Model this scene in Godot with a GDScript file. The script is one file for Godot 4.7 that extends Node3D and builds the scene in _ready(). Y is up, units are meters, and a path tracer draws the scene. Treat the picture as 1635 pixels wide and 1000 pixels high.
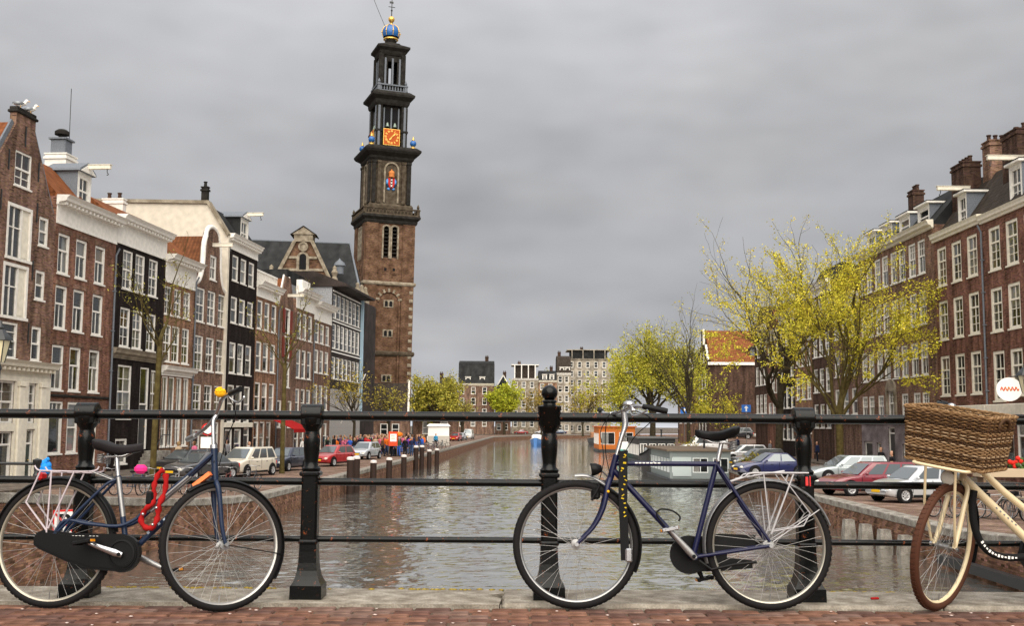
extends Node3D
# Canal with bicycles on a bridge. y = 0 is the street on the quays, the bridge deck lies at DECK, the canal at WATER. The camera looks along -z.
const DECK := 1.985
const WATER := -1.1
const LEFT_TURN := 1.48105   # the left row runs slightly to the right of -z
var M := {}                  # materials
var CACHE := {}              # shared meshes
var used_names := {}
var R := RandomNumberGenerator.new()


class G:
	var v := PackedVector3Array()
	var n := PackedVector3Array()
	var u := PackedVector2Array()
	var c := PackedColorArray()
	var i := PackedInt32Array()
	var xf := Transform3D.IDENTITY
	var col := Color.WHITE
	var cols := false

	func p(a: Vector3, nn: Vector3, uv := Vector2.ZERO) -> int:
		v.append(xf * a)
		n.append((xf.basis * nn).normalized())
		u.append(uv)
		c.append(col)
		return v.size() - 1

	func tri(a: Vector3, b: Vector3, d: Vector3) -> void:   # counter-clockwise seen from outside
		var nn := (b - a).cross(d - a)
		if nn.length_squared() < 1e-14:
			return
		nn = nn.normalized()
		var k := p(a, nn)
		p(b, nn)
		p(d, nn)
		i.append_array([k, k + 2, k + 1])

	func quad(a: Vector3, b: Vector3, d: Vector3, e: Vector3) -> void:
		var nn := (d - a).cross(e - b)
		if nn.length_squared() < 1e-14:
			return
		nn = nn.normalized()
		var k := p(a, nn, Vector2(0, 1))
		p(b, nn, Vector2(1, 1))
		p(d, nn, Vector2(1, 0))
		p(e, nn, Vector2(0, 0))
		i.append_array([k, k + 2, k + 1, k, k + 3, k + 2])

	func oquad(a: Vector3, b: Vector3, d: Vector3, e: Vector3, out: Vector3) -> void:
		if (d - a).cross(e - b).dot(out) >= 0.0:
			quad(a, b, d, e)
		else:
			quad(e, d, b, a)

	func otri(a: Vector3, b: Vector3, d: Vector3, out: Vector3) -> void:
		if (b - a).cross(d - a).dot(out) >= 0.0:
			tri(a, b, d)
		else:
			tri(d, b, a)

	func bx(x0: float, y0: float, z0: float, x1: float, y1: float, z1: float, bev := 0.0) -> void:
		box(Vector3(x0 + x1, y0 + y1, z0 + z1) * 0.5, Vector3(absf(x1 - x0), absf(y1 - y0), absf(z1 - z0)), bev)

	func box(m: Vector3, size: Vector3, bev := 0.0) -> void:
		var h := size * 0.5
		bev = minf(bev, minf(h.x, minf(h.y, h.z)) * 0.9)
		for k in 3:
			var k1 := (k + 1) % 3
			var k2 := (k + 2) % 3
			for s in [-1.0, 1.0]:
				var o := Vector3.ZERO
				o[k] = s
				var q := []
				for t in [[-1, -1], [1, -1], [1, 1], [-1, 1]]:
					var w := Vector3.ZERO
					w[k] = h[k] * s
					w[k1] = (h[k1] - bev) * t[0]
					w[k2] = (h[k2] - bev) * t[1]
					q.append(m + w)
				oquad(q[0], q[1], q[2], q[3], o)
				if bev > 0.0:
					for s1 in [-1.0, 1.0]:
						var q2 := []
						for t in [-1.0, 1.0]:
							var w := Vector3.ZERO
							w[k] = h[k] * s
							w[k1] = (h[k1] - bev) * s1
							w[k2] = (h[k2] - bev) * t
							q2.append(m + w)
						for t in [1.0, -1.0]:
							var w := Vector3.ZERO
							w[k] = (h[k] - bev) * s
							w[k1] = h[k1] * s1
							w[k2] = (h[k2] - bev) * t
							q2.append(m + w)
						var oo := Vector3.ZERO
						oo[k] = s
						oo[k1] = s1
						oquad(q2[0], q2[1], q2[2], q2[3], oo)
		if bev > 0.0:
			for sx in [-1.0, 1.0]:
				for sy in [-1.0, 1.0]:
					for sz in [-1.0, 1.0]:
						var s := Vector3(sx, sy, sz)
						otri(m + Vector3(h.x * sx, (h.y - bev) * sy, (h.z - bev) * sz), m + Vector3((h.x - bev) * sx, h.y * sy, (h.z - bev) * sz), m + Vector3((h.x - bev) * sx, (h.y - bev) * sy, h.z * sz), s)

	# a block whose top (w1 x d1) differs from its bottom (w0 x d0)
	func taper(m: Vector3, y1: float, w0: float, d0: float, w1: float, d1: float) -> void:
		var a := []
		var b := []
		for t in [[-1, 1], [1, 1], [1, -1], [-1, -1]]:
			a.append(m + Vector3(t[0] * w0 / 2, 0, t[1] * d0 / 2))
			b.append(m + Vector3(t[0] * w1 / 2, y1 - m.y, t[1] * d1 / 2))
		for k in 4:
			quad(a[k], a[(k + 1) % 4], b[(k + 1) % 4], b[k])
		quad(b[0], b[1], b[2], b[3])
		quad(a[3], a[2], a[1], a[0])

	func bar(a: Vector3, b: Vector3, w: float, h: float, up := Vector3.UP) -> void:   # a beam from a to b
		var old := xf
		var z := (b - a).normalized()
		if absf(z.dot(up)) > 0.99:
			up = Vector3.RIGHT
		var x := up.cross(z).normalized()
		xf = xf * Transform3D(Basis(x, z.cross(x), z), (a + b) / 2)
		box(Vector3.ZERO, Vector3(w, h, a.distance_to(b)))
		xf = old

	func tube(pts: Array, r, sides := 8, caps := true, closed := false) -> void:
		var m := pts.size()
		var t: Vector3 = (pts[1] - pts[0]).normalized()
		var x := t.cross(Vector3.UP if absf(t.y) < 0.9 else Vector3.RIGHT).normalized()
		var base := v.size()
		for k in m:
			var t2: Vector3
			if closed:
				t2 = (pts[(k + 1) % m] - pts[(k + m - 1) % m]).normalized()
			else:
				t2 = (pts[mini(k + 1, m - 1)] - pts[maxi(k - 1, 0)]).normalized()
			x = (x - t2 * x.dot(t2)).normalized()
			var y := t2.cross(x)
			var rr: float = r[k] if r is Array else r
			for s in sides:
				var a := TAU * s / sides
				var d := x * cos(a) + y * sin(a)
				p(pts[k] + d * rr, d, Vector2(float(s) / sides, float(k)))
		for k in (m if closed else m - 1):
			for s in sides:
				var a := base + k * sides + s
				var b := base + k * sides + (s + 1) % sides
				var d := base + ((k + 1) % m) * sides + (s + 1) % sides
				var e := base + ((k + 1) % m) * sides + s
				i.append_array([a, d, b, a, e, d])
		if caps and not closed:
			for e in [0, m - 1]:
				var t3: Vector3 = (pts[0] - pts[1]).normalized() if e == 0 else (pts[m - 1] - pts[m - 2]).normalized()
				var ring := []
				for s in sides:
					ring.append(xf.affine_inverse() * v[base + e * sides + s])
				for s in range(1, sides - 1):
					otri(ring[0], ring[s], ring[s + 1], t3)

	func lathe(prof: Array, segs := 16, crease := 0.75) -> void:   # prof: Vector2(radius, y) from bottom to top
		var m := prof.size()
		var fn := []
		for k in m - 1:
			var e: Vector2 = prof[k + 1] - prof[k]
			fn.append(Vector2(e.y, -e.x).normalized())
		for k in m - 1:
			if (prof[k] - prof[k + 1]).length() < 1e-7:
				continue
			var na: Vector2 = fn[k]
			var nb: Vector2 = fn[k]
			if k > 0 and fn[k - 1].dot(fn[k]) > crease:
				na = (fn[k - 1] + fn[k]).normalized()
			if k < m - 2 and fn[k + 1].dot(fn[k]) > crease:
				nb = (fn[k + 1] + fn[k]).normalized()
			var base := v.size()
			for s in segs:
				var a := TAU * s / segs
				var ca := cos(a)
				var sa := -sin(a)
				p(Vector3(prof[k].x * ca, prof[k].y, prof[k].x * sa), Vector3(na.x * ca, na.y, na.x * sa), Vector2(float(s) / segs, 0))
				p(Vector3(prof[k + 1].x * ca, prof[k + 1].y, prof[k + 1].x * sa), Vector3(nb.x * ca, nb.y, nb.x * sa), Vector2(float(s) / segs, 1))
			for s in segs:
				var a := base + s * 2
				var b := base + ((s + 1) % segs) * 2
				i.append_array([a, b + 1, b, a, a + 1, b + 1])

	func ball(m: Vector3, r: float, segs := 12, rings := 8, sq := Vector3.ONE) -> void:
		var old := xf
		xf = xf * Transform3D(Basis.from_scale(sq), m)
		var pr := []
		for k in rings + 1:
			var a := -PI / 2 + PI * k / rings
			pr.append(Vector2(maxf(0.0, r * cos(a)), r * sin(a)))
		lathe(pr, segs, 0.0)
		xf = old

	func prism(poly: PackedVector2Array, z0: float, z1: float, sides := true) -> void:
		var area := 0.0
		for k in poly.size():
			area += poly[k].cross(poly[(k + 1) % poly.size()])
		if area < 0:
			poly.reverse()
		var t := Geometry2D.triangulate_polygon(poly)
		for k in range(0, t.size(), 3):
			for s in 2:
				var z := z1 if s else z0
				otri(Vector3(poly[t[k]].x, poly[t[k]].y, z), Vector3(poly[t[k + 1]].x, poly[t[k + 1]].y, z), Vector3(poly[t[k + 2]].x, poly[t[k + 2]].y, z), Vector3(0, 0, 1 if s else -1))
		if sides:
			for k in poly.size():
				var a := poly[k]
				var b := poly[(k + 1) % poly.size()]
				quad(Vector3(a.x, a.y, z1), Vector3(a.x, a.y, z0), Vector3(b.x, b.y, z0), Vector3(b.x, b.y, z1))

	func loft(rings: Array, closed := true, caps := true) -> void:
		var m := rings.size()
		var w: int = rings[0].size()
		var mid := Vector3.ZERO
		for r in rings:
			for q in r:
				mid += q
		mid /= m * w
		var base := v.size()
		var sign_sum := 0.0
		for j in m:
			for k in w:
				var a: Vector3 = rings[j][(k + 1) % w if closed else mini(k + 1, w - 1)] - rings[j][(k + w - 1) % w if closed else maxi(k - 1, 0)]
				var b: Vector3 = rings[mini(j + 1, m - 1)][k] - rings[maxi(j - 1, 0)][k]
				var nn := a.cross(b)
				sign_sum += nn.dot(rings[j][k] - mid)
				p(rings[j][k], nn.normalized() if nn.length_squared() > 1e-16 else Vector3.UP)
		var flip := sign_sum < 0
		if flip:
			for k in range(base, v.size()):
				n[k] = -n[k]
		for j in m - 1:
			for k in (w if closed else w - 1):
				var a := base + j * w + k
				var b := base + j * w + (k + 1) % w
				var d := base + (j + 1) * w + (k + 1) % w
				var e := base + (j + 1) * w + k
				if flip:
					i.append_array([a, b, d, a, d, e])
				else:
					i.append_array([a, d, b, a, e, d])
		if caps and closed:
			for e in [0, m - 1]:
				var o: Vector3 = rings[0][0] - rings[1][0] if e == 0 else rings[m - 1][0] - rings[m - 2][0]
				var cm := Vector3.ZERO
				for q in rings[e]:
					cm += q
				cm /= w
				for k in w:
					otri(cm, rings[e][k], rings[e][(k + 1) % w], o)

	func mesh(into: ArrayMesh = null) -> ArrayMesh:
		var arr := []
		arr.resize(Mesh.ARRAY_MAX)
		arr[Mesh.ARRAY_VERTEX] = v
		arr[Mesh.ARRAY_NORMAL] = n
		arr[Mesh.ARRAY_TEX_UV] = u
		if cols:
			arr[Mesh.ARRAY_COLOR] = c
		arr[Mesh.ARRAY_INDEX] = i
		var m := into if into else ArrayMesh.new()
		if i.size():
			m.add_surface_from_arrays(Mesh.PRIMITIVE_TRIANGLES, arr)
		return m


func numbered(called: String) -> String:
	var k: int = used_names.get(called, 0)
	used_names[called] = k + 1
	return called if k == 0 else "%s_%03d" % [called, k]


func put(called: String, g, m: Material, parent = null) -> MeshInstance3D:
	var o := MeshInstance3D.new()
	o.mesh = g.mesh() if g is G else g
	o.material_override = m
	if parent == null:
		o.name = numbered(called)
		add_child(o)
	else:
		o.name = called
		parent.add_child(o, true)
	return o


func at_put(called: String, g, m: Material, parent, x: Transform3D) -> MeshInstance3D:
	var o := put(called, g, m, parent)
	o.transform = x
	return o


func node(called: String, parent: Node3D, x := Transform3D.IDENTITY) -> Node3D:
	var o := Node3D.new()
	o.name = called
	parent.add_child(o, true)
	o.transform = x
	return o


func tag(o: Node3D, label: String, category: String, group := "") -> Node3D:
	o.set_meta("label", label)
	o.set_meta("category", category)
	if group:
		o.set_meta("group", group)
	return o


func thing(called: String, label: String, category: String, where := Vector3.ZERO, turn := 0.0, group := "") -> Node3D:
	var o := Node3D.new()
	o.name = numbered(called)
	add_child(o)
	o.position = where
	o.rotation.y = turn
	return tag(o, label, category, group)


func struct(called: String, g, m: Material) -> MeshInstance3D:
	var o := put(called, g, m)
	o.set_meta("kind", "structure")
	return o


func copy(src: Node3D, label: String, where: Vector3, turn := 0.0) -> Node3D:
	var o: Node3D = src.duplicate()
	var base := String(src.name)
	var cut := base.rfind("_")
	if cut > 0 and base.substr(cut + 1).is_valid_int():
		base = base.substr(0, cut)
	o.name = numbered(base)
	add_child(o)
	o.position = where
	o.rotation = Vector3(0, turn, 0)
	o.set_meta("label", label)
	return o


func v2(list: Array) -> PackedVector2Array:
	var o := PackedVector2Array()
	for k in range(0, list.size(), 2):
		o.append(Vector2(list[k], list[k + 1]))
	return o


func smooth(pts: Array, per := 5) -> Array:   # Catmull-Rom through the points
	var o := []
	for k in pts.size() - 1:
		var a = pts[maxi(k - 1, 0)]
		var d = pts[mini(k + 2, pts.size() - 1)]
		for s in per:
			o.append(pts[k].cubic_interpolate(pts[k + 1], a, d, float(s) / per))
	o.append(pts[pts.size() - 1])
	return o


# ---------------------------------------------------------------- materials
func lin(r: float, g: float, b: float) -> Color:
	return Color(r, g, b).linear_to_srgb()


func sm(r: float, g: float, b: float, rough := 0.8, metal := 0.0) -> StandardMaterial3D:
	var m := StandardMaterial3D.new()
	m.albedo_color = lin(r, g, b)
	m.roughness = rough
	m.metallic = metal
	if rough >= 0.5:
		m.metallic_specular = 0.2      # dull things hardly mirror the sky
	return m


func tri(m: StandardMaterial3D, t: Texture2D, metres: float, world := false) -> StandardMaterial3D:
	m.albedo_texture = t
	m.uv1_triplanar = true
	m.uv1_world_triplanar = world
	m.uv1_scale = Vector3.ONE / metres
	m.uv1_triplanar_sharpness = 6.0
	return m


func worn(m: StandardMaterial3D, t: Texture2D, metres: float) -> StandardMaterial3D:   # large, soft differences of tone
	m.detail_enabled = true
	m.detail_albedo = t
	m.detail_blend_mode = BaseMaterial3D.BLEND_MODE_MUL
	m.detail_uv_layer = BaseMaterial3D.DETAIL_UV_2
	m.uv2_triplanar = true
	m.uv2_scale = Vector3.ONE / metres
	return m


func bump(m: StandardMaterial3D, t: Texture2D, depth: float) -> StandardMaterial3D:
	m.heightmap_enabled = true
	m.heightmap_texture = t
	m.heightmap_scale = depth
	return m


func picture(w: int, h: int, f: Callable) -> ImageTexture:
	var b := PackedByteArray()
	b.resize(w * h * 3)
	var k := 0
	for y in h:
		for x in w:
			var c: Color = f.call(x, y)
			b[k] = clampi(int(c.r * 255.0 + 0.5), 0, 255)
			b[k + 1] = clampi(int(c.g * 255.0 + 0.5), 0, 255)
			b[k + 2] = clampi(int(c.b * 255.0 + 0.5), 0, 255)
			k += 3
	return ImageTexture.create_from_image(Image.create_from_data(w, h, false, Image.FORMAT_RGB8, b))


func noise(s: int, freq: float, oct := 4, kind := FastNoiseLite.TYPE_SIMPLEX_SMOOTH) -> FastNoiseLite:
	var f := FastNoiseLite.new()
	f.seed = s
	f.frequency = freq
	f.noise_type = kind
	f.fractal_octaves = oct
	return f


func noise_pic(s: int, size: int, freq: float, lo: float, hi: float, oct := 4, warm := 0.0) -> ImageTexture:
	var im := noise(s, freq, oct).get_seamless_image(size, size)
	im.convert(Image.FORMAT_L8)
	var d := im.get_data()
	return picture(size, size, func(x, y):
		var t := lo + (hi - lo) * d[y * size + x] / 255.0
		return Color(t, t * (1.0 - warm * (1.0 - t)), t * (1.0 - 2.0 * warm * (1.0 - t))))


func brick_pic(s: int, nx: int, ny: int, size: int, lo: float, hi: float, joint: Color, height := false) -> ImageTexture:
	R.seed = s
	var tone := []
	for k in nx * ny:
		var t := R.randf_range(lo, hi)
		if R.randf() < 0.07:
			t *= 0.72
		tone.append(Color(t, t * R.randf_range(0.93, 1.0), t * R.randf_range(0.88, 1.0)))
	var f := noise(s + 7, 0.11, 2)
	var bw := float(size) / nx
	var bh := float(size) / ny
	return picture(size, size, func(x, y):
		var row := int(y / bh)
		var xx: float = x + (bw / 2 if row % 2 else 0.0)
		var cx := int(xx / bw) % nx
		var fy: float = y - row * bh
		var fx: float = fmod(xx, bw)
		var j: float = maxf(1.0, bh * 0.12)
		var inj: bool = fy < j or fx < j
		if height:
			return Color(0.2, 0.2, 0.2) if inj else Color.WHITE * (0.8 + 0.2 * f.get_noise_2d(x, y))
		if inj:
			return joint
		return tone[row * nx + cx] * (1.0 + 0.10 * f.get_noise_2d(x, y)))


func make_materials() -> void:
	var brick_t := brick_pic(3, 12, 40, 480, 0.74, 1.0, Color(0.80, 0.78, 0.74))
	var brick_big := brick_pic(9, 6, 20, 480, 0.66, 1.0, Color(0.62, 0.60, 0.56))
	var brick_h := brick_pic(9, 6, 20, 480, 0.66, 1.0, Color.BLACK, true)
	var blotch := noise_pic(5, 256, 0.012, 0.60, 1.0, 5)
	var grime := noise_pic(11, 256, 0.02, 0.62, 1.0, 5, 0.10)
	var fine := noise_pic(17, 256, 0.09, 0.72, 1.0, 3)
	var soft := noise_pic(19, 128, 0.05, 0.90, 1.0, 3)
	M.tex_soft = soft
	M.tex_fine = fine
	M.tex_blotch = blotch
	M.tex_grime = grime
	var wall := func(r, g, b):
		var m := worn(tri(sm(r, g, b, 0.9), brick_t, 2.6), blotch, 7.0)
		m.uv2_scale = Vector3(0.42, 0.11, 0.42)      # streaks run down the wall
		return m
	M.brick_brown = wall.call(0.36, 0.235, 0.185)
	M.brick_red = wall.call(0.37, 0.205, 0.155)
	M.brick_black = wall.call(0.036, 0.028, 0.028)
	M.brick_orange = wall.call(0.46, 0.28, 0.19)
	M.brick_mid = wall.call(0.35, 0.235, 0.185)
	M.brick_dark = wall.call(0.14, 0.090, 0.072)
	M.brick_wine = wall.call(0.33, 0.175, 0.135)
	M.brick_umber = wall.call(0.38, 0.245, 0.185)
	M.brick_church = worn(tri(sm(0.26, 0.168, 0.118, 0.9), brick_t, 4.0), grime, 11.0)
	M.brick_quay = bump(worn(tri(sm(0.42, 0.26, 0.19, 0.85), brick_big, 1.3), grime, 5.0), brick_h, 1.0)
	M.stone = worn(tri(sm(0.47, 0.45, 0.41, 0.85), fine, 1.4), grime, 3.0)
	M.stone_tower = worn(tri(sm(0.165, 0.135, 0.100, 0.9), fine, 2.0), grime, 6.0)
	M.stone_dark = worn(tri(sm(0.050, 0.047, 0.043, 0.85), fine, 2.0), grime, 6.0)
	M.stone_pale = worn(tri(sm(0.52, 0.46, 0.36, 0.85), fine, 2.0), grime, 6.0)
	M.kerb = worn(tri(sm(0.52, 0.48, 0.41, 0.8), fine, 0.35), grime, 0.9)
	M.white = tri(sm(0.82, 0.79, 0.73, 0.5), soft, 3.0)
	M.white_clean = sm(0.84, 0.82, 0.78, 0.45)
	M.cream = tri(sm(0.78, 0.73, 0.61, 0.55), soft, 3.0)
	M.beige = worn(tri(sm(0.60, 0.53, 0.43, 0.8), fine, 3.0), blotch, 8.0)
	M.lilac = worn(tri(sm(0.50, 0.43, 0.44, 0.85), fine, 3.0), blotch, 6.0)
	M.grey_wall = tri(sm(0.33, 0.34, 0.36, 0.7), fine, 4.0)
	M.dark_panel = worn(tri(sm(0.075, 0.058, 0.052, 0.6), fine, 3.0), blotch, 8.0)
	M.pale_panel = tri(sm(0.48, 0.46, 0.44, 0.7), fine, 4.0)
	M.slate = worn(tri(sm(0.055, 0.057, 0.058, 0.8), fine, 2.0), blotch, 6.0)
	M.lead = tri(sm(0.20, 0.22, 0.25, 0.65), fine, 2.0)
	M.dark_wood = sm(0.02, 0.022, 0.024, 0.45)
	M.green_wood = sm(0.012, 0.03, 0.024, 0.4)
	M.shutter_red = sm(0.16, 0.03, 0.02, 0.6)
	M.curtain = sm(0.66, 0.64, 0.60, 0.9)
	M.curtain_grey = sm(0.30, 0.32, 0.34, 0.9)
	M.curtain_warm = sm(0.46, 0.36, 0.24, 0.9)
	var tile := picture(128, 128, func(x, y):
		var a: float = sin(x * TAU / 32.0) * 0.5 + 0.5
		var b: float = fmod(y, 32.0) / 32.0
		var k: float = 0.72 + 0.2 * a * (0.4 + 0.6 * b)
		return Color(k, k * 0.98, k * 0.95))
	var tile_h := picture(128, 128, func(x, y):
		var k: float = (sin(x * TAU / 32.0) * 0.5 + 0.5) * 0.6 + 0.4 * fmod(y, 32.0) / 32.0
		return Color(k, k, k))
	var roof := func(r, g, b): return bump(worn(tri(sm(r, g, b, 0.75), tile, 1.1), grime, 4.0), tile_h, 4.0)
	M.tile_orange = roof.call(0.46, 0.175, 0.075)
	M.tile_brown = roof.call(0.30, 0.125, 0.06)
	M.tile_dark = roof.call(0.11, 0.095, 0.085)
	M.glass = sm(0.020, 0.026, 0.028, 0.03)
	var gc: Color = M.glass.albedo_color
	M.glass.albedo_color = Color(gc.r, gc.g, gc.b, 0.5)
	M.glass.transparency = BaseMaterial3D.TRANSPARENCY_ALPHA
	M.glass.metallic_specular = 0.75
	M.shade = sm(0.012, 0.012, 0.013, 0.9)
	M.gold = sm(0.75, 0.47, 0.11, 0.35, 0.7)
	M.blue_dome = sm(0.012, 0.10, 0.32, 0.4)
	M.clock = sm(0.42, 0.085, 0.02, 0.6)
	# ironwork: near-black green paint, worn to orange rust in spots
	var rn := noise(41, 0.016, 4)
	var rn2 := noise(43, 0.16, 2)
	var chip := picture(512, 512, func(x, y):
		var a: float = rn.get_noise_2d(x, y) + 0.45 * rn2.get_noise_2d(x, y)
		var s: float = 0.5 + 0.5 * rn2.get_noise_2d(x + 900, y)
		if a > 0.66:
			return Color(0.42 + 0.22 * s, 0.21 + 0.08 * s, 0.10)
		if a > 0.62:
			return Color(0.30, 0.22, 0.17)
		return Color(0.016 + 0.014 * s, 0.022 + 0.018 * s, 0.024 + 0.015 * s))
	M.iron = tri(sm(1, 1, 1, 0.27), chip, 0.55)
	M.iron.metallic_specular = 0.34
	bump(M.iron, fine, 0.10)
	M.iron_far = sm(0.014, 0.016, 0.017, 0.4)
	M.rubber = sm(0.011, 0.0105, 0.011, 0.8)
	M.rubber_brown = sm(0.072, 0.029, 0.017, 0.65)
	M.chrome = sm(0.46, 0.46, 0.47, 0.22, 0.9)
	M.steel = sm(0.30, 0.30, 0.30, 0.38, 0.8)
	M.spoke = sm(0.36, 0.35, 0.34, 0.35, 0.6)
	M.navy = sm(0.005, 0.0065, 0.036, 0.3)
	M.navy.metallic_specular = 0.4
	M.denim = sm(0.008, 0.018, 0.046, 0.35)
	M.denim.metallic_specular = 0.4
	M.bike_cream = sm(0.70, 0.58, 0.36, 0.3)
	M.bike_cream.clearcoat_enabled = true
	M.black_plastic = sm(0.007, 0.007, 0.0075, 0.36)
	M.black_matt = sm(0.008, 0.008, 0.009, 0.7)
	M.saddle = tri(sm(0.022, 0.019, 0.021, 0.5), fine, 0.08)
	M.rack_white = sm(0.44, 0.38, 0.41, 0.4)
	M.red_cloth = tri(sm(0.44, 0.016, 0.016, 0.85), fine, 0.12)
	M.orange_refl = sm(0.85, 0.20, 0.05, 0.4)
	M.red_refl = sm(0.55, 0.02, 0.02, 0.2)
	M.yellow = sm(0.85, 0.42, 0.015, 0.8)
	M.amber = sm(0.8, 0.3, 0.01, 0.4)
	for k in ["rubber", "black_matt", "black_plastic", "saddle", "rubber_brown"]:
		M[k].metallic_specular = 0.25
	M.lens = sm(0.62, 0.60, 0.52, 0.12)
	# street and water
	var pave := brick_pic(21, 10, 20, 400, 0.72, 1.0, Color(0.55, 0.53, 0.5))
	M.street = worn(tri(sm(0.40, 0.30, 0.25, 0.85), pave, 2.0, true), grime, 9.0)
	M.pavement = worn(tri(sm(0.27, 0.25, 0.225, 0.85), pave, 3.0, true), grime, 9.0)
	M.asphalt = tri(sm(0.06, 0.058, 0.056, 0.9), fine, 1.0)
	M.sand = sm(0.10, 0.075, 0.055, 0.95)
	var ripple := noise_pic(61, 512, 0.022, 0.0, 1.0, 4)
	M.water = sm(0.62, 0.61, 0.57, 0.03, 0.92)
	M.water.metallic_specular = 0.9
	M.water.uv1_triplanar = true
	M.water.uv1_world_triplanar = true
	M.water.uv1_scale = Vector3(0.28, 0.3, 0.42)
	bump(M.water, ripple, 0.55)
	M.bark = worn(tri(sm(0.105, 0.088, 0.058, 0.95), fine, 0.6), grime, 1.7)
	M.bark_green = worn(tri(sm(0.16, 0.13, 0.05, 0.95), fine, 0.6), grime, 1.7)


func leaf_material(r: float, g: float, b: float) -> StandardMaterial3D:
	var m := sm(r, g, b, 0.6)
	m.vertex_color_use_as_albedo = true
	m.backlight_enabled = true
	m.backlight = Color(0.55, 0.55, 0.35)
	m.cull_mode = BaseMaterial3D.CULL_DISABLED
	return m


# ---------------------------------------------------------------- camera, sky, sun
func make_view() -> void:
	var cam := Camera3D.new()
	cam.name = "camera"
	cam.fov = rad_to_deg(2.0 * atan(500.0 / 1750.0))
	cam.near = 0.1
	cam.far = 2500.0
	add_child(cam)
	cam.position = Vector3(0, 3.0, 0)
	cam.rotation = Vector3(atan(178.0 / 1750.0), 0, 0)
	cam.rotate_object_local(Vector3(0, 0, 1), deg_to_rad(0.4))
	cam.current = true
	var w := 1024
	var h := 512
	var im := Image.create(w, h, false, Image.FORMAT_RGBF)
	var n1 := noise(71, 0.55, 5)
	var n2 := noise(77, 1.3, 4)
	var n3 := noise(79, 3.0, 4)
	for y in h:
		var el := PI * (0.5 - (y + 0.5) / h)
		for x in w:
			var az := TAU * (x + 0.5) / w
			var k := 0.25
			var warm := 0.0
			if el > -0.02:
				var s := maxf(sin(el), 0.0) + 0.10
				var q := Vector3(cos(az) / s * cos(el), sin(az) / s * cos(el) * 1.0, 0.0)
				var a := n1.get_noise_3d(q.x, q.y, 0.0)
				var b := n2.get_noise_3d(q.x * 0.8, q.y * 0.8, 4.0)
				var d := n3.get_noise_3d(cos(az) * 4.0, sin(az) * 4.0, el * 16.0)
				k = 0.124 + 0.052 * smoothstep(0.10, 0.42, sin(el)) + 0.19 * smoothstep(0.35, 1.0, sin(el)) + 0.030 * exp(-el * 11.0)
				k *= 0.94 + 0.27 * a + 0.14 * b + 0.09 * d
				warm = 0.5 + 0.5 * b
			im.set_pixel(x, y, Color(k * (0.972 + 0.02 * warm), k * 0.99, k * (1.045 - 0.03 * warm)))
	var sky := Sky.new()
	var pm := PanoramaSkyMaterial.new()
	pm.panorama = ImageTexture.create_from_image(im)
	sky.sky_material = pm
	var e := Environment.new()
	e.background_mode = Environment.BG_SKY
	e.sky = sky
	e.tonemap_mode = Environment.TONE_MAPPER_LINEAR
	e.tonemap_exposure = 3.6
	e.sdfgi_enabled = true
	e.ssao_enabled = true
	e.ssil_enabled = true
	var we := WorldEnvironment.new()
	we.name = "environment"
	we.environment = e
	add_child(we)
	var sun := DirectionalLight3D.new()
	sun.name = "sun"
	sun.light_color = Color(1.0, 0.965, 0.91)
	sun.light_energy = 0.5
	sun.light_angular_distance = 80.0
	sun.shadow_enabled = true
	add_child(sun)
	sun.rotation = Vector3(deg_to_rad(-46), deg_to_rad(3), 0)


# ---------------------------------------------------------------- ground, quays, water, bridge
const EDGE_L := [Vector2(-13.2, 3), Vector2(-12.6, 20), Vector2(-12.0, 29), Vector2(-10.3, 48), Vector2(-8.9, 92), Vector2(-4.3, 276), Vector2(6, 318), Vector2(34, 372), Vector2(110, 460)]
const EDGE_R := [Vector2(12.9, 3), Vector2(13.0, 30), Vector2(13.3, 50), Vector2(15.9, 85), Vector2(18.4, 115), Vector2(20.5, 171), Vector2(27, 250), Vector2(44, 318), Vector2(74, 372), Vector2(150, 460)]


func edge(list: Array, d: float) -> float:
	for k in list.size() - 1:
		if d <= list[k + 1].y:
			return lerpf(list[k].x, list[k + 1].x, (d - list[k].y) / (list[k + 1].y - list[k].y))
	return list[list.size() - 1].x


func left_y(d: float) -> float:
	return DECK * (1.0 - smoothstep(12.0, 48.0, d))


func right_y(d: float) -> float:
	return DECK * (1.0 - smoothstep(8.0, 34.0, d))


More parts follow.
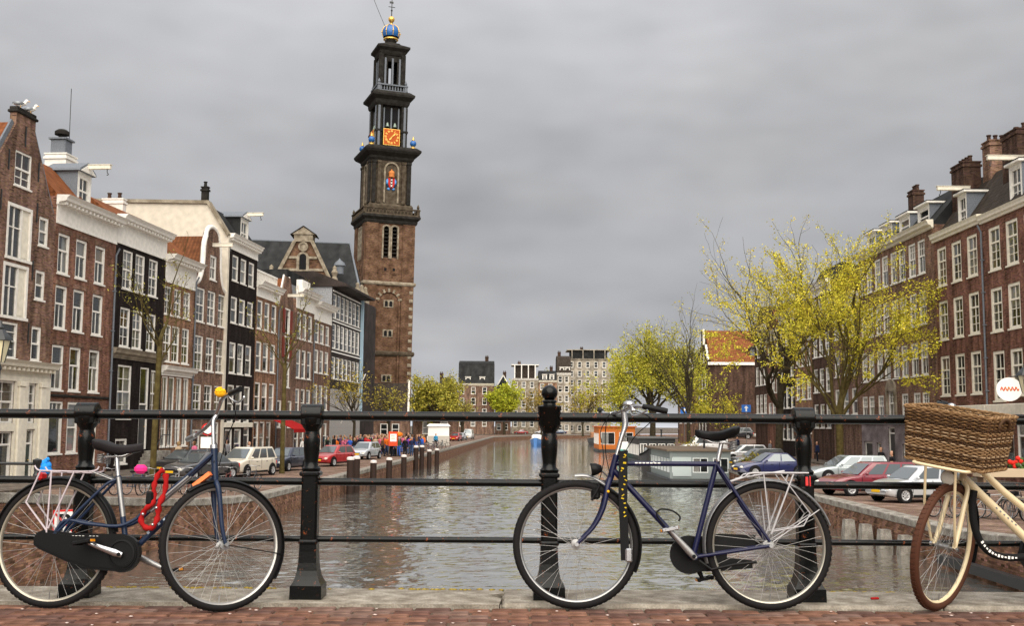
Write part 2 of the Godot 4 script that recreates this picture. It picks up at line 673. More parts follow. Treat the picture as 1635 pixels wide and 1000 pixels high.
func make_ground() -> void:
	var steps := []
	var d := -40.0
	while d < 460.0:
		steps.append(d)
		d += 2.0 if d < 60.0 else 8.0
	steps.append(460.0)
	for side in 2:
		var st := G.new()
		var pv := G.new()
		for k in steps.size() - 1:
			var a: float = steps[k]
			var b: float = steps[k + 1]
			var list := EDGE_R if side else EDGE_L
			var s := 1.0 if side else -1.0
			var ya := right_y(a) if side else left_y(a)
			var yb := right_y(b) if side else left_y(b)
			var xa := edge(list, a)
			var xb := edge(list, b)
			# street, then the pavement before the houses one kerb higher
			var wa := xa + s * 10.2 if side == 0 else 24.4
			var wb := xb + s * 10.2 if side == 0 else 24.4
			if side and a > 110.0:
				wa = maxf(24.4, xa + 10.0)
				wb = maxf(24.4, xb + 10.0)
			st.oquad(Vector3(xa, ya, -a), Vector3(wa, ya, -a), Vector3(wb, yb, -b), Vector3(xb, yb, -b), Vector3.UP)
			pv.oquad(Vector3(wa, ya, -a), Vector3(wa, ya + 0.12, -a), Vector3(wb, yb + 0.12, -b), Vector3(wb, yb, -b), Vector3(-s, 0, 0))
			pv.oquad(Vector3(wa, ya + 0.12, -a), Vector3(s * 190, ya + 0.12, -a), Vector3(s * 190, yb + 0.12, -b), Vector3(wb, yb + 0.12, -b), Vector3.UP)
		struct("street", st, M.street)
		struct("pavement", pv, M.pavement)
	var far := G.new()
	far.quad(Vector3(-1200, -0.02, -459), Vector3(1200, -0.02, -459), Vector3(1200, -0.02, -1500), Vector3(-1200, -0.02, -1500))
	for s in [-1.0, 1.0]:
		far.oquad(Vector3(s * 189, -0.02, 300), Vector3(s * 1200, -0.02, 300), Vector3(s * 1200, -0.02, -460), Vector3(s * 189, -0.02, -460), Vector3.UP)
	far.oquad(Vector3(-189, 1.9, 40), Vector3(189, 1.9, 40), Vector3(189, 1.9, 300), Vector3(-189, 1.9, 300), Vector3.UP)
	struct("ground", far, M.pavement)
	var bed := G.new()
	bed.quad(Vector3(-60, -3.0, 40), Vector3(60, -3.0, 40), Vector3(160, -3.0, -470), Vector3(-60, -3.0, -470))
	struct("canal_bed", bed, M.sand)
	# water: real waves near the bridge, a plain sheet farther off
	var g := G.new()
	var w1 := noise(31, 0.42, 3)
	var w2 := noise(33, 1.3, 2)
	var nx := 230
	var nz := 520
	var row0 := PackedInt32Array()
	for j in nz + 1:
		var t := float(j) / nz
		var dd := 3.0 + 27.0 * t + 100.0 * t * t
		var row := PackedInt32Array()
		var fade := 1.0 - smoothstep(70.0, 128.0, dd)
		for k in nx + 1:
			var x := -14.0 + 30.0 * k / nx
			var e := 0.05
			var h := _wave(w1, w2, x, dd) * fade
			var hx := (_wave(w1, w2, x + e, dd) * fade - h) / e
			var hz := (_wave(w1, w2, x, dd + e) * fade - h) / e
			row.append(g.p(Vector3(x, WATER + h, -dd), Vector3(-hx, 1.0, hz)))
			if j and k:
				g.i.append_array([row0[k - 1], row[k - 1], row[k], row0[k - 1], row[k], row0[k]])
		row0 = row
	struct("canal_water", g, M.water)
	var g2 := G.new()
	g2.quad(Vector3(-60, WATER, -130), Vector3(130, WATER, -130), Vector3(130, WATER, -459), Vector3(-60, WATER, -459))
	g2.quad(Vector3(-14, WATER, 40), Vector3(16, WATER, 40), Vector3(16, WATER, -3), Vector3(-14, WATER, -3))
	struct("canal_water", g2, M.water)


func _wave(w1: FastNoiseLite, w2: FastNoiseLite, x: float, d: float) -> float:
	var gust := 0.95 + 0.9 * w1.get_noise_2d(x * 0.12 + 70.0, d * 0.10)      # ruffled and calmer patches
	return gust * (0.026 * w1.get_noise_2d(x * 0.9, d * 1.5) + 0.013 * w2.get_noise_2d(x * 1.1 + 40.0, d * 1.7))


func make_quays() -> void:
	for side in 2:
		var list := EDGE_R if side else EDGE_L
		var s := 1.0 if side else -1.0
		var wall := thing("quay_wall", "brown brick canal wall with grey coping stones below the parked cars on the %s bank" % ("houseboat" if side else "church tower"), "wall")
		var g := G.new()
		var d := 3.0
		while d < 459.0:
			var b := minf(d + (3.0 if d < 60.0 else 12.0), 459.0)
			var ya := (right_y(d) if side else left_y(d)) - 0.24
			var yb := (right_y(b) if side else left_y(b)) - 0.24
			var xa := edge(list, d)
			var xb := edge(list, b)
			g.oquad(Vector3(xa, -3.0, -d), Vector3(xb, -3.0, -b), Vector3(xb, yb, -b), Vector3(xa, ya, -d), Vector3(-s, 0, 0))
			d = b
		put("brickwork", g, M.brick_quay, wall)
		var unit := G.new()
		unit.box(Vector3.ZERO, Vector3(0.62, 0.25, 1.0), 0.03)
		var um := unit.mesh()
		d = 6.0
		var rest := G.new()
		while d < 380.0:
			var len_ := R.randf_range(1.0, 1.5) if d < 150.0 else 6.0
			var b := d + len_
			var ya := right_y(d) if side else left_y(d)
			var yb := right_y(b) if side else left_y(b)
			var xa := edge(list, d)
			var xb := edge(list, b)
			var p0 := Vector3(xa + s * 0.23, ya - 0.10 + R.randf_range(-0.008, 0.008), -d)
			var p1 := Vector3(xb + s * 0.23, yb - 0.10 + R.randf_range(-0.008, 0.008), -b)
			var z := (p1 - p0).normalized()
			var x := Vector3.UP.cross(z).normalized()
			var xf := Transform3D(Basis(x, z.cross(x), z * (p0.distance_to(p1) - 0.02)), (p0 + p1) / 2)
			if d < 150.0:
				at_put("coping_stone", um, M.stone, wall, xf)
			else:
				rest.xf = xf
				rest.box(Vector3.ZERO, Vector3(0.62, 0.25, 1.0))
			d = b
		put("far_coping", rest, M.stone, wall).set_meta("kind", "stuff")
	# weathered fender blocks standing in the water before the wall
	var fb := G.new()
	fb.taper(Vector3(0, -1.2, 0), 0.42, 0.62, 0.6, 0.34, 0.36)
	var fm := fb.mesh()
	for k in 4:
		var o := put("fender_block", fm, M.stone)
		o.position = Vector3(12.82, -0.92, -42.2 + k * 2.0)
		tag(o, "%s sloping concrete block at the foot of the brick wall below the silver hatchback" % ["farthest", "second farthest", "second nearest", "nearest"][k], "fender block", "fender blocks along the canal wall")
	var mb := G.new()
	mb.bar(Vector3(12.72, -0.86, -33.0), Vector3(12.72, -0.86, -8.0), 0.24, 0.26)
	tag(put("mooring_beam", mb, M.dark_wood), "dark timber mooring beam along the foot of the brick wall by the cream bicycle", "beam")


func make_bridge() -> void:
	# bridge deck
	var g := G.new()
	g.bx(-13.0, 1.2, -6.05, 13.0, DECK - 0.08, 30.0)
	g.bx(-13.0, 0.6, -6.74, 13.0, 1.9, -6.05)
	g.bx(-13.0, -3.0, 2.0, -9.5, 1.2, 30.0)
	g.bx(9.5, -3.0, 2.0, 13.0, 1.2, 30.0)
	struct("bridge", g, M.brick_quay)
	var bed := G.new()
	bed.bx(-60.0, DECK - 0.079, -6.22, 60.0, DECK - 0.012, 30.0)
	struct("bridge_deck", bed, M.sand)
	# red paving bricks in running courses; single ones where the camera sees them
	var deck := thing("brick_paving", "red brown brick paving of the bridge deck below the bicycles", "paving")
	var meshes := []
	var mats := []
	R.seed = 5
	for k in 4:
		var b := G.new()
		b.box(Vector3.ZERO, Vector3(0.205 - 0.002 * k, 0.06, 0.098), 0.007)
		meshes.append(b.mesh())
	for c in [[0.30, 0.155, 0.11], [0.24, 0.125, 0.098], [0.35, 0.185, 0.13], [0.20, 0.115, 0.095], [0.30, 0.19, 0.155]]:
		mats.append(worn(tri(sm(c[0], c[1], c[2], 0.8), M.tex_fine, 0.12, true), M.tex_grime, 0.8))
	var rest := G.new()
	var count := 0
	for row in 30:
		var z := -6.17 + 0.104 * row
		for k in range(-17, 18):
			var x := 0.212 * k + (0.106 if row % 2 else 0.0)
			var p := Vector3(x, DECK - 0.032 + R.randf_range(-0.003, 0.003), z + R.randf_range(-0.002, 0.002))
			var turn := Basis.from_euler(Vector3(R.randf_range(-0.03, 0.03), R.randf_range(-0.02, 0.02), R.randf_range(-0.02, 0.02)))
			if row < 8 and absf(x) < 3.3:
				at_put("paving_brick", meshes[R.randi() % 4], mats[R.randi() % 5], deck, Transform3D(turn, p))
				count += 1
			else:
				rest.xf = Transform3D(turn, p)
				rest.box(Vector3.ZERO, Vector3(0.204, 0.06, 0.098))
	var pave_rest := put("brick_course", rest, mats[0], deck)
	pave_rest.set_meta("kind", "stuff")
	var outer := G.new()
	for s in [-1.0, 1.0]:
		outer.bx(s * 3.75, DECK - 0.06, -6.22, s * 13.0, DECK - 0.004, 30.0)
	outer.bx(-3.75, DECK - 0.06, -3.0, 3.75, DECK - 0.004, 30.0)
	struct("bridge_roadway", outer, M.street)
	# stone edge under the railing, in lengths; one of them is cracked
	var kerb := thing("stone_kerb", "long pale stone edge of the bridge under the railing, cracked beside the middle bicycle", "kerb")
	var cuts := [-13.0, -9.6, -6.4, -3.05, -0.05, 2.42, 5.6, 9.0, 13.0]
	for k in cuts.size() - 1:
		var a: float = cuts[k] + 0.004
		var b: float = cuts[k + 1] - 0.004
		if k == 3:      # the crack: two pieces with a jagged joint
			var j := [Vector2(-0.02, -6.80), Vector2(0.03, -6.66), Vector2(-0.07, -6.58), Vector2(0.00, -6.45), Vector2(-0.01, -6.235)]
			for s in 2:
				var poly := PackedVector2Array()
				for q in j:
					poly.append(Vector2(q.x - 0.05 + (0.012 if s else 0.0), -q.y))
				if s == 0:
					poly.append(Vector2(a, 6.235))
					poly.append(Vector2(a, 6.80))
				else:
					poly.append(Vector2(b, 6.235))
					poly.append(Vector2(b, 6.80))
				var c := G.new()
				c.xf = Transform3D(Basis(Vector3.RIGHT, Vector3(0, 0, -1), Vector3.UP), Vector3.ZERO)
				c.prism(poly, DECK - 0.22, DECK + 0.016)
				put("kerb_stone", c, M.kerb, kerb)
			continue
		var st := G.new()
		st.bx(a, DECK - 0.22, -6.80, b, DECK + 0.018 + 0.003 * (k % 3), -6.235, 0.018)
		put("kerb_stone", st, M.kerb, kerb)
	# moss and litter
	var moss := sm(0.34, 0.25, 0.05, 0.95)
	R.seed = 77
	var moss_g := G.new()
	for k in 130:
		var cx: float = [-2.2, -1.55, -0.45, 1.95][k % 4]
		moss_g.ball(Vector3(cx + R.randfn(0.0, 0.22), DECK + 0.018, -6.775 + R.randf_range(-0.012, 0.02)), R.randf_range(0.006, 0.014), 6, 4, Vector3(1.6, 0.5, 1.0))
	var mo := put("moss", moss_g, moss)
	mo.set_meta("kind", "stuff")
	tag(mo, "thin orange yellow moss along the water side of the stone kerb", "moss")
	var petal := G.new()
	for k in 46:
		petal.xf = Transform3D(Basis(Vector3.UP, R.randf() * TAU).scaled(Vector3(1, 1, R.randf_range(0.5, 0.9))), Vector3(R.randf_range(-3.0, 3.0), DECK + 0.004, R.randf_range(-6.16, -5.5)))
		petal.ball(Vector3.ZERO, R.randf_range(0.007, 0.014), 6, 4, Vector3(1, 0.25, 1))
	var pe := put("petal_litter", petal, sm(0.62, 0.50, 0.46, 0.9))
	pe.set_meta("kind", "stuff")
	tag(pe, "small pale petals scattered on the brick deck", "petals")
	var wrap := G.new()
	wrap.xf = Transform3D(Basis(Vector3.UP, 0.3), Vector3(2.11, DECK + 0.021, -6.48))
	wrap.box(Vector3(0, 0.006, 0), Vector3(0.05, 0.012, 0.022), 0.004)
	tag(put("sweet_wrapper", wrap, M.red_cloth), "tiny red wrapper lying on the kerb near the cream bicycle", "litter")
	make_railing()


func make_railing() -> void:
	# four cast posts; the third carries a ball instead of a rounded sleeve
	var px := [-4.0, -2.475, -1.161, 0.223, 1.705, 3.2]
	var rail := thing("bridge_railing", "dark green black iron railing with three round bars, rust spots and cast posts", "railing")
	for k in px.size():
		var post := node("post", rail, Transform3D(Basis.IDENTITY, Vector3(px[k], DECK + 0.018, -6.44)))
		var foot := G.new()
		foot.taper(Vector3(0, 0, 0), 0.075, 0.182, 0.182, 0.178, 0.178)
		var wide := [[0.075, 0.174], [0.088, 0.158], [0.104, 0.142], [0.125, 0.128], [0.155, 0.115], [0.20, 0.105], [0.26, 0.099], [0.31, 0.097]]
		for q in wide.size() - 1:
			foot.taper(Vector3(0, wide[q][0], 0), wide[q + 1][0], wide[q][1], wide[q][1], wide[q + 1][1], wide[q + 1][1])
		put("base", foot, M.iron, post)
		var sh := G.new()
		sh.box(Vector3(0, 0.50, 0), Vector3(0.094, 0.42, 0.094), 0.012)
		sh.box(Vector3(0, 0.705, 0), Vector3(0.118, 0.028, 0.118), 0.008)
		sh.box(Vector3(0, 0.315, 0), Vector3(0.112, 0.03, 0.112), 0.01)
		put("shaft", sh, M.iron, post)
		var bal := G.new()
		bal.lathe([Vector2(0.050, 0.715), Vector2(0.056, 0.735), Vector2(0.040, 0.75), Vector2(0.039, 0.775), Vector2(0.046, 0.84), Vector2(0.049, 0.885), Vector2(0.047, 0.925), Vector2(0.040, 0.945), Vector2(0.040, 0.955), Vector2(0.056, 0.975), Vector2(0.06, 0.99)], 20, 0.5)
		put("baluster", bal, M.iron, post)
		var top := G.new()
		if k == 3:
			top.lathe([Vector2(0.058, 0.985), Vector2(0.066, 1.0), Vector2(0.066, 1.085), Vector2(0.070, 1.092), Vector2(0.070, 1.104), Vector2(0.038, 1.112), Vector2(0.036, 1.122), Vector2(0.045, 1.132), Vector2(0.036, 1.142)], 22, 0.6)
			put("collar", top, M.iron, post)
			var bl := G.new()
			bl.ball(Vector3(0, 1.182, 0), 0.047, 24, 16)
			put("ball_finial", bl, M.iron, post)
		else:
			top.lathe([Vector2(0.048, 0.965), Vector2(0.064, 1.0), Vector2(0.064, 1.03)], 18, 0.5)
			put("collar", top, M.iron, post)
			var sl := G.new()     # round sleeve that wraps the hand rail
			sl.xf = Transform3D(Basis(Vector3(0, 1, 0), Vector3(-1, 0, 0), Vector3(0, 0, 1)), Vector3(0, 1.048, 0))
			sl.lathe([Vector2(0.0, -0.060), Vector2(0.056, -0.060), Vector2(0.060, -0.055), Vector2(0.060, 0.055), Vector2(0.056, 0.060), Vector2(0.0, 0.060)], 24, 0.8)
			sl.xf = Transform3D.IDENTITY
			sl.bx(-0.058, 0.985, -0.054, 0.058, 1.05, 0.054, 0.006)
			put("sleeve", sl, M.iron, post)
	for r in [[1.040, 0.0275, "hand_rail"], [0.658, 0.0215, "middle_rail"], [0.330, 0.0175, "lower_rail"]]:
		for k in px.size() - 1:
			var g := G.new()
			g.tube([Vector3(px[k], DECK + 0.018 + r[0], -6.44), Vector3((px[k] + px[k + 1]) / 2, DECK + 0.018 + r[0], -6.44), Vector3(px[k + 1], DECK + 0.018 + r[0], -6.44)], r[1], 16, false)
			put(r[2], g, M.iron, rail)
	for s in [-1.0, 1.0]:
		var g := G.new()
		for r in [[1.040, 0.0275], [0.658, 0.0215], [0.330, 0.0175]]:
			g.tube([Vector3(-4.0 if s < 0 else 3.2, DECK + 0.018 + r[0], -6.44), Vector3(s * 12.0, DECK + 0.018 + r[0], -6.44)], r[1], 12)
		put("rail_end", g, M.iron, rail)


# ---------------------------------------------------------------- houses
# A facade lies in the xy plane of its house (x from left to right as seen from the water, z towards the water).
func skin(g: G, outline: PackedVector2Array, holes: Array, z := 0.0, reveal := 0.17, gable_from := 1e9) -> void:
	var lo := outline[0]
	var hi := outline[0]
	for q in outline:
		lo = lo.min(q)
		hi = hi.max(q)
	var xs := [lo.x, hi.x]
	var ys := [lo.y, hi.y]
	if gable_from < hi.y:
		ys.append(gable_from)
	for r in holes:
		for q in [[xs, r[0]], [xs, r[0] + r[2]], [ys, r[1]], [ys, r[1] + r[3]]]:
			if not q[0].has(q[1]):
				q[0].append(q[1])
	xs.sort()
	ys.sort()
	var plain := outline.size() == 4 and gable_from > hi.y
	for j in ys.size() - 1:
		for k in xs.size() - 1:
			if xs[k + 1] - xs[k] < 1e-4 or ys[j + 1] - ys[j] < 1e-4:
				continue
			var m := Vector2((xs[k] + xs[k + 1]) / 2, (ys[j] + ys[j + 1]) / 2)
			var hole := false
			for r in holes:
				if m.x > r[0] and m.x < r[0] + r[2] and m.y > r[1] and m.y < r[1] + r[3]:
					hole = true
					break
			if hole:
				continue
			var cell := PackedVector2Array([Vector2(xs[k], ys[j]), Vector2(xs[k + 1], ys[j]), Vector2(xs[k + 1], ys[j + 1]), Vector2(xs[k], ys[j + 1])])
			for poly in ([cell] if plain else Geometry2D.intersect_polygons(cell, outline)):
				if m.y > gable_from:
					g.prism(poly, z - 0.34, z)
				elif poly.size() == 4 and plain:
					g.quad(Vector3(poly[0].x, poly[0].y, z), Vector3(poly[1].x, poly[1].y, z), Vector3(poly[2].x, poly[2].y, z), Vector3(poly[3].x, poly[3].y, z))
				else:
					var t := Geometry2D.triangulate_polygon(poly)
					for q in range(0, t.size(), 3):
						g.otri(Vector3(poly[t[q]].x, poly[t[q]].y, z), Vector3(poly[t[q + 1]].x, poly[t[q + 1]].y, z), Vector3(poly[t[q + 2]].x, poly[t[q + 2]].y, z), Vector3(0, 0, 1))
	for r in holes:
		var a := Vector3(r[0], r[1], z)
		var b := Vector3(r[0] + r[2], r[1], z)
		var c := Vector3(r[0] + r[2], r[1] + r[3], z)
		var d := Vector3(r[0], r[1] + r[3], z)
		var k := Vector3(0, 0, -reveal)
		g.oquad(a, b, b + k, a + k, Vector3.UP)
		g.oquad(d, c, c + k, d + k, Vector3.DOWN)
		g.oquad(a, d, d + k, a + k, Vector3.RIGHT)
		g.oquad(b, c, c + k, b + k, Vector3.LEFT)


# Window styles: s = height of the meeting rail (share), lo / up = [columns, rows] of panes, f = frame width, m = material, c = share of windows with curtains
const STYLES := {
	"sash": {"s": 0.58, "lo": [2, 1], "up": [1, 1], "f": 0.13, "m": "white", "c": 0.5, "cells": true},
	"sash6": {"s": 0.5, "lo": [2, 2], "up": [2, 2], "f": 0.11, "m": "white", "c": 0.4, "cells": false},
	"plain": {"s": 0.5, "lo": [1, 1], "up": [1, 1], "f": 0.14, "m": "white", "c": 0.6, "cells": false},
	"slim": {"s": 0.5, "lo": [2, 2], "up": [2, 1], "f": 0.10, "m": "white", "c": 0.35, "cells": false},
	"cross": {"s": 0.64, "lo": [2, 3], "up": [2, 1], "f": 0.17, "m": "cream", "c": 0.5, "cells": true},
	"pair": {"s": 0.52, "lo": [2, 1], "up": [3, 2], "f": 0.14, "m": "white", "c": 0.7, "cells": false},
	"shop": {"s": 0.72, "lo": [1, 1], "up": [3, 1], "f": 0.10, "m": "white", "c": 0.1, "cells": true},
	"attic": {"s": 0.5, "lo": [2, 1], "up": [2, 1], "f": 0.16, "m": "white", "c": 0.2, "cells": false},
	"museum": {"s": 0.3, "lo": [1, 1], "up": [1, 3], "f": 0.10, "m": "white_clean", "c": 0.5, "cells": false},
}


func win(par: Node3D, x: float, y: float, w: float, h: float, style: String, called := "window") -> void:
	var st: Dictionary = STYLES[style]
	var f: float = st.f
	var split: float = h * st.s
	var key := "%s %.2f %.2f" % [style, w, h]
	var iw := w - 2 * f
	if not CACHE.has(key):
		var g := G.new()
		g.bx(0, 0, -0.16, f, h, -0.035)
		g.bx(w - f, 0, -0.16, w, h, -0.035)
		g.bx(f, h - f, -0.16, w - f, h, -0.037)
		g.bx(f, 0, -0.16, w - f, f * 0.8, -0.037)
		g.bx(f, split - 0.05, -0.15, w - f, split + 0.05, -0.06)
		for part in [[st.lo, f * 0.8, split - 0.05], [st.up, split + 0.05, h - f]]:
			for k in range(1, part[0][0]):
				var bx: float = f + iw * k / part[0][0]
				g.bx(bx - 0.025, part[1], -0.14, bx + 0.025, part[2], -0.085)
			for k in range(1, part[0][1]):
				var by: float = lerpf(part[1], part[2], float(k) / part[0][1])
				g.bx(f, by - 0.02, -0.138, w - f, by + 0.02, -0.087)
		CACHE[key] = g.mesh()
		var panes := []
		for part in [[st.lo, f * 0.8, split - 0.05], [st.up, split + 0.05, h - f]]:
			var cols: int = part[0][0] if st.cells else 1
			var rows: int = part[0][1] if st.cells else 1
			var pg := G.new()
			pg.quad(Vector3.ZERO, Vector3(iw / cols, 0, 0), Vector3(iw / cols, (part[2] - part[1]) / rows, 0), Vector3(0, (part[2] - part[1]) / rows, 0))
			var pm := pg.mesh()
			for k in cols:
				for j in rows:
					panes.append([pm, Vector3(f + iw * k / cols, part[1] + (part[2] - part[1]) * j / rows, -0.113)])
		CACHE[key + "p"] = panes
		var sg := G.new()
		sg.bx(-0.06, -0.10, -0.10, w + 0.06, 0.0, 0.07, 0.015)
		CACHE[key + "s"] = sg.mesh()
		for kind in 3:
			var cg := G.new()
			if kind == 0:
				cg.quad(Vector3(0.03, h * 0.03, -0.2), Vector3(w - 0.03, h * 0.03, -0.2), Vector3(w - 0.03, h, -0.2), Vector3(0.03, h, -0.2))
			elif kind == 1:
				cg.quad(Vector3(0.03, split, -0.2), Vector3(w - 0.03, split, -0.2), Vector3(w - 0.03, h, -0.2), Vector3(0.03, h, -0.2))
			else:
				for s in 2:
					for q in 4:
						var xa: float = (0.03 + 0.09 * w * q) if s == 0 else (w - 0.03 - 0.09 * w * q)
						var xb: float = (0.03 + 0.09 * w * (q + 1)) if s == 0 else (w - 0.03 - 0.09 * w * (q + 1))
						var za := -0.22 - 0.06 * (q % 2)
						var zb := -0.22 - 0.06 * ((q + 1) % 2)
						cg.oquad(Vector3(xa, 0, za), Vector3(xb, 0, zb), Vector3(xb, h, zb), Vector3(xa, h, za), Vector3(0, 0, 1))
			CACHE[key + "c%d" % kind] = cg.mesh()
	var o := at_put(called, CACHE[key], M[st.m], par, Transform3D(Basis.IDENTITY, Vector3(x, y, 0)))
	for p in CACHE[key + "p"]:
		var g2 := at_put("pane", p[0], M.glass, o, Transform3D(Basis.from_euler(Vector3(R.randf_range(-0.03, 0.03), R.randf_range(-0.03, 0.03), 0)), p[1]))
		g2.name = g2.name
	at_put("sill", CACHE[key + "s"], M.white if st.m != "cream" else M.cream, o, Transform3D.IDENTITY)
	if R.randf() < st.c:
		var kind := R.randi() % 3
		var cu := put("curtain", CACHE[key + "c%d" % kind], [M.curtain, M.curtain, M.curtain, M.curtain_warm, M.curtain_grey][R.randi() % 5], o)
		if kind == 1 and R.randf() < 0.6:
			var drop := R.randf_range(0.5, 1.7)      # blinds let down to different heights
			cu.transform = Transform3D(Basis.from_scale(Vector3(1, drop, 1)), Vector3(0, h * (1.0 - drop), 0))


func wins(par: Node3D, list: Array) -> void:
	for r in list:
		win(par, r[0], r[1], r[2], r[3], r[4])


func door(par: Node3D, x: float, y: float, w: float, h: float, m: Material, light := 0.7) -> void:
	var g := G.new()
	g.bx(0, 0, -0.17, 0.1, h, -0.03)
	g.bx(w - 0.1, 0, -0.17, w, h, -0.03)
	g.bx(0.1, h - 0.1, -0.17, w - 0.1, h, -0.032)
	g.bx(0.1, h * light - 0.05, -0.17, w - 0.1, h * light + 0.05, -0.04)
	var o := at_put("door", g, M.white, par, Transform3D(Basis.IDENTITY, Vector3(x, y, 0)))
	var l := G.new()
	l.bx(0.1, 0, -0.16, w - 0.1, h * light - 0.05, -0.11)
	for k in 2:
		l.bx(0.1 + w * 0.1, h * light * (0.12 + 0.44 * k), -0.115, w - 0.1 - w * 0.1, h * light * (0.44 + 0.44 * k), -0.09, 0.012)
	put("leaf", l, m, o)
	var p := G.new()
	p.quad(Vector3(0.1, h * light + 0.05, -0.11), Vector3(w - 0.1, h * light + 0.05, -0.11), Vector3(w - 0.1, h - 0.1, -0.11), Vector3(0.1, h - 0.1, -0.11))
	put("pane", p, M.glass, o)
	var kb := G.new()
	kb.ball(Vector3(w - 0.22, h * light * 0.5, -0.08), 0.035, 8, 6)
	put("handle", kb, M.gold, o)


func holes_of(list: Array) -> Array:
	var o := []
	for r in list:
		o.append([r[0], r[1], r[2], r[3]])
	return o


func xz(g: G) -> void:   # polygons given as (z, y), extruded along -x
	g.xf = Transform3D(Basis(Vector3(0, 0, 1), Vector3(0, 1, 0), Vector3(-1, 0, 0)), Vector3.ZERO)


func along_x(g: G, poly: PackedVector2Array, x0: float, x1: float) -> void:
	xz(g)
	g.prism(poly, -x1, -x0)
	g.xf = Transform3D.IDENTITY


# the body of a house: front with openings, sides, back and a lid
func body(o: Node3D, w: float, h: float, depth: float, m: Material, holes: Array, outline := PackedVector2Array(), side_m: Material = null) -> void:
	var g := G.new()
	if outline.size():
		skin(g, outline, holes, 0.0, 0.17, h - 0.2)
	else:
		skin(g, v2([0, 0, w, 0, w, h, 0, h]), holes)
	put("front_wall", g, m, o)
	var b := G.new()
	b.quad(Vector3(0, 0, -depth), Vector3(0, 0, -0.001), Vector3(0, h, -0.001), Vector3(0, h, -depth))
	b.quad(Vector3(w, 0, -0.001), Vector3(w, 0, -depth), Vector3(w, h, -depth), Vector3(w, h, -0.001))
	b.quad(Vector3(w, 0, -depth), Vector3(0, 0, -depth), Vector3(0, h, -depth), Vector3(w, h, -depth))
	b.quad(Vector3(0, h, 0), Vector3(w, h, 0), Vector3(w, h, -depth), Vector3(0, h, -depth))
	put("side_wall", b, side_m if side_m else m, o)


func cornice(o: Node3D, w: float, y0: float, y1: float, m: Material, reach := 0.55, dentils := true, x0 := 0.0) -> void:
	var g := G.new()
	var h := minf(y1 - y0, 0.5)
	var yb := y1 - h
	if yb > y0 + 0.02:
		along_x(g, v2([0.002, y0, 0.07, y0, 0.07, y0 + 0.1, 0.05, y0 + 0.12, 0.05, yb, 0.002, yb]), x0, x0 + w)
	along_x(g, v2([0.002, yb, 0.12, yb, 0.15, yb + h * 0.25, reach * 0.72, yb + h * 0.42, reach * 0.78, yb + h * 0.68, reach, yb + h, 0.002, yb + h + 0.02]), x0 - 0.05, x0 + w + 0.05)
	var c := put("cornice", g, m, o)
	if dentils:
		var dg := G.new()
		var n := int(w / 0.42)
		for k in n:
			var x := x0 + w * (k + 0.5) / n
			dg.bx(x - 0.08, yb + h * 0.02, 0.125, x + 0.08, yb + h * 0.34, reach * 0.62)
		put("dentils", dg, m, c).set_meta("kind", "stuff")


func roof_along(o: Node3D, w: float, h: float, depth: float, ridge: float, m: Material, zr := -1.0, over := 0.0) -> void:   # ridge parallel to the street
	var z := -depth / 2 if zr > -0.5 else zr
	var g := G.new()
	along_x(g, v2([over, h - 0.02, z, ridge, -depth, h + 0.02]), 0.02, w - 0.02)
	put("roof", g, m, o)


func roof_steep(o: Node3D, w: float, h: float, depth: float, z1: float, y1: float, zr: float, ridge: float, m: Material) -> void:   # steep front slope, flatter above
	var g := G.new()
	along_x(g, v2([0.12, h - 0.02, z1, y1, zr, ridge, -depth, h + 0.02]), 0.02, w - 0.02)
	put("roof", g, m, o)


func roof_across(o: Node3D, w: float, h: float, depth: float, ridge: float, m: Material, z0 := -0.36) -> void:   # ridge runs away from the street
	var g := G.new()
	g.prism(v2([0.0, h + 0.02, w, h + 0.02, w / 2, ridge]), -depth, z0)
	put("roof", g, m, o)


func chimney(o: Node3D, x: float, z: float, w: float, d: float, y0: float, y1: float, m: Material, pots := 3, pot_m: Material = null) -> void:
	var g := G.new()
	g.bx(x - w / 2, y0, z - d / 2, x + w / 2, y1, z + d / 2)
	g.bx(x - w / 2 - 0.07, y1 - 0.28, z - d / 2 - 0.07, x + w / 2 + 0.07, y1 - 0.14, z + d / 2 + 0.07)
	g.bx(x - w / 2 - 0.05, y1, z - d / 2 - 0.05, x + w / 2 + 0.05, y1 + 0.08, z + d / 2 + 0.05)
	var c := put("chimney", g, m, o)
	for k in pots:
		var p := G.new()
		var along := w > d
		var t := (k + 0.5) / pots - 0.5
		p.xf.origin = Vector3(x + (t * w if along else 0.0), y1 + 0.08, z + (0.0 if along else t * d))
		p.lathe([Vector2(0.13, 0), Vector2(0.11, 0.3), Vector2(0.15, 0.34), Vector2(0.15, 0.4), Vector2(0.0, 0.4)], 10)
		put("pot", p, pot_m if pot_m else M.brick_dark, c)


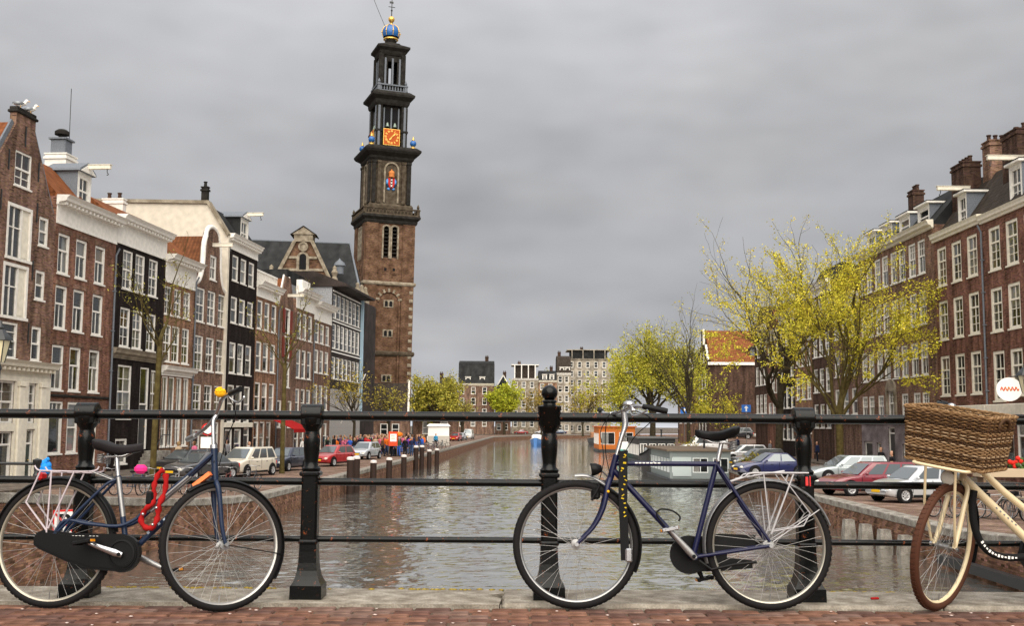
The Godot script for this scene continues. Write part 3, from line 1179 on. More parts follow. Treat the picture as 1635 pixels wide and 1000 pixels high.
func dormer(o: Node3D, x: float, y: float, w: float, h: float, z: float, depth: float, side_m: Material, style := "attic", top := "flat", beam := false) -> void:
	var d := node("dormer", o, Transform3D(Basis.IDENTITY, Vector3(x, y, z)))
	var g := G.new()
	skin(g, v2([0, 0, w, 0, w, h, 0, h]), [[0.16, 0.12, w - 0.32, h - 0.3]], 0.0, 0.15)
	put("dormer_front", g, M.white, d)
	for k in 2:
		var s := G.new()
		s.bx(w * k, 0, -depth, w * k + (0.05 if k == 0 else -0.05), h, -0.001)
		put("cheek", s, side_m, d)
	win(d, 0.16, 0.12, w - 0.32, h - 0.3, style)
	var r := G.new()
	if top == "flat":
		r.bx(-0.16, h, -depth, w + 0.16, h + 0.16, 0.22, 0.03)
		put("dormer_roof", r, M.white, d)
		var r2 := G.new()
		r2.bx(-0.17, h + 0.162, -depth, w + 0.17, h + 0.2, 0.23)
		put("roofing", r2, M.slate, d)
	else:
		r.prism(v2([-0.2, h, w + 0.2, h, w + 0.14, h + 0.14, w / 2, h + 0.62, -0.14, h + 0.14]), -depth, 0.2)
		put("dormer_roof", r, M.lead, d)
		var p := G.new()
		p.prism(v2([-0.1, h + 0.002, w + 0.1, h + 0.002, w / 2, h + 0.5]), 0.202, 0.24)
		put("pediment", p, M.white, d)
	if beam:
		hoist(d, w / 2, h + 0.26, 0.0)


func hoist(o: Node3D, x: float, y: float, z: float) -> void:
	var b := G.new()
	b.bx(x - 0.11, y - 0.02, z - 0.5, x + 0.11, y + 0.22, z + 1.5, 0.02)
	b.bx(x - 0.14, y + 0.222, z - 0.5, x + 0.14, y + 0.25, z + 1.55)
	var h := put("hoist_beam", b, M.cream, o)
	var k := G.new()
	k.tube(smooth([Vector3(x, y - 0.02, z + 1.3), Vector3(x, y - 0.2, z + 1.3), Vector3(x, y - 0.32, z + 1.38), Vector3(x, y - 0.36, z + 1.28)], 4), 0.025, 6)
	put("hook", k, M.iron_far, h)


func anchors(o: Node3D, list: Array) -> void:
	for q in list:
		var g := G.new()
		g.bx(q[0] - 0.035, q[1] - 0.5, 0.004, q[0] + 0.035, q[1] + 0.5, 0.05)
		put("wall_anchor", g, M.iron_far, o)


func pipe(o: Node3D, x: float, y0: float, y1: float) -> void:
	var g := G.new()
	g.tube([Vector3(x, y0, 0.1), Vector3(x, y1 - 0.4, 0.1), Vector3(x, y1, 0.3)], 0.06, 8)
	for k in 5:
		g.bx(x - 0.09, lerpf(y0, y1, (k + 0.4) / 5.5), 0.0, x + 0.09, lerpf(y0, y1, (k + 0.4) / 5.5) + 0.06, 0.17)
	put("drainpipe", g, M.lead, o)


func left_house(d0: float, label: String) -> Node3D:
	R.seed = int(d0 * 10)
	return thing("canal_house", label, "house", Vector3(-24.05 + 0.09 * (d0 - 58.0), 0.0, -d0), LEFT_TURN)


func right_house(d0: float, label: String, x := 27.0) -> Node3D:
	R.seed = int(d0 * 10) + 5
	return thing("canal_house", label, "house", Vector3(x, 0.0, -d0), -PI / 2)


func row(xs: Array, y: float, w: float, h: float, style: String) -> Array:
	var o := []
	for x in xs:
		o.append([x, y, w, h, style])
	return o


func make_left_row() -> void:
	var o: Node3D
	var ws: Array
	# --- 1: spout gable with a cream stone ground floor
	o = left_house(50.0, "brown brick house with pointed gable, two gulls on top and cream stone ground floor")
	ws = [[3.0, 14.6, 1.55, 1.75, "slim"], [1.05, 6.05, 3.0, 1.75, "sash6"], [5.55, 12.0, 0.95, 1.5, "plain"], [5.45, 9.2, 0.95, 1.5, "plain"], [5.35, 6.05, 0.95, 1.75, "plain"], [0.6, 12.0, 0.9, 1.5, "plain"], [0.6, 9.2, 0.9, 1.5, "plain"]]
	var big := [[2.55, 11.0, 2.3, 2.65], [2.45, 8.1, 2.3, 2.6]]
	var shop := [[2.1, 2.9, 1.9, 2.05], [5.15, 2.9, 0.85, 2.0], [5.15, 0.2, 0.85, 2.4], [2.1, 0.2, 1.9, 2.3], [0.5, 0.2, 1.0, 4.6]]
	body(o, 7.24, 13.9, 11.0, M.brick_brown, holes_of(ws) + big + shop, v2([0, 0, 7.24, 0, 7.24, 13.9, 6.9, 13.9, 4.72, 17.6, 4.72, 18.3, 2.9, 18.3, 2.9, 17.6, 0.34, 13.9, 0, 13.9]))
	wins(o, ws)
	for b in big:        # loading hatches: glazed leaf and cream shutter leaf in a broad white frame
		var f := G.new()
		f.bx(0, 0, -0.16, 0.16, b[3], 0.02)
		f.bx(b[2] - 0.16, 0, -0.16, b[2], b[3], 0.02)
		f.bx(0.16, b[3] - 0.16, -0.16, b[2] - 0.16, b[3], 0.018)
		f.bx(-0.05, -0.14, -0.16, b[2] + 0.05, 0.0, 0.09)
		f.bx(1.33, 0, -0.15, 1.43, b[3] - 0.16, -0.02)
		f.bx(0.16, b[3] * 0.55, -0.14, 1.33, b[3] * 0.55 + 0.06, -0.06)
		f.bx(0.72, 0, -0.14, 0.77, b[3] - 0.16, -0.06)
		var fr := at_put("hatch_frame", f, M.white, o, Transform3D(Basis.IDENTITY, Vector3(b[0], b[1], 0)))
		var p := G.new()
		p.quad(Vector3(0.16, 0, -0.11), Vector3(1.33, 0, -0.11), Vector3(1.33, b[3] - 0.16, -0.11), Vector3(0.16, b[3] - 0.16, -0.11))
		put("pane", p, M.glass, fr)
		var l := G.new()
		l.bx(1.43, 0, -0.13, b[2] - 0.16, b[3] - 0.16, -0.07)
		l.bx(1.5, 0.1, -0.08, b[2] - 0.24, b[3] * 0.45, -0.05)
		put("shutter", l, M.cream, fr)
	roof_across(o, 7.24, 13.9, 11.0, 17.9, M.tile_orange)
	var cp := G.new()
	cp.bar(Vector3(0.25, 13.85, -0.17), Vector3(2.9, 17.66, -0.17), 0.46, 0.1, Vector3(0, 0, 1))
	cp.bar(Vector3(7.0, 13.85, -0.17), Vector3(4.72, 17.66, -0.17), 0.46, 0.1, Vector3(0, 0, 1))
	cp.xf = Transform3D.IDENTITY
	put("coping", cp, M.lead, o)
	var cap := G.new()
	cap.bx(2.8, 18.2, -0.44, 4.82, 18.34, 0.1, 0.03)
	cap.bx(2.9, 18.34, -0.4, 4.72, 18.52, 0.04, 0.03)
	put("gable_cap", cap, M.stone_dark, o)
	anchors(o, [[1.9, 13.6], [5.25, 13.6], [1.8, 10.4], [5.1, 10.6], [3.8, 17.2], [2.4, 15.7], [5.2, 15.7], [1.7, 7.6], [5.0, 7.4]])
	var sf := G.new()
	skin(sf, v2([-0.05, 0, 7.3, 0, 7.3, 5.2, -0.05, 5.2]), shop, 0.12, 0.29)
	sf.bx(-0.05, 0.0, 0.0, -0.04, 5.2, 0.12)
	put("stone_front", sf, M.cream, o)
	for k in [0.15, 1.65, 4.15, 6.2]:
		var pl := G.new()
		pl.bx(k, 0.0, 0.121, k + 0.5, 4.7, 0.24, 0.02)
		pl.bx(k - 0.06, 4.7, 0.121, k + 0.56, 4.95, 0.3, 0.02)
		put("pilaster", pl, M.cream, o)
	cornice(o, 7.3, 5.2, 5.95, M.cream, 0.7, true)
	for r in [shop[0], shop[1]]:
		win(o, r[0], r[1], r[2], r[3], "sash6")
	for r in [shop[2], shop[4]]:
		door(o, r[0], r[1], r[2], r[3], M.green_wood)
	win(o, shop[3][0], shop[3][1], shop[3][2], shop[3][3], "shop")
	# --- 2: brick house with white frieze and a hoist dormer
	o = left_house(57.2, "red brown brick house with white frieze and hoist dormer beside the pointed gable")
	ws = row([0.35, 2.3, 4.55], 10.85, 1.25, 2.15, "sash") + row([0.3, 2.25, 4.5], 7.9, 1.25, 2.3, "sash") + row([0.25, 2.15, 4.4], 4.65, 1.25, 2.38, "sash") + [[0.2, 1.3, 1.5, 2.75, "shop"], [2.2, 1.3, 1.2, 2.75, "plain"]]
	body(o, 7.12, 14.9, 11.0, M.brick_red, holes_of(ws) + [[4.5, 0.3, 1.15, 3.7]])
	wins(o, ws)
	door(o, 4.5, 0.3, 1.15, 3.7, M.green_wood)
	for k in 3:
		for y in [13.02, 10.22, 7.05]:
			var ar := G.new()      # flat brick arch
			ar.bx([0.25, 2.2, 4.42][k], y, 0.0, [0.25, 2.2, 4.42][k] + 1.45, y + 0.24, 0.035)
			put("brick_arch", ar, M.brick_brown, o)
	cornice(o, 7.12, 13.45, 14.95, M.white, 0.75)
	var bd := G.new()
	bd.bx(0, 4.28, 0.0, 7.12, 4.42, 0.08, 0.02)
	put("string_course", bd, M.stone_dark, o)
	roof_steep(o, 3.6, 14.9, 11.0, -1.9, 17.1, -4.0, 17.6, M.tile_orange)
	var lr := G.new()
	along_x(lr, v2([0.12, 14.88, -4.0, 15.9, -11.0, 14.92]), 3.6, 7.1)
	put("rear_roof", lr, M.tile_dark, o)
	dormer(o, 2.9, 14.95, 1.6, 2.0, -0.4, 1.9, M.lead, "attic", "gable", true)
	chimney(o, 6.6, -3.4, 1.3, 1.3, 15.0, 18.7, M.white, 0)
	var fl := G.new()
	fl.bx(6.15, 18.78, -3.85, 7.05, 19.65, -2.95, 0.05)
	fl.bx(6.05, 19.65, -3.95, 7.15, 19.75, -2.85)
	put("flue", fl, M.lead, o)
	var cw := G.new()
	cw.xf.origin = Vector3(6.6, 19.75, -3.4)
	cw.lathe([Vector2(0.2, 0), Vector2(0.2, 0.2), Vector2(0.42, 0.26), Vector2(0.42, 0.46), Vector2(0.25, 0.58), Vector2(0, 0.6)], 12)
	put("cowl", cw, M.stone_dark, o)
	var an := G.new()
	an.tube([Vector3(7.05, 16.5, -3.2), Vector3(7.1, 19.0, -3.2), Vector3(7.05, 23.0, -3.2)], 0.022, 5)
	put("antenna", an, M.iron_far, o)
	pipe(o, 7.0, 0.3, 13.2)
	# --- 3: black house
	o = left_house(64.3, "black painted house with white cornice and white window frames behind the bare tree")
	ws = row([1.0, 2.75, 4.75], 11.0, 1.35, 2.35, "sash6") + row([0.95, 2.7, 4.75], 7.5, 1.35, 2.35, "sash6") + [[0.95, 3.2, 1.9, 3.2, "sash6"], [1.0, 0.5, 1.6, 1.5, "plain"]]
	body(o, 7.33, 14.9, 10.0, M.brick_black, holes_of(ws) + [[4.1, 1.3, 1.3, 5.1], [5.7, 3.3, 1.1, 3.0]])
	wins(o, ws)
	door(o, 4.1, 1.3, 1.3, 5.1, M.dark_wood, 0.55)
	win(o, 5.7, 3.3, 1.1, 3.0, "sash6")
	cornice(o, 7.33, 13.6, 15.3, M.white, 0.7)
	cornice(o, 7.33, 6.75, 7.35, M.stone_pale, 0.4, false)
	roof_steep(o, 7.33, 14.9, 10.0, -1.8, 16.4, -4.0, 16.9, M.tile_orange)
	chimney(o, 6.9, -3.5, 0.5, 1.4, 15.0, 17.6, M.white, 2)
	stoop(o, 3.7, 2.2, 1.3)
	# --- 4: low red brown house
	o = left_house(71.6, "narrow orange brown brick house with white frieze between the black house and the bell gable")
	ws = row([0.05, 1.6, 3.25], 10.1, 1.2, 1.85, "sash6") + row([0.05, 1.5, 3.2], 7.0, 1.25, 2.42, "sash6") + row([0.15, 1.25, 2.5, 3.75], 1.4, 0.95, 4.6, "slim")
	body(o, 5.32, 14.0, 10.0, M.brick_orange, holes_of(ws))
	wins(o, ws)
	cornice(o, 5.32, 12.2, 14.05, M.white, 0.8)
	cornice(o, 5.32, 6.05, 6.7, M.white, 0.5, false)
	roof_steep(o, 5.32, 14.0, 10.0, -1.8, 15.7, -4.0, 16.3, M.tile_orange)
	stoop(o, 2.3, 2.4, 1.2)
	pipe(o, 5.2, 0.3, 13.2)
	# --- 5: bell gable
	o = left_house(76.9, "brown brick house with curved bell gable, white edging and small attic window")
	ws = [[2.65, 13.45, 1.3, 1.8, "attic"]] + row([0.25, 2.4, 4.6], 10.15, 1.55, 2.42, "sash6") + row([0.25, 2.4, 4.5], 6.7, 1.55, 2.45, "sash6") + row([0.2, 2.35, 4.4], 3.3, 1.55, 2.4, "sash6") + [[0.4, 0.3, 1.4, 2.2, "plain"]]
	var bell := PackedVector2Array([Vector2(0, 0), Vector2(6.23, 0), Vector2(6.23, 12.7)])
	var side_r := smooth([Vector2(6.23, 12.75), Vector2(5.35, 13.2), Vector2(4.85, 14.3), Vector2(4.7, 15.8), Vector2(4.35, 16.5)], 5)
	for q in side_r:
		bell.append(q)
	for k in 9:
		bell.append(Vector2(3.115 + 1.2 * cos(PI * (k + 0.5) / 9), 16.55 + 0.75 * sin(PI * (k + 0.5) / 9)))
	for k in range(side_r.size() - 1, -1, -1):
		bell.append(Vector2(6.23 - side_r[k].x, side_r[k].y))
	bell.append(Vector2(0, 12.7))
	body(o, 6.23, 12.6, 11.0, M.brick_mid, holes_of(ws) + [[4.3, 0.3, 1.2, 2.7]], bell)
	wins(o, ws)
	door(o, 4.3, 0.3, 1.2, 2.7, M.green_wood)
	var tr := G.new()
	for s in 2:
		var pts := []
		for q in side_r:
			pts.append(Vector3(q.x if s else 6.23 - q.x, q.y + 0.03, -0.1))
		tr.tube(pts, 0.2, 6)
	var arc := []
	for k in 10:
		arc.append(Vector3(3.115 + 1.25 * cos(PI * k / 9), 16.55 + 0.8 * sin(PI * k / 9), -0.1))
	tr.tube(arc, 0.18, 6)
	put("gable_edging", tr, M.white, o)
	roof_across(o, 6.23, 12.6, 11.0, 16.7, M.tile_brown)
	hoist(o, 3.1, 15.9, 0.0)
	# --- 6: tall black house with a cream side wall
	o = left_house(83.1, "tall black brick house with cream side wall and hoist dormer, beside the bell gable")
	ws = row([1.15, 3.05, 5.0], 14.0, 1.35, 2.0, "plain") + row([1.1, 3.0, 4.95], 10.7, 1.4, 2.05, "plain") + row([1.1, 2.95, 4.85], 6.8, 1.4, 2.4, "plain") + row([1.0, 2.9, 4.8], 3.0, 1.4, 2.9, "plain") + [[0.7, 0.2, 1.6, 2.3, "plain"], [2.8, 0.2, 1.6, 2.3, "plain"]]
	body(o, 7.1, 17.4, 12.0, M.brick_black, holes_of(ws) + [[5.0, 0.2, 1.3, 2.4]], PackedVector2Array(), M.cream)
	wins(o, ws)
	door(o, 5.0, 0.2, 1.3, 2.4, M.dark_wood, 0.75)
	var sw := G.new()
	along_x(sw, v2([0.15, 0.2, 0.15, 17.2, -0.5, 18.0, -1.6, 19.7, -13.0, 20.0, -13.0, 0.2]), -0.32, 0.02)
	put("side_gable", sw, tri(sm(0.66, 0.60, 0.50, 0.8), M.tex_soft, 5.0), o)
	var sc := G.new()
	along_x(sc, v2([-1.6, 19.7, -13.0, 20.0, -13.0, 20.25, -1.5, 19.95, 0.2, 17.35, 0.1, 17.1]), -0.5, 0.2)
	put("side_coping", sc, M.stone_pale, o)
	var rf := G.new()
	along_x(rf, v2([0.0, 17.42, -1.6, 19.6, -12.0, 19.8, -12.0, 17.42]), 0.03, 7.08)
	put("roof", rf, M.slate, o)
	cornice(o, 7.1, 16.35, 17.45, M.white, 0.6)
	dormer(o, 3.0, 17.0, 1.9, 2.3, -0.1, 3.0, M.slate, "attic", "gable", true)
	chimney(o, -0.1, -1.9, 0.35, 0.5, 19.8, 21.0, M.stone_dark, 1, M.stone_dark)
	var sb := G.new()
	sb.bx(0.3, 2.62, 0.01, 6.8, 3.0, 0.14, 0.02)
	put("fascia", sb, M.cream, o)
	# --- 7
	o = left_house(90.2, "light brown brick house with white roof balustrade, right of the tall black house")
	ws = row([0.35, 2.25, 4.2], 10.8, 1.35, 2.4, "plain") + row([0.3, 2.15, 4.1], 7.3, 1.4, 2.45, "plain") + row([0.3, 2.15, 4.1], 3.95, 1.4, 2.4, "plain") + row([0.3, 1.9, 3.6], 0.4, 1.3, 2.7, "plain")
	body(o, 6.13, 13.8, 11.0, M.brick_orange, holes_of(ws))
	wins(o, ws)
	cornice(o, 6.13, 13.45, 14.7, M.white, 0.7)
	var bal := G.new()
	bal.bx(0.1, 15.6, -0.3, 6.0, 15.75, -0.1)
	for k in 15:
		bal.bx(0.15 + 0.41 * k, 14.7, -0.26, 0.27 + 0.41 * k, 15.6, -0.14)
	put("balustrade", bal, M.white, o)
	chimney(o, 4.6, -4.0, 1.6, 0.9, 13.9, 16.6, M.stone_dark, 2)
	pipe(o, 6.05, 0.3, 13.2)
	# --- 8: warehouse gable
	o = left_house(96.3, "narrow warehouse house with orange tiled roof, red shutters and hoist under a plain gable")
	ws = [[2.0, 6.2, 1.9, 2.3, "sash6"], [0.4, 2.6, 1.2, 2.4, "plain"], [3.6, 2.6, 1.2, 2.4, "plain"]]
	body(o, 5.42, 12.6, 11.0, M.brick_mid, holes_of(ws) + [[2.0, 11.0, 1.4, 2.3], [2.0, 8.8, 1.4, 2.0], [1.9, 0.3, 1.3, 3.0]], v2([0, 0, 5.42, 0, 5.42, 12.6, 3.4, 16.2, 2.0, 16.2, 0, 12.6]))
	wins(o, ws)
	door(o, 1.9, 0.3, 1.3, 3.0, M.green_wood)
	for y in [[11.0, 2.3], [8.8, 2.0]]:
		var f := G.new()
		f.bx(2.0, y[0], -0.15, 3.4, y[0] + 0.1, 0.05)
		f.bx(2.0, y[0] + y[1] - 0.12, -0.15, 3.4, y[0] + y[1], 0.05)
		f.bx(2.0, y[0] + 0.1, -0.15, 2.14, y[0] + y[1] - 0.12, 0.05)
		f.bx(3.26, y[0] + 0.1, -0.15, 3.4, y[0] + y[1] - 0.12, 0.05)
		var hf := put("hatch_frame", f, M.white, o)
		for s in 2:
			var sh := G.new()
			sh.bx(1.25 if s == 0 else 3.42, y[0] + 0.05, 0.03, 1.98 if s == 0 else 4.15, y[0] + y[1] - 0.1, 0.09, 0.02)
			put("shutter", sh, M.shutter_red, hf)
	roof_across(o, 5.42, 12.6, 11.0, 16.1, M.tile_orange)
	var c8 := G.new()
	c8.bar(Vector3(-0.05, 12.55, -0.17), Vector3(2.0, 16.24, -0.17), 0.4, 0.12, Vector3(0, 0, 1))
	c8.bar(Vector3(5.47, 12.55, -0.17), Vector3(3.42, 16.24, -0.17), 0.4, 0.12, Vector3(0, 0, 1))
	put("coping", c8, M.white, o)
	hoist(o, 2.7, 14.4, 0.0)
	# --- 9 and 10: two houses with tall white attic friezes
	o = left_house(101.7, "brick house with tall white stepped frieze beside the narrow orange roof")
	ws = row([0.5, 2.35, 4.3], 10.9, 1.3, 2.5, "plain") + row([0.5, 2.3, 4.2], 7.2, 1.35, 2.7, "plain") + row([0.5, 2.3, 4.2], 3.6, 1.35, 2.6, "plain") + row([0.5, 2.3], 0.4, 1.35, 2.3, "plain")
	body(o, 6.33, 14.6, 11.0, M.brick_brown, holes_of(ws) + [[4.3, 0.3, 1.2, 2.5]])
	wins(o, ws)
	door(o, 4.3, 0.3, 1.2, 2.5, M.green_wood)
	cornice(o, 6.33, 13.7, 15.5, M.white, 0.9)
	var at9 := G.new()
	at9.bx(1.9, 15.5, -0.6, 4.6, 16.6, 0.0, 0.03)
	put("attic_block", at9, M.white, o)
	pipe(o, 6.2, 0.3, 13.2)
	o = left_house(108.0, "brick house with low white attic frieze beside the wide dark block with ribbon windows")
	ws = row([0.5, 2.4, 4.5], 11.0, 1.4, 1.95, "plain") + row([0.5, 2.4, 4.4], 8.0, 1.4, 2.3, "plain") + row([0.5, 2.4, 4.4], 4.3, 1.4, 2.5, "plain") + row([2.4, 4.4], 0.4, 1.4, 2.6, "plain")
	body(o, 6.73, 13.9, 11.0, M.brick_brown, holes_of(ws) + [[0.6, 0.3, 1.2, 2.7]])
	wins(o, ws)
	door(o, 0.6, 0.3, 1.2, 2.7, M.dark_wood)
	cornice(o, 6.73, 13.2, 15.0, M.white, 0.9)
	var hut := G.new()
	hut.bx(0.4, 14.9, -8.0, 6.2, 18.1, -3.0)
	put("roof_extension", hut, M.grey_wall, o)
	var hb := G.new()
	hb.bx(0.3, 17.0, -8.2, 6.3, 18.3, -2.99)
	put("dark_band", hb, M.slate, o)
	# --- 11: wide modern block
	o = left_house(114.7, "wide dark brown block with ribbon windows and black overhanging flat roof")
	ws = []
	for k in 7:
		ws.append([0.55 + 1.82 * k, 14.1, 1.5, 2.6, "museum"])
		ws.append([0.55 + 1.82 * k, 10.9, 1.5, 2.6, "museum"])
		ws.append([0.55 + 1.82 * k, 7.7, 1.5, 2.3, "museum"])
	body(o, 13.7, 17.3, 14.0, M.dark_panel, holes_of(ws), PackedVector2Array(), M.grey_wall)
	wins(o, ws)
	for y in [10.45, 13.7, 16.9]:
		var b := G.new()
		b.bx(0.3, y, 0.004, 13.4, y + 0.12, 0.1)
		put("white_band", b, M.white_clean, o)
	var rf11 := G.new()
	rf11.xf = Transform3D(Basis(Vector3.RIGHT, 0.0), Vector3.ZERO)
	along_x(rf11, v2([1.6, 17.35, 1.6, 17.6, -2.0, 19.0, -14.0, 18.8, -14.0, 17.35]), -0.2, 13.9)
	put("roof", rf11, M.dark_panel, o)
	var pp := G.new()
	for k in 12:
		pp.bx(0.05 + 1.14 * k, 0.0, 0.02, 1.15 + 1.14 * k, 6.6, 0.1, 0.01)
	put("cladding", pp, M.pale_panel, o).set_meta("kind", "stuff")
	# --- 12: windowless dark block
	o = left_house(128.3, "windowless dark grey brown block with pale blue corner strip in front of the tower")
	body(o, 7.8, 17.4, 12.0, M.dark_panel, [])
	for k in 6:
		var b := G.new()
		b.bx(0.02 + 1.3 * k, 0.05, 0.003, 1.28 + 1.3 * k, 17.3, 0.06, 0.012)
		put("panel", b, M.dark_panel, o)
	var st := G.new()
	st.bx(-0.25, 4.0, -0.4, -0.01, 17.6, 0.35)
	put("corner_strip", st, sm(0.36, 0.50, 0.60, 0.5), o)
	var fn := G.new()
	for k in 3:
		fn.xf.origin = Vector3(0.9 + 2.1 * k, 17.4, -0.7)
		fn.lathe([Vector2(0.5, 0), Vector2(0.5, 0.5), Vector2(0.25, 0.7), Vector2(0.45, 1.2), Vector2(0.2, 1.8), Vector2(0.25, 2.1), Vector2(0, 2.3)], 10)
	put("finials", fn, M.stone_pale, o).set_meta("kind", "stuff")


func stoop(o: Node3D, x: float, w: float, top: float) -> void:   # stone steps with an iron rail
	var n := int(top / 0.2)
	for k in n:
		var g := G.new()
		g.bx(x + 0.25 * k, 0.0, 0.05, x + 0.25 * (k + 1) if k < n - 1 else x + w + 0.6, 0.2 * (k + 1), 1.15, 0.015)
		put("step", g, M.stone, o)
	var r := G.new()
	r.tube([Vector3(x, 0.9, 1.1), Vector3(x + 0.25 * n, top + 0.9, 1.1), Vector3(x + w + 0.6, top + 0.9, 1.1)], 0.03, 6)
	for k in 5:
		var t := k / 4.0
		var px := lerpf(x + 0.02, x + w + 0.55, t)
		var py := minf(top, (px - x) / 0.25 * 0.2)
		r.tube([Vector3(px, py, 1.1), Vector3(px, py + 0.9, 1.1)], 0.02, 5)
	put("stair_rail", r, M.iron_far, o)


func make_right_row() -> void:
	var o: Node3D
	var ws: Array
	# --- nearest: partly outside the picture
	o = right_house(62.3, "nearest dark red brick house with steep dark tiled roof and big brick chimney")
	ws = []
	for k in 3:
		for r in [[11.8, 2.45], [8.35, 2.45]]:
			ws.append([0.8 + 2.15 * k, r[0], 1.45, r[1], "cross"])
		ws.append([0.8 + 2.15 * k, 4.75 if k else 4.5, 1.45, 2.5 if k else 2.75, "cross"])
	var gs := [[0.6, 0.5, 2.4, 2.9, "shop"], [3.4, 0.5, 2.4, 2.9, "shop"]]
	body(o, 7.2, 14.75, 11.0, M.brick_wine, holes_of(ws) + holes_of(gs))
	wins(o, ws + gs)
	cornice(o, 7.2, 14.65, 15.1, M.cream, 0.34, false)
	var fb := G.new()
	fb.bx(0.05, 3.55, 0.003, 7.1, 4.3, 0.22, 0.03)
	put("fascia", fb, M.cream, o)
	roof_steep(o, 7.2, 14.8, 11.0, -2.6, 18.9, -5.0, 19.8, M.tile_dark)
	dormer(o, 2.9, 15.2, 1.5, 2.1, -0.35, 2.0, M.lead, "slim", "flat", true)
	chimney(o, 0.9, -2.0, 1.9, 1.3, 16.5, 19.8, M.brick_dark, 2)
	chimney(o, 6.2, -2.4, 1.2, 1.3, 17.0, 20.4, M.brick_dark, 2)
	pipe(o, 0.08, 4.3, 14.6)
	# --- second
	o = right_house(69.5, "dark red brick house with small white dormer and wide dark chimney, left of the drainpipe")
	ws = []
	for k in 3:
		for r in [[11.85, 2.45], [8.45, 2.45], [4.97, 2.47]]:
			ws.append([0.45 + 2.28 * k, r[0], 1.45, r[1], "cross"])
	gs = [[0.5, 0.5, 1.7, 2.9, "shop"], [2.6, 0.5, 1.7, 2.9, "shop"]]
	body(o, 7.2, 14.75, 11.0, M.brick_wine, holes_of(ws) + holes_of(gs) + [[5.0, 0.15, 1.3, 3.2]])
	wins(o, ws + gs)
	door(o, 5.0, 0.15, 1.3, 3.2, M.green_wood)
	cornice(o, 7.2, 14.75, 15.25, M.cream, 0.34, false)
	fb = G.new()
	fb.bx(0.05, 3.6, 0.003, 7.1, 4.3, 0.2, 0.03)
	put("fascia", fb, M.cream, o)
	roof_steep(o, 7.2, 14.8, 11.0, -2.6, 18.6, -5.0, 19.5, M.tile_dark)
	dormer(o, 3.1, 15.2, 1.3, 1.95, -0.35, 2.0, M.lead, "slim", "flat", true)
	chimney(o, 1.0, -1.8, 1.9, 1.1, 16.4, 19.6, M.brick_dark, 4)
	chimney(o, 2.9, -2.9, 1.1, 1.2, 17.0, 20.6, M.brick_umber, 3)
	for k in 9:
		var sn := G.new()
		sn.bx(0.35 + 0.2 * k, 15.3 + 0.36 * k, -0.9 - 0.38 * k, 0.55 + 0.2 * k, 15.5 + 0.36 * k, -0.7 - 0.38 * k, 0.03)
		put("step_stone", sn, M.lead, o)
	# --- the long institutional building
	o = right_house(84.7, "long brown brick building with paired white windows, four flat dormers and lilac plaster base")
	ws = []
	var xs := [0.2, 1.75, 3.65, 5.25, 7.1, 8.75, 10.65, 12.35]
	for x in xs:
		ws.append([x, 13.1, 1.3, 2.25, "pair"])
		ws.append([x, 9.75, 1.3, 2.2, "pair"])
		ws.append([x, 6.42, 1.3, 2.2, "pair"])
	for x in [0.05, 1.6, 3.7, 8.6, 10.85, 12.4]:
		ws.append([x, 3.65, 1.25, 1.65, "pair"])
	gs = [[8.6, 0.85, 1.3, 1.0, "slim"], [11.6, 0.75, 1.5, 1.15, "slim"], [3.3, 0.85, 1.0, 1.0, "slim"]]
	body(o, 15.2, 16.0, 12.0, M.brick_umber, holes_of(ws) + holes_of(gs) + [[5.9, 3.65, 1.5, 2.3], [5.75, 0.1, 1.5, 2.9], [0.4, 0.1, 2.0, 1.8]])
	wins(o, ws + gs)
	win(o, 5.9, 3.65, 1.5, 2.0, "pair", "arched_window")
	door(o, 5.75, 0.1, 1.5, 2.9, M.dark_wood, 0.85)
	door(o, 0.4, 0.1, 2.0, 1.8, M.dark_wood, 0.95)
	var fan := G.new()
	var fp := PackedVector2Array()
	for k in 13:
		fp.append(Vector2(6.65 + 1.0 * cos(PI * k / 12), 5.55 + 0.85 * sin(PI * k / 12)))
	fan.prism(fp, 0.003, 0.14)
	for s in 2:
		fan.bx(5.62 if s == 0 else 7.4, 3.4, 0.003, 5.9 if s == 0 else 7.68, 5.55, 0.12)
	put("stone_surround", fan, M.stone_pale, o)
	var pl := G.new()
	skin(pl, v2([-0.02, 0.0, 15.22, 0.0, 15.22, 3.2, -0.02, 3.2]), holes_of(gs) + [[5.75, 0.1, 1.5, 2.9], [0.4, 0.1, 2.0, 1.8]], 0.08, 0.25)
	pl.bx(-0.03, 3.2, 0.003, 15.23, 3.36, 0.16)
	put("plaster_base", pl, M.lilac, o)
	cornice(o, 15.2, 15.75, 16.3, M.cream, 0.5, false)
	roof_steep(o, 15.2, 16.0, 12.0, -2.4, 18.9, -5.0, 19.5, M.slate)
	for k in 4:
		dormer(o, 0.6 + 3.55 * k, 16.3, 2.1, 1.45, -0.5, 3.0, M.lead, "plain", "flat")
	chimney(o, 7.3, -1.9, 0.95, 0.8, 17.0, 19.8, M.brick_dark, 3)
	# --- houses behind the trees
	var spec := [
		[92.2, 7.4, 13.2, "brick_mid", 15.5, "tile_brown", "white", "brown brick house with white window frames behind the big yellow green tree"],
		[98.6, 6.3, 15.2, "brick_dark", 17.0, "slate", "white", "dark brick house with tall white windows behind the trunk of the big tree"],
		[105.0, 6.3, 11.6, "brick_orange", 14.2, "tile_orange", "white", "low orange brick house with tiled roof behind the two street trees"],
		[111.5, 6.4, 14.0, "brick_black", 15.5, "slate", "white", "black house with rows of white windows between the two street trees"],
		[117.6, 6.0, 12.6, "brick_wine", 15.2, "tile_brown", "cream", "wine red house with cream frieze left of the darker street tree"],
		[124.0, 6.3, 13.6, "brick_dark", 16.2, "tile_dark", "white", "dark end house of the right row beside the open side street"]]
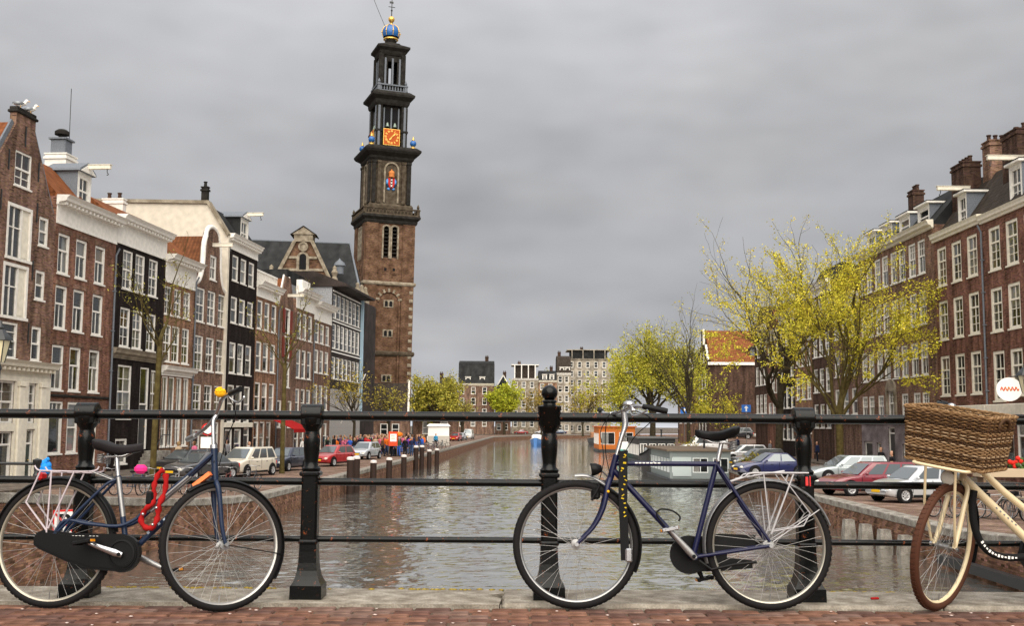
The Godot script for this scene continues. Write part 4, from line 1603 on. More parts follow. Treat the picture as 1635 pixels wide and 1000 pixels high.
	for s in spec:
		o = right_house(s[0], s[7], 27.0 + maxf(0.0, (s[0] - 100.0) * 0.02))
		ws = []
		var st := "plain" if R.randf() < 0.5 else "sash6"
		var n := 3
		var y: float = s[2] - 3.0
		while y > 1.5:
			for k in n:
				ws.append([0.5 + (s[1] - 0.7) * k / n, y, 1.35, 2.05, st])
			y -= 3.1
		body(o, s[1], s[2], 10.0, M[s[3]], holes_of(ws))
		wins(o, ws)
		cornice(o, s[1], s[2] - 0.75, s[2] + 0.35, M[s[6]], 0.6)
		if s[0] < 100.0:
			roof_along(o, s[1], s[2], 10.0, s[4], M[s[5]])
		else:
			roof_across(o, s[1], s[2], 10.0, s[4], M[s[5]], 0.0)
		var fs := G.new()
		fs.bx(0.05, 3.4, 0.003, s[1] - 0.05, 3.8, 0.25, 0.03)
		put("fascia", fs, M[s[6]], o)
	# --- corner house with the orange roof; its blind side wall looks at the bridge
	R.seed = 4
	o = thing("corner_house", "dark corner house with big orange tiled roof and white gable edge beyond the side street", "house", Vector3(29.6, 0.12, -165.0), -PI / 2)
	ws = []
	for k in 3:
		for y in [8.6, 5.2, 1.6]:
			ws.append([-9.0 + 2.8 * k, y, 1.6, 2.4, "plain"])
	for k in 2:
		ws.append([-7.2 + 2.6 * k, 12.6, 1.2, 1.7, "plain"])
	var g := G.new()
	skin(g, v2([-9.6, 0, 0, 0, 0, 12.8, -0.9, 13.0, -1.7, 14.9, -3.4, 15.2, -3.6, 17.6, -6.0, 17.6, -6.2, 15.2, -7.9, 14.9, -8.7, 13.0, -9.6, 12.8]), holes_of(ws), 0.0, 0.17, 12.6)
	put("front_wall", g, M.brick_dark, o)
	wins(o, ws)
	var b := G.new()
	b.quad(Vector3(0, 0, 0), Vector3(0, 0, -9.4), Vector3(0, 12.4, -9.4), Vector3(0, 12.8, 0))
	b.quad(Vector3(-9.6, 0, -9.4), Vector3(-9.6, 0, 0), Vector3(-9.6, 12.8, 0), Vector3(-9.6, 12.4, -9.4))
	b.quad(Vector3(0, 0, -9.4), Vector3(-9.6, 0, -9.4), Vector3(-9.6, 12.4, -9.4), Vector3(0, 12.4, -9.4))
	put("side_wall", b, M.brick_dark, o)
	var rg := G.new()
	rg.prism(v2([0.3, 12.45, -4.8, 17.6, -9.9, 12.45]), -7.5, -0.36)
	rg.quad(Vector3(0.3, 12.45, -7.5), Vector3(0.3, 12.45, -9.5), Vector3(-4.8, 17.6, -7.5), Vector3(-4.8, 17.6, -7.5))
	rg.tri(Vector3(0.3, 12.45, -7.5), Vector3(0.3, 12.45, -10.0), Vector3(-4.8, 17.6, -7.5))
	rg.tri(Vector3(0.3, 12.45, -10.0), Vector3(-9.9, 12.45, -10.0), Vector3(-4.8, 17.6, -7.5))
	put("roof", rg, M.tile_orange, o)
	var wt := G.new()
	wt.bx(0.0, 12.0, -9.6, 0.35, 12.44, 0.1)
	wt.bar(Vector3(0.1, 12.8, 0.06), Vector3(-1.7, 15.1, 0.06), 0.3, 0.3, Vector3(0, 0, 1))
	wt.bar(Vector3(-3.4, 15.3, 0.06), Vector3(-3.5, 17.7, 0.06), 0.3, 0.3, Vector3(0, 0, 1))
	put("white_edging", wt, M.white, o)
	var dl := G.new()
	dl.bx(0.001, 1.5, -8.9, 0.12, 11.6, -7.4)
	put("side_windows", dl, M.white, o).set_meta("kind", "stuff")
	dormer_side(o)
	# --- buildings at the far end of the canal
	far_house([-15.4, -318.0, 10.3, 12.0, 14.6, 21.6, 0.0, "brick_mid", "slate", "cream", "dark brown house with steep mansard roof left of the far green tree", "mansard"])
	far_house([-23.0, -322.0, 7.2, 10.0, 12.0, 16.8, 0.0, "brick_dark", "slate", "white", "low dark house between the mansard house and the olive tree by the tower", "hip"])
	far_house([-4.8, -330.0, 4.6, 10.0, 13.5, 17.6, 0.0, "brick_umber", "slate", "white", "narrow house with pointed white gable between mansard house and far green tree", "gable"])
	far_house([0.2, -352.0, 8.4, 12.0, 17.6, 22.0, 0.0, "stone_pale", "tile_dark", "white", "pale house with roof terrace and dark attic right of the far green tree", "flat"])
	far_house([8.7, -352.0, 5.8, 12.0, 17.0, 20.5, 0.0, "brick_orange", "slate", "cream", "orange brick far house between the pale house and the beige block", "mansard"])
	far_house([14.6, -354.0, 4.6, 12.0, 19.5, 25.5, 0.0, "beige", "tile_dark", "white", "narrow beige house with dark attic beside the big beige block", "mansard"])
	far_house([19.4, -376.0, 14.5, 14.0, 25.5, 28.6, 0.0, "beige", "slate", "beige", "wide beige stone block with recessed dark upper storey left of the big green tree", "flat"])
	far_house([45.0, -296.0, 9.0, 12.0, 19.5, 22.0, -0.4, "brick_mid", "slate", "white", "brown house behind the crown of the big green tree", "mansard"])
	far_house([31.0, -205.0, 8.0, 10.0, 11.5, 14.5, -1.3, "brick_dark", "tile_brown", "white", "dark canal house behind the thin bare tree", "gable"])
	far_house([29.2, -192.0, 8.0, 10.0, 12.5, 15.5, -1.4, "brick_umber", "slate", "cream", "umber canal house behind the thin bare tree next to the corner house", "gable"])
	far_house([33.6, -222.0, 8.5, 10.0, 12.0, 15.0, -1.2, "brick_black", "tile_brown", "white", "black canal house behind the trunk of the big green tree", "mansard"])
	far_house([37.5, -242.0, 9.0, 10.0, 13.0, 15.5, -1.1, "brick_mid", "slate", "white", "brown canal house left of the trunk of the big green tree", "hip"])


func dormer_side(o: Node3D) -> void:
	var d := node("dormer", o, Transform3D(Basis(Vector3.UP, PI / 2), Vector3(-0.7, 13.0, -7.3)))
	var g := G.new()
	g.bx(-0.8, 0.0, -2.2, 0.8, 1.5, 0.0)
	put("dormer_front", g, M.lead, d)
	var r := G.new()
	r.prism(v2([-1.0, 1.5, 1.0, 1.5, 0.0, 2.2]), -2.6, 0.15)
	put("dormer_roof", r, M.slate, d)
	win(d, -0.55, 0.2, 1.1, 1.1, "plain")


func far_house(s: Array) -> void:   # x, z, width, depth, wall height, ridge, turn, wall, roof, trim, label, kind
	R.seed = int(s[0] * 7 + 900)
	var w: float = s[2]
	var h: float = s[4]
	var o := thing("far_house", s[10], "house", Vector3(s[0], 0.0, s[1]), s[6])
	var ws := []
	var n := maxi(2, int(w / 2.6))
	var y := h - 2.9
	while y > 0.8:
		for k in n:
			ws.append([0.45 + (w - 0.5) * k / n, y, 1.3, 2.0, "plain"])
		y -= 3.1
	body(o, w, h, s[3], M[s[7]], holes_of(ws))
	wins(o, ws)
	cornice(o, w, h - 0.5, h + 0.15, M[s[9]], 0.5, false)
	var g := G.new()
	if s[11] == "mansard":
		along_x(g, v2([0.1, h, -1.6, s[5] - 0.8, -s[3] / 2, s[5], -s[3] + 1.6, s[5] - 0.8, -s[3], h]), 0.02, w - 0.02)
		put("roof", g, M[s[8]], o)
		for k in 2:
			dormer(o, w * (0.2 + 0.4 * k), h + 0.4, 1.5, 1.6, -0.25, 1.6, M.lead, "plain", "flat")
	elif s[11] == "gable":
		g.prism(v2([0, h, w, h, w / 2, s[5]]), -s[3], 0.0)
		put("roof", g, M[s[8]], o)
		var e := G.new()
		e.bar(Vector3(-0.1, h, 0.06), Vector3(w / 2, s[5] + 0.15, 0.06), 0.3, 0.25, Vector3(0, 0, 1))
		e.bar(Vector3(w + 0.1, h, 0.06), Vector3(w / 2, s[5] + 0.15, 0.06), 0.3, 0.25, Vector3(0, 0, 1))
		put("gable_edging", e, M.white, o)
	elif s[11] == "flat":
		g.bx(1.0, h, -s[3] + 1.0, w - 1.0, s[5], -1.6)
		put("attic_storey", g, M[s[8]], o)
		var e := G.new()
		e.bx(-0.3, s[5], -s[3], w + 0.2, s[5] + 0.25, -0.6)
		for k in 4:
			e.bx(w * (0.08 + 0.26 * k), h, -0.4, w * (0.08 + 0.26 * k) + 0.3, s[5], -0.1)
		put("roof_slab", e, M[s[9]], o)
	else:
		g.taper(Vector3(w / 2, h, -s[3] / 2), s[5], w, s[3], w * 0.3, 0.3)
		put("roof", g, M[s[8]], o)
	chimney(o, w * R.randf_range(0.15, 0.85), -s[3] * 0.5, 1.0, 0.8, h, s[5] + 1.2, M.brick_dark, 2)


# ---------------------------------------------------------------- church and tower
func arch_shape(w: float, h: float, n := 8) -> PackedVector2Array:   # round-headed opening, foot in the middle
	var o := PackedVector2Array([Vector2(-w / 2, 0), Vector2(w / 2, 0)])
	for k in n + 1:
		var a := PI * k / n
		o.append(Vector2(w / 2 * cos(a), h - w / 2 + w / 2 * sin(a)))
	return o


func ring_of(shape: PackedVector2Array, grow: float) -> PackedVector2Array:
	var o := PackedVector2Array()
	for q in shape:
		o.append(Vector2(q.x * (1.0 + grow * 2.0 / (shape[1].x * 2.0)), q.y + (grow if q.y > 0.01 else 0.0)))
	return o


func square_band(o: Node3D, called: String, y0: float, y1: float, w: float, m: Material, bev := 0.05) -> MeshInstance3D:
	var g := G.new()
	g.bx(-w / 2, y0, -w / 2, w / 2, y1, w / 2, bev)
	return put(called, g, m, o)


func moulded(o: Node3D, called: String, prof: Array, m: Material) -> void:   # a square cornice: [half width, y] from bottom to top
	var g := G.new()
	for k in prof.size() - 1:
		g.taper(Vector3(0, prof[k][1], 0), prof[k + 1][1], prof[k][0] * 2, prof[k][0] * 2, prof[k + 1][0] * 2, prof[k + 1][0] * 2)
	put(called, g, m, o)


func parapet(o: Node3D, y0: float, y1: float, w: float, m: Material, n: int) -> void:
	var g := G.new()
	for s in 4:
		g.xf = Transform3D(Basis(Vector3.UP, s * PI / 2), Vector3.ZERO)
		g.bx(-w / 2, y0, w / 2 - 0.35, w / 2, y0 + 0.25, w / 2)
		g.bx(-w / 2, y1 - 0.25, w / 2 - 0.4, w / 2, y1, w / 2 + 0.04)
	var p := put("balustrade", g, m, o)
	var bm := G.new()
	bm.lathe([Vector2(0.10, 0), Vector2(0.10, 0.12), Vector2(0.16, (y1 - y0) * 0.3), Vector2(0.08, (y1 - y0) * 0.55), Vector2(0.10, y1 - y0 - 0.3)], 6)
	var mesh_ := bm.mesh()
	for s in 4:
		for k in n:
			var x := (k + 0.5) / n * w - w / 2
			at_put("baluster", mesh_, m, p, Transform3D(Basis.IDENTITY, Basis(Vector3.UP, s * PI / 2) * Vector3(x, y0 + 0.2, w / 2 - 0.2)))
	for sx in [-1.0, 1.0]:
		for sz in [-1.0, 1.0]:
			var c := G.new()
			c.bx(sx * w / 2 - 0.35 * sx - 0.3, y0, sz * w / 2 - 0.35 * sz - 0.3, sx * w / 2 - 0.35 * sx + 0.3, y1 + 0.1, sz * w / 2 - 0.35 * sz + 0.3, 0.04)
			c.xf.origin = Vector3(sx * (w / 2 - 0.35), y1 + 0.1, sz * (w / 2 - 0.35))
			c.lathe([Vector2(0.12, 0), Vector2(0.28, 0.3), Vector2(0.2, 0.6), Vector2(0.05, 0.9), Vector2(0, 1.0)], 8)
			put("corner_post", c, m, p)


func make_tower() -> void:
	var o := thing("church_tower", "tall brown church tower with clock, dark stone upper tiers and blue crown on top", "church tower", Vector3(-24.75, 0, -206.0), deg_to_rad(20.0))
	o.rotation = Vector3(0.0, deg_to_rad(20.0), 0.0)
	o.basis = Basis(Vector3(0, 0, 1), -0.012) * o.basis
	# brick shaft
	var W := 9.3
	var g := G.new()
	var side := v2([-W / 2, 0, W / 2, 0, W / 2, 40.2, -W / 2, 40.2])
	var op := [[-1.35, 33.7, 1.1, 6.0], [0.25, 33.7, 1.1, 6.0]]
	for s in 4:
		g.xf = Transform3D(Basis(Vector3.UP, s * PI / 2), Vector3.ZERO)
		skin(g, side, op if s != 2 else [], W / 2, 0.7)
	g.xf = Transform3D.IDENTITY
	put("brick_shaft", g, M.brick_church, o)
	for s in [0, 3]:
		var face := node("tower_face", o, Transform3D(Basis(Vector3.UP, s * PI / 2), Vector3(0, 0, 0)))
		for c in [-1.0, 1.0]:      # corner strips
			var st := G.new()
			st.bx(c * W / 2 - (0.0 if c < 0 else 2.3), 0.0, W / 2 + 0.004, c * W / 2 + (2.3 if c < 0 else 0.0), 28.5, W / 2 + 0.22)
			st.bx(c * W / 2 - (0.0 if c < 0 else 2.3), 29.2, W / 2 + 0.004, c * W / 2 + (2.3 if c < 0 else 0.0), 40.2, W / 2 + 0.22)
			put("corner_strip", st, M.brick_church, face)
		for k in 2:
			var x := -0.8 + 1.6 * k
			var fr := G.new()
			fr.xf.origin = Vector3(x, 33.5, 0)
			var inner := arch_shape(1.0, 6.1)
			var outer := ring_of(inner, 0.28)
			for q in inner.size():
				if q == 0:
					continue
				var a := inner[q]
				var b := inner[(q + 1) % inner.size()]
				var c := outer[(q + 1) % inner.size()]
				var d := outer[q]
				fr.oquad(Vector3(a.x, a.y, W / 2 + 0.16), Vector3(b.x, b.y, W / 2 + 0.16), Vector3(c.x, c.y, W / 2 + 0.16), Vector3(d.x, d.y, W / 2 + 0.16), Vector3(0, 0, 1))
				fr.oquad(Vector3(d.x, d.y, W / 2 + 0.16), Vector3(c.x, c.y, W / 2 + 0.16), Vector3(c.x, c.y, W / 2), Vector3(d.x, d.y, W / 2), Vector3(c.x, c.y - 3.0, 0))
				fr.oquad(Vector3(a.x, a.y, W / 2 + 0.16), Vector3(b.x, b.y, W / 2 + 0.16), Vector3(b.x, b.y, W / 2 - 0.5), Vector3(a.x, a.y, W / 2 - 0.5), Vector3(-a.x, 3.0 - a.y, 0))
			put("arch_frame", fr, M.stone_pale, face)
			for q in 8:
				var sl := G.new()
				sl.bar(Vector3(x - 0.55, 33.9 + 0.72 * q, W / 2 - 0.25), Vector3(x + 0.55, 33.9 + 0.72 * q, W / 2 - 0.25), 0.5, 0.12, Vector3(0, 0.85, 0.5))
				put("louvre", sl, M.stone_dark, face)
			for r in [[30.6, 1.7], [31.2, 0.5]]:
				var nb := G.new()
				if r[1] > 1.0:
					nb.xf.origin = Vector3(x, r[0], W / 2 + 0.002)
					nb.prism(arch_shape(1.0, 1.9), 0.0, 0.10)
					put("blind_arch", nb, M.brick_church, face)
				else:
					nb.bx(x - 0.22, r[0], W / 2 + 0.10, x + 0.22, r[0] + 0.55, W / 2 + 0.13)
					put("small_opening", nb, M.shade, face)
		# great blind arch below the string course
		var ar := G.new()
		var inner := arch_shape(4.0, 19.5, 12)
		for q in range(1, inner.size() - 1):
			var a := inner[q]
			var b := inner[q + 1]
			ar.bar(Vector3(a.x, a.y + 7.9, W / 2 + 0.1), Vector3(b.x, b.y + 7.9, W / 2 + 0.1), 0.34, 0.4, Vector3(0, 0, 1))
		put("blind_arch", ar, M.brick_church, face)
		for q in 7:
			var vs := G.new()
			var a := PI * (q + 0.5) / 7
			vs.xf = Transform3D(Basis(Vector3(0, 0, 1), a - PI / 2), Vector3(2.15 * cos(a), 25.4 + 2.15 * sin(a), W / 2 + 0.16))
			vs.box(Vector3.ZERO, Vector3(0.4, 0.7, 0.34), 0.03)
			put("voussoir", vs, M.stone_pale, face)
		for y in [24.4, 18.9, 10.6]:
			var nw := G.new()
			nw.bx(-0.95, y, W / 2 + 0.02, 0.95, y + 1.4, W / 2 + 0.12)
			put("niche_frame", nw, M.stone_pale, face)
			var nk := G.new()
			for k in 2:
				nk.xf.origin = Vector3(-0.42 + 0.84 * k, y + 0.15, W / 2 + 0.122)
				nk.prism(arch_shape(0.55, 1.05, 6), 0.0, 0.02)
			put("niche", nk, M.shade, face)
		for q in 13:
			var qn := G.new()
			qn.bx(W / 2 - 0.8, 9.0 + 1.5 * q, W / 2 + 0.222, W / 2 - 0.1, 9.6 + 1.5 * q, W / 2 + 0.29)
			put("quoin", qn, M.stone_pale, face)
	moulded(o, "string_course", [[4.9, 28.5], [5.05, 28.7], [5.05, 29.0], [4.9, 29.2]], M.stone_pale)
	moulded(o, "string_course", [[4.9, 15.4], [5.1, 15.7], [5.1, 16.1], [4.9, 16.3]], M.stone_tower)
	# stone gallery
	moulded(o, "gallery_cornice", [[4.9, 40.1], [5.05, 40.5], [5.0, 40.7], [5.5, 41.2], [5.5, 41.6], [5.3, 41.7]], M.stone_dark)
	parapet(o, 41.65, 43.0, 10.8, M.stone_tower, 16)
	# first stone tier with the shield
	var w2 := 7.7
	square_band(o, "stone_tier", 41.7, 53.2, w2, M.stone_tower)
	moulded(o, "plinth", [[4.25, 41.7], [4.25, 43.6], [4.0, 44.0]], M.stone_tower)
	for s in [0, 3]:
		var face := node("tower_face", o, Transform3D(Basis(Vector3.UP, s * PI / 2), Vector3.ZERO))
		for c in [-3.35, -2.35, 2.35, 3.35]:
			var pl := G.new()
			pl.bx(c - 0.36, 44.0, w2 / 2 + 0.003, c + 0.36, 51.6, w2 / 2 + 0.4, 0.05)
			pl.bx(c - 0.46, 51.6, w2 / 2 + 0.003, c + 0.46, 52.1, w2 / 2 + 0.5, 0.05)
			put("pilaster", pl, M.stone_dark if absf(c) > 3.0 else M.stone_tower, face)
		var nb := G.new()
		var inner := arch_shape(2.6, 7.6, 10)
		for q in range(1, inner.size()):
			var a := inner[q]
			var b := inner[(q + 1) % inner.size()]
			nb.bar(Vector3(a.x, a.y + 44.2, w2 / 2 + 0.12), Vector3(b.x, b.y + 44.2, w2 / 2 + 0.12), 0.3, 0.3, Vector3(0, 0, 1))
		put("niche_arch", nb, M.stone_pale, face)
		if s == 0:
			# coat of arms: blue scrolls, red shield with a black pale and three white saltires, crown above
			var sc := G.new()
			sc.xf.origin = Vector3(0, 0, w2 / 2 + 0.05)
			for c in [-1.0, 1.0]:
				sc.ball(Vector3(0.72 * c, 48.0, 0), 0.42, 10, 6, Vector3(0.8, 1.9, 0.5))
				sc.ball(Vector3(0.45 * c, 46.8, 0), 0.35, 10, 6, Vector3(1, 0.8, 0.5))
			put("scroll", sc, sm(0.10, 0.26, 0.55, 0.6), face)
			var sh := G.new()
			var poly := v2([-0.6, 48.9, -0.62, 47.8, -0.4, 47.15, 0.0, 46.85, 0.4, 47.15, 0.62, 47.8, 0.6, 48.9])
			sh.prism(poly, w2 / 2 + 0.05, w2 / 2 + 0.3)
			put("shield", sh, sm(0.45, 0.03, 0.025, 0.6), face)
			var pb := G.new()
			pb.bx(-0.2, 46.98, w2 / 2 + 0.302, 0.2, 48.88, w2 / 2 + 0.33)
			put("pale", pb, M.shade, face)
			for k in 3:
				var xg := G.new()
				for c in [-1.0, 1.0]:
					xg.bar(Vector3(-0.15 * c, 47.2 + 0.58 * k, w2 / 2 + 0.345), Vector3(0.15 * c, 47.55 + 0.58 * k, w2 / 2 + 0.345), 0.03, 0.09, Vector3(c, 0.4, 0))
				put("saltire", xg, M.white_clean, face)
			var cr := G.new()
			cr.xf.origin = Vector3(0, 49.0, w2 / 2 + 0.2)
			cr.lathe([Vector2(0.55, 0), Vector2(0.6, 0.25), Vector2(0.5, 0.3), Vector2(0.6, 0.9), Vector2(0.4, 1.2), Vector2(0.15, 1.3), Vector2(0.15, 1.5), Vector2(0, 1.6)], 10)
			put("crown", cr, sm(0.55, 0.20, 0.06, 0.5), face)
			var gb := G.new()
			gb.bx(-2.6, 52.3, w2 / 2 + 0.003, 2.6, 52.7, w2 / 2 + 0.1)
			put("gilt_band", gb, M.gold, face)
	moulded(o, "tier_cornice", [[3.9, 52.2], [4.2, 52.6], [4.25, 53.0], [5.1, 53.6], [5.35, 54.0], [5.35, 54.3], [4.6, 54.9], [3.6, 55.1]], M.stone_dark)
	# second tier with the clock
	var w3 := 6.0
	square_band(o, "clock_tier", 54.6, 64.2, w3 - 1.6, M.stone_dark)
	for s in 4:
		var a := Basis(Vector3.UP, s * PI / 2)
		var cp := G.new()
		cp.xf = Transform3D(a, Vector3.ZERO)
		cp.bx(-w3 / 2, 54.7, w3 / 2 - 1.15, -w3 / 2 + 1.15, 63.4, w3 / 2, 0.05)
		cp.bx(-w3 / 2 - 0.15, 58.0, w3 / 2 - 1.3, -w3 / 2 + 1.3, 58.4, w3 / 2 + 0.15)
		put("corner_pier", cp, M.stone_dark, o)
		var lg := G.new()
		lg.xf = Transform3D(a, Vector3.ZERO)
		lg.bx(-w3 / 2 + 0.3, 55.0, w3 / 2 - 0.3, -w3 / 2 + 0.75, 63.0, w3 / 2 + 0.12, 0.04)
		put("pilaster", lg, M.lead, o)
		lg = G.new()
		lg.xf = Transform3D(a, Vector3.ZERO)
		lg.bx(w3 / 2 - 0.75, 55.0, w3 / 2 - 0.3, w3 / 2 - 0.3, 63.0, w3 / 2 + 0.12, 0.04)
		put("pilaster", lg, M.lead, o)
		if s == 0 or s == 3:
			var face := node("tower_face", o, Transform3D(a, Vector3.ZERO))
			clock(face, w3 / 2 + 0.18)
			for k in 2:
				var bk := G.new()
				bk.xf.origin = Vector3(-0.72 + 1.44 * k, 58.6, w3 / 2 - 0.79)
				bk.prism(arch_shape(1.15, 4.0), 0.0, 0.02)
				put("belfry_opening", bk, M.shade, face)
				var bell := G.new()
				bell.xf.origin = Vector3(-0.72 + 1.44 * k, 59.1, w3 / 2 - 0.55)
				bell.lathe([Vector2(0.42, 0), Vector2(0.36, 0.12), Vector2(0.24, 0.5), Vector2(0.2, 0.75), Vector2(0.0, 0.85)], 12)
				put("bell", bell, sm(0.22, 0.27, 0.23, 0.5, 0.5), face)
			var mu := G.new()
			mu.bx(-0.14, 58.6, w3 / 2 - 0.8, 0.14, 62.8, w3 / 2 - 0.5, 0.03)
			for c in [-1.0, 1.0]:
				mu.bx(c * 1.42 - 0.12, 58.6, w3 / 2 - 0.8, c * 1.42 + 0.12, 62.8, w3 / 2 - 0.5, 0.03)
			put("mullion", mu, M.lead, face)
	moulded(o, "tier_cornice", [[3.1, 63.2], [3.3, 63.6], [3.35, 64.2], [4.1, 64.8], [4.15, 65.2], [3.3, 65.9], [2.9, 66.0]], M.stone_dark)
	parapet(o, 65.9, 67.3, 5.9, M.lead, 11)
	# blue orbs at the foot of the clock tier
	for sx in [-1.0, 1.0]:
		for sz in [-1.0, 1.0]:
			var st := G.new()
			st.xf.origin = Vector3(sx * 4.0, 54.3, sz * 4.0)
			st.lathe([Vector2(0.5, 0), Vector2(0.5, 0.8), Vector2(0.25, 1.0), Vector2(0.2, 1.3)], 10)
			var ob := put("orb_stand", st, M.gold, o)
			var b := G.new()
			b.ball(Vector3(sx * 4.0, 55.9, sz * 4.0), 0.62, 16, 10)
			put("orb", b, M.blue_dome, ob)
			var sp := G.new()
			sp.xf.origin = Vector3(sx * 4.0, 56.4, sz * 4.0)
			sp.lathe([Vector2(0.2, 0), Vector2(0.28, 0.2), Vector2(0.1, 0.6), Vector2(0, 1.0)], 8)
			put("spike", sp, M.gold, ob)
	# lantern tier
	var w4 := 4.3
	for sx in [-1.0, 1.0]:
		for sz in [-1.0, 1.0]:
			var c := G.new()
			c.bx(sx * w4 / 2 - 0.5, 66.0, sz * w4 / 2 - 0.5, sx * w4 / 2 + 0.35, 73.4, sz * w4 / 2 + 0.35, 0.06)
			put("corner_pier", c, M.stone_dark, o)
	for s in 4:
		var face := node("tower_face", o, Transform3D(Basis(Vector3.UP, s * PI / 2), Vector3.ZERO))
		var pr := G.new()
		skin(pr, v2([-w4 / 2, 66.0, w4 / 2, 66.0, w4 / 2, 73.3, -w4 / 2, 73.3]), [[-0.95, 67.6, 0.78, 4.4], [0.17, 67.6, 0.78, 4.4]], w4 / 2, 0.4)
		put("lantern_wall", pr, M.stone_dark, face)
		for c in [-1.42, -0.02, 1.38]:
			var mu := G.new()
			mu.bx(c - 0.16, 67.2, w4 / 2 + 0.003, c + 0.2, 72.6, w4 / 2 + 0.2, 0.04)
			put("pilaster", mu, M.lead, face)
	moulded(o, "lantern_cornice", [[2.3, 73.2], [2.5, 73.6], [2.6, 74.0], [3.15, 74.5], [3.15, 74.9], [2.4, 75.3], [1.6, 75.7], [1.4, 76.0]], M.stone_dark)
	var nk := G.new()
	nk.lathe([Vector2(1.35, 75.9), Vector2(1.0, 76.3), Vector2(1.15, 76.6), Vector2(1.0, 76.9)], 20)
	put("neck", nk, M.stone_dark, o)
	var rim := G.new()
	rim.lathe([Vector2(1.2, 76.8), Vector2(1.45, 76.95), Vector2(1.45, 77.12), Vector2(1.3, 77.25)], 24)
	var crown := put("crown_rim", rim, M.gold, o)
	var dome := G.new()
	var pr2 := []
	for k in 11:
		var a := -0.5 + (PI / 2 + 0.5) * k / 10
		pr2.append(Vector2(1.72 * cos(a), 78.3 + 1.72 * sin(a)))
	dome.lathe(pr2, 28, 0.2)
	put("crown_dome", dome, M.blue_dome, o)
	for k in 8:
		var rb := G.new()
		var pts := []
		for q in 9:
			var a := -0.45 + (PI / 2 + 0.4) * q / 8
			pts.append(Vector3(1.78 * cos(a) * cos(TAU * k / 8), 78.3 + 1.78 * sin(a), 1.78 * cos(a) * sin(TAU * k / 8)))
		rb.tube(pts, 0.065, 6)
		put("crown_rib", rb, M.gold, crown)
		var or_ := G.new()
		or_.ball(pts[2] * Vector3(1.02, 1, 1.02), 0.15, 8, 6)
		put("crown_jewel", or_, M.gold, crown)
	var bl := G.new()
	bl.lathe([Vector2(0.3, 79.95), Vector2(0.2, 80.3), Vector2(0.35, 80.5)], 12)
	bl.ball(Vector3(0, 81.1, 0), 0.62, 16, 10)
	put("gold_ball", bl, M.gold, o)
	var cx := G.new()
	cx.tube([Vector3(0, 81.6, 0), Vector3(0, 85.2, 0)], [0.11, 0.06], 6)
	cx.tube([Vector3(-0.65, 83.6, 0), Vector3(0.65, 83.6, 0)], 0.07, 6)
	cx.ball(Vector3(0, 82.9, 0), 0.2, 8, 6)
	cx.bx(-0.45, 84.3, -0.04, 0.3, 84.7, 0.04)
	put("cross", cx, M.iron_far, o)
	var wire := G.new()
	var wp := []
	for k in 9:
		wp.append(Vector3(lerpf(-24.9, -29.4, k / 8.0), lerpf(79.5, 91.0, k / 8.0) - sin(PI * k / 8.0) * 0.4, -206))
	wire.tube(wp, 0.045, 4)
	tag(put("cable", wire, M.iron_far), "thin cable rising from the blue crown of the tower", "cable")


func clock(face: Node3D, z: float) -> void:
	var f := G.new()
	f.bx(-1.62, 55.35, z - 0.3, 1.62, 58.6, z, 0.05)
	var c := put("clock_frame", f, M.gold, face)
	var p := G.new()
	p.bx(-1.48, 55.5, z + 0.002, 1.48, 58.46, z + 0.03)
	put("clock_dial", p, M.clock, c)
	var numerals := G.new()
	var mid := Vector3(0, 56.98, z + 0.05)
	for k in 12:
		var a := TAU * k / 12
		numerals.xf = Transform3D(Basis(Vector3(0, 0, 1), -a), mid)
		var bars: int = [3, 1, 2, 3, 3, 2, 3, 4, 4, 3, 2, 3][k]
		for q in bars:
			numerals.bx((q - (bars - 1) / 2.0) * 0.13 - 0.04, 0.98, -0.015, (q - (bars - 1) / 2.0) * 0.13 + 0.04, 1.36, 0.015)
	put("numerals", numerals, M.gold, c).set_meta("kind", "stuff")
	for h in [[TAU * 0.125, 1.25, "minute_hand"], [TAU * 0.60, 0.85, "hour_hand"]]:
		var hd := G.new()
		hd.xf = Transform3D(Basis(Vector3(0, 0, 1), -h[0]), mid + Vector3(0, 0, 0.03))
		hd.prism(v2([-0.06, -0.35, 0.06, -0.35, 0.13, h[1] * 0.6, 0.0, h[1], -0.13, h[1] * 0.6]), 0.0, 0.03)
		put(h[2], hd, M.gold, c)


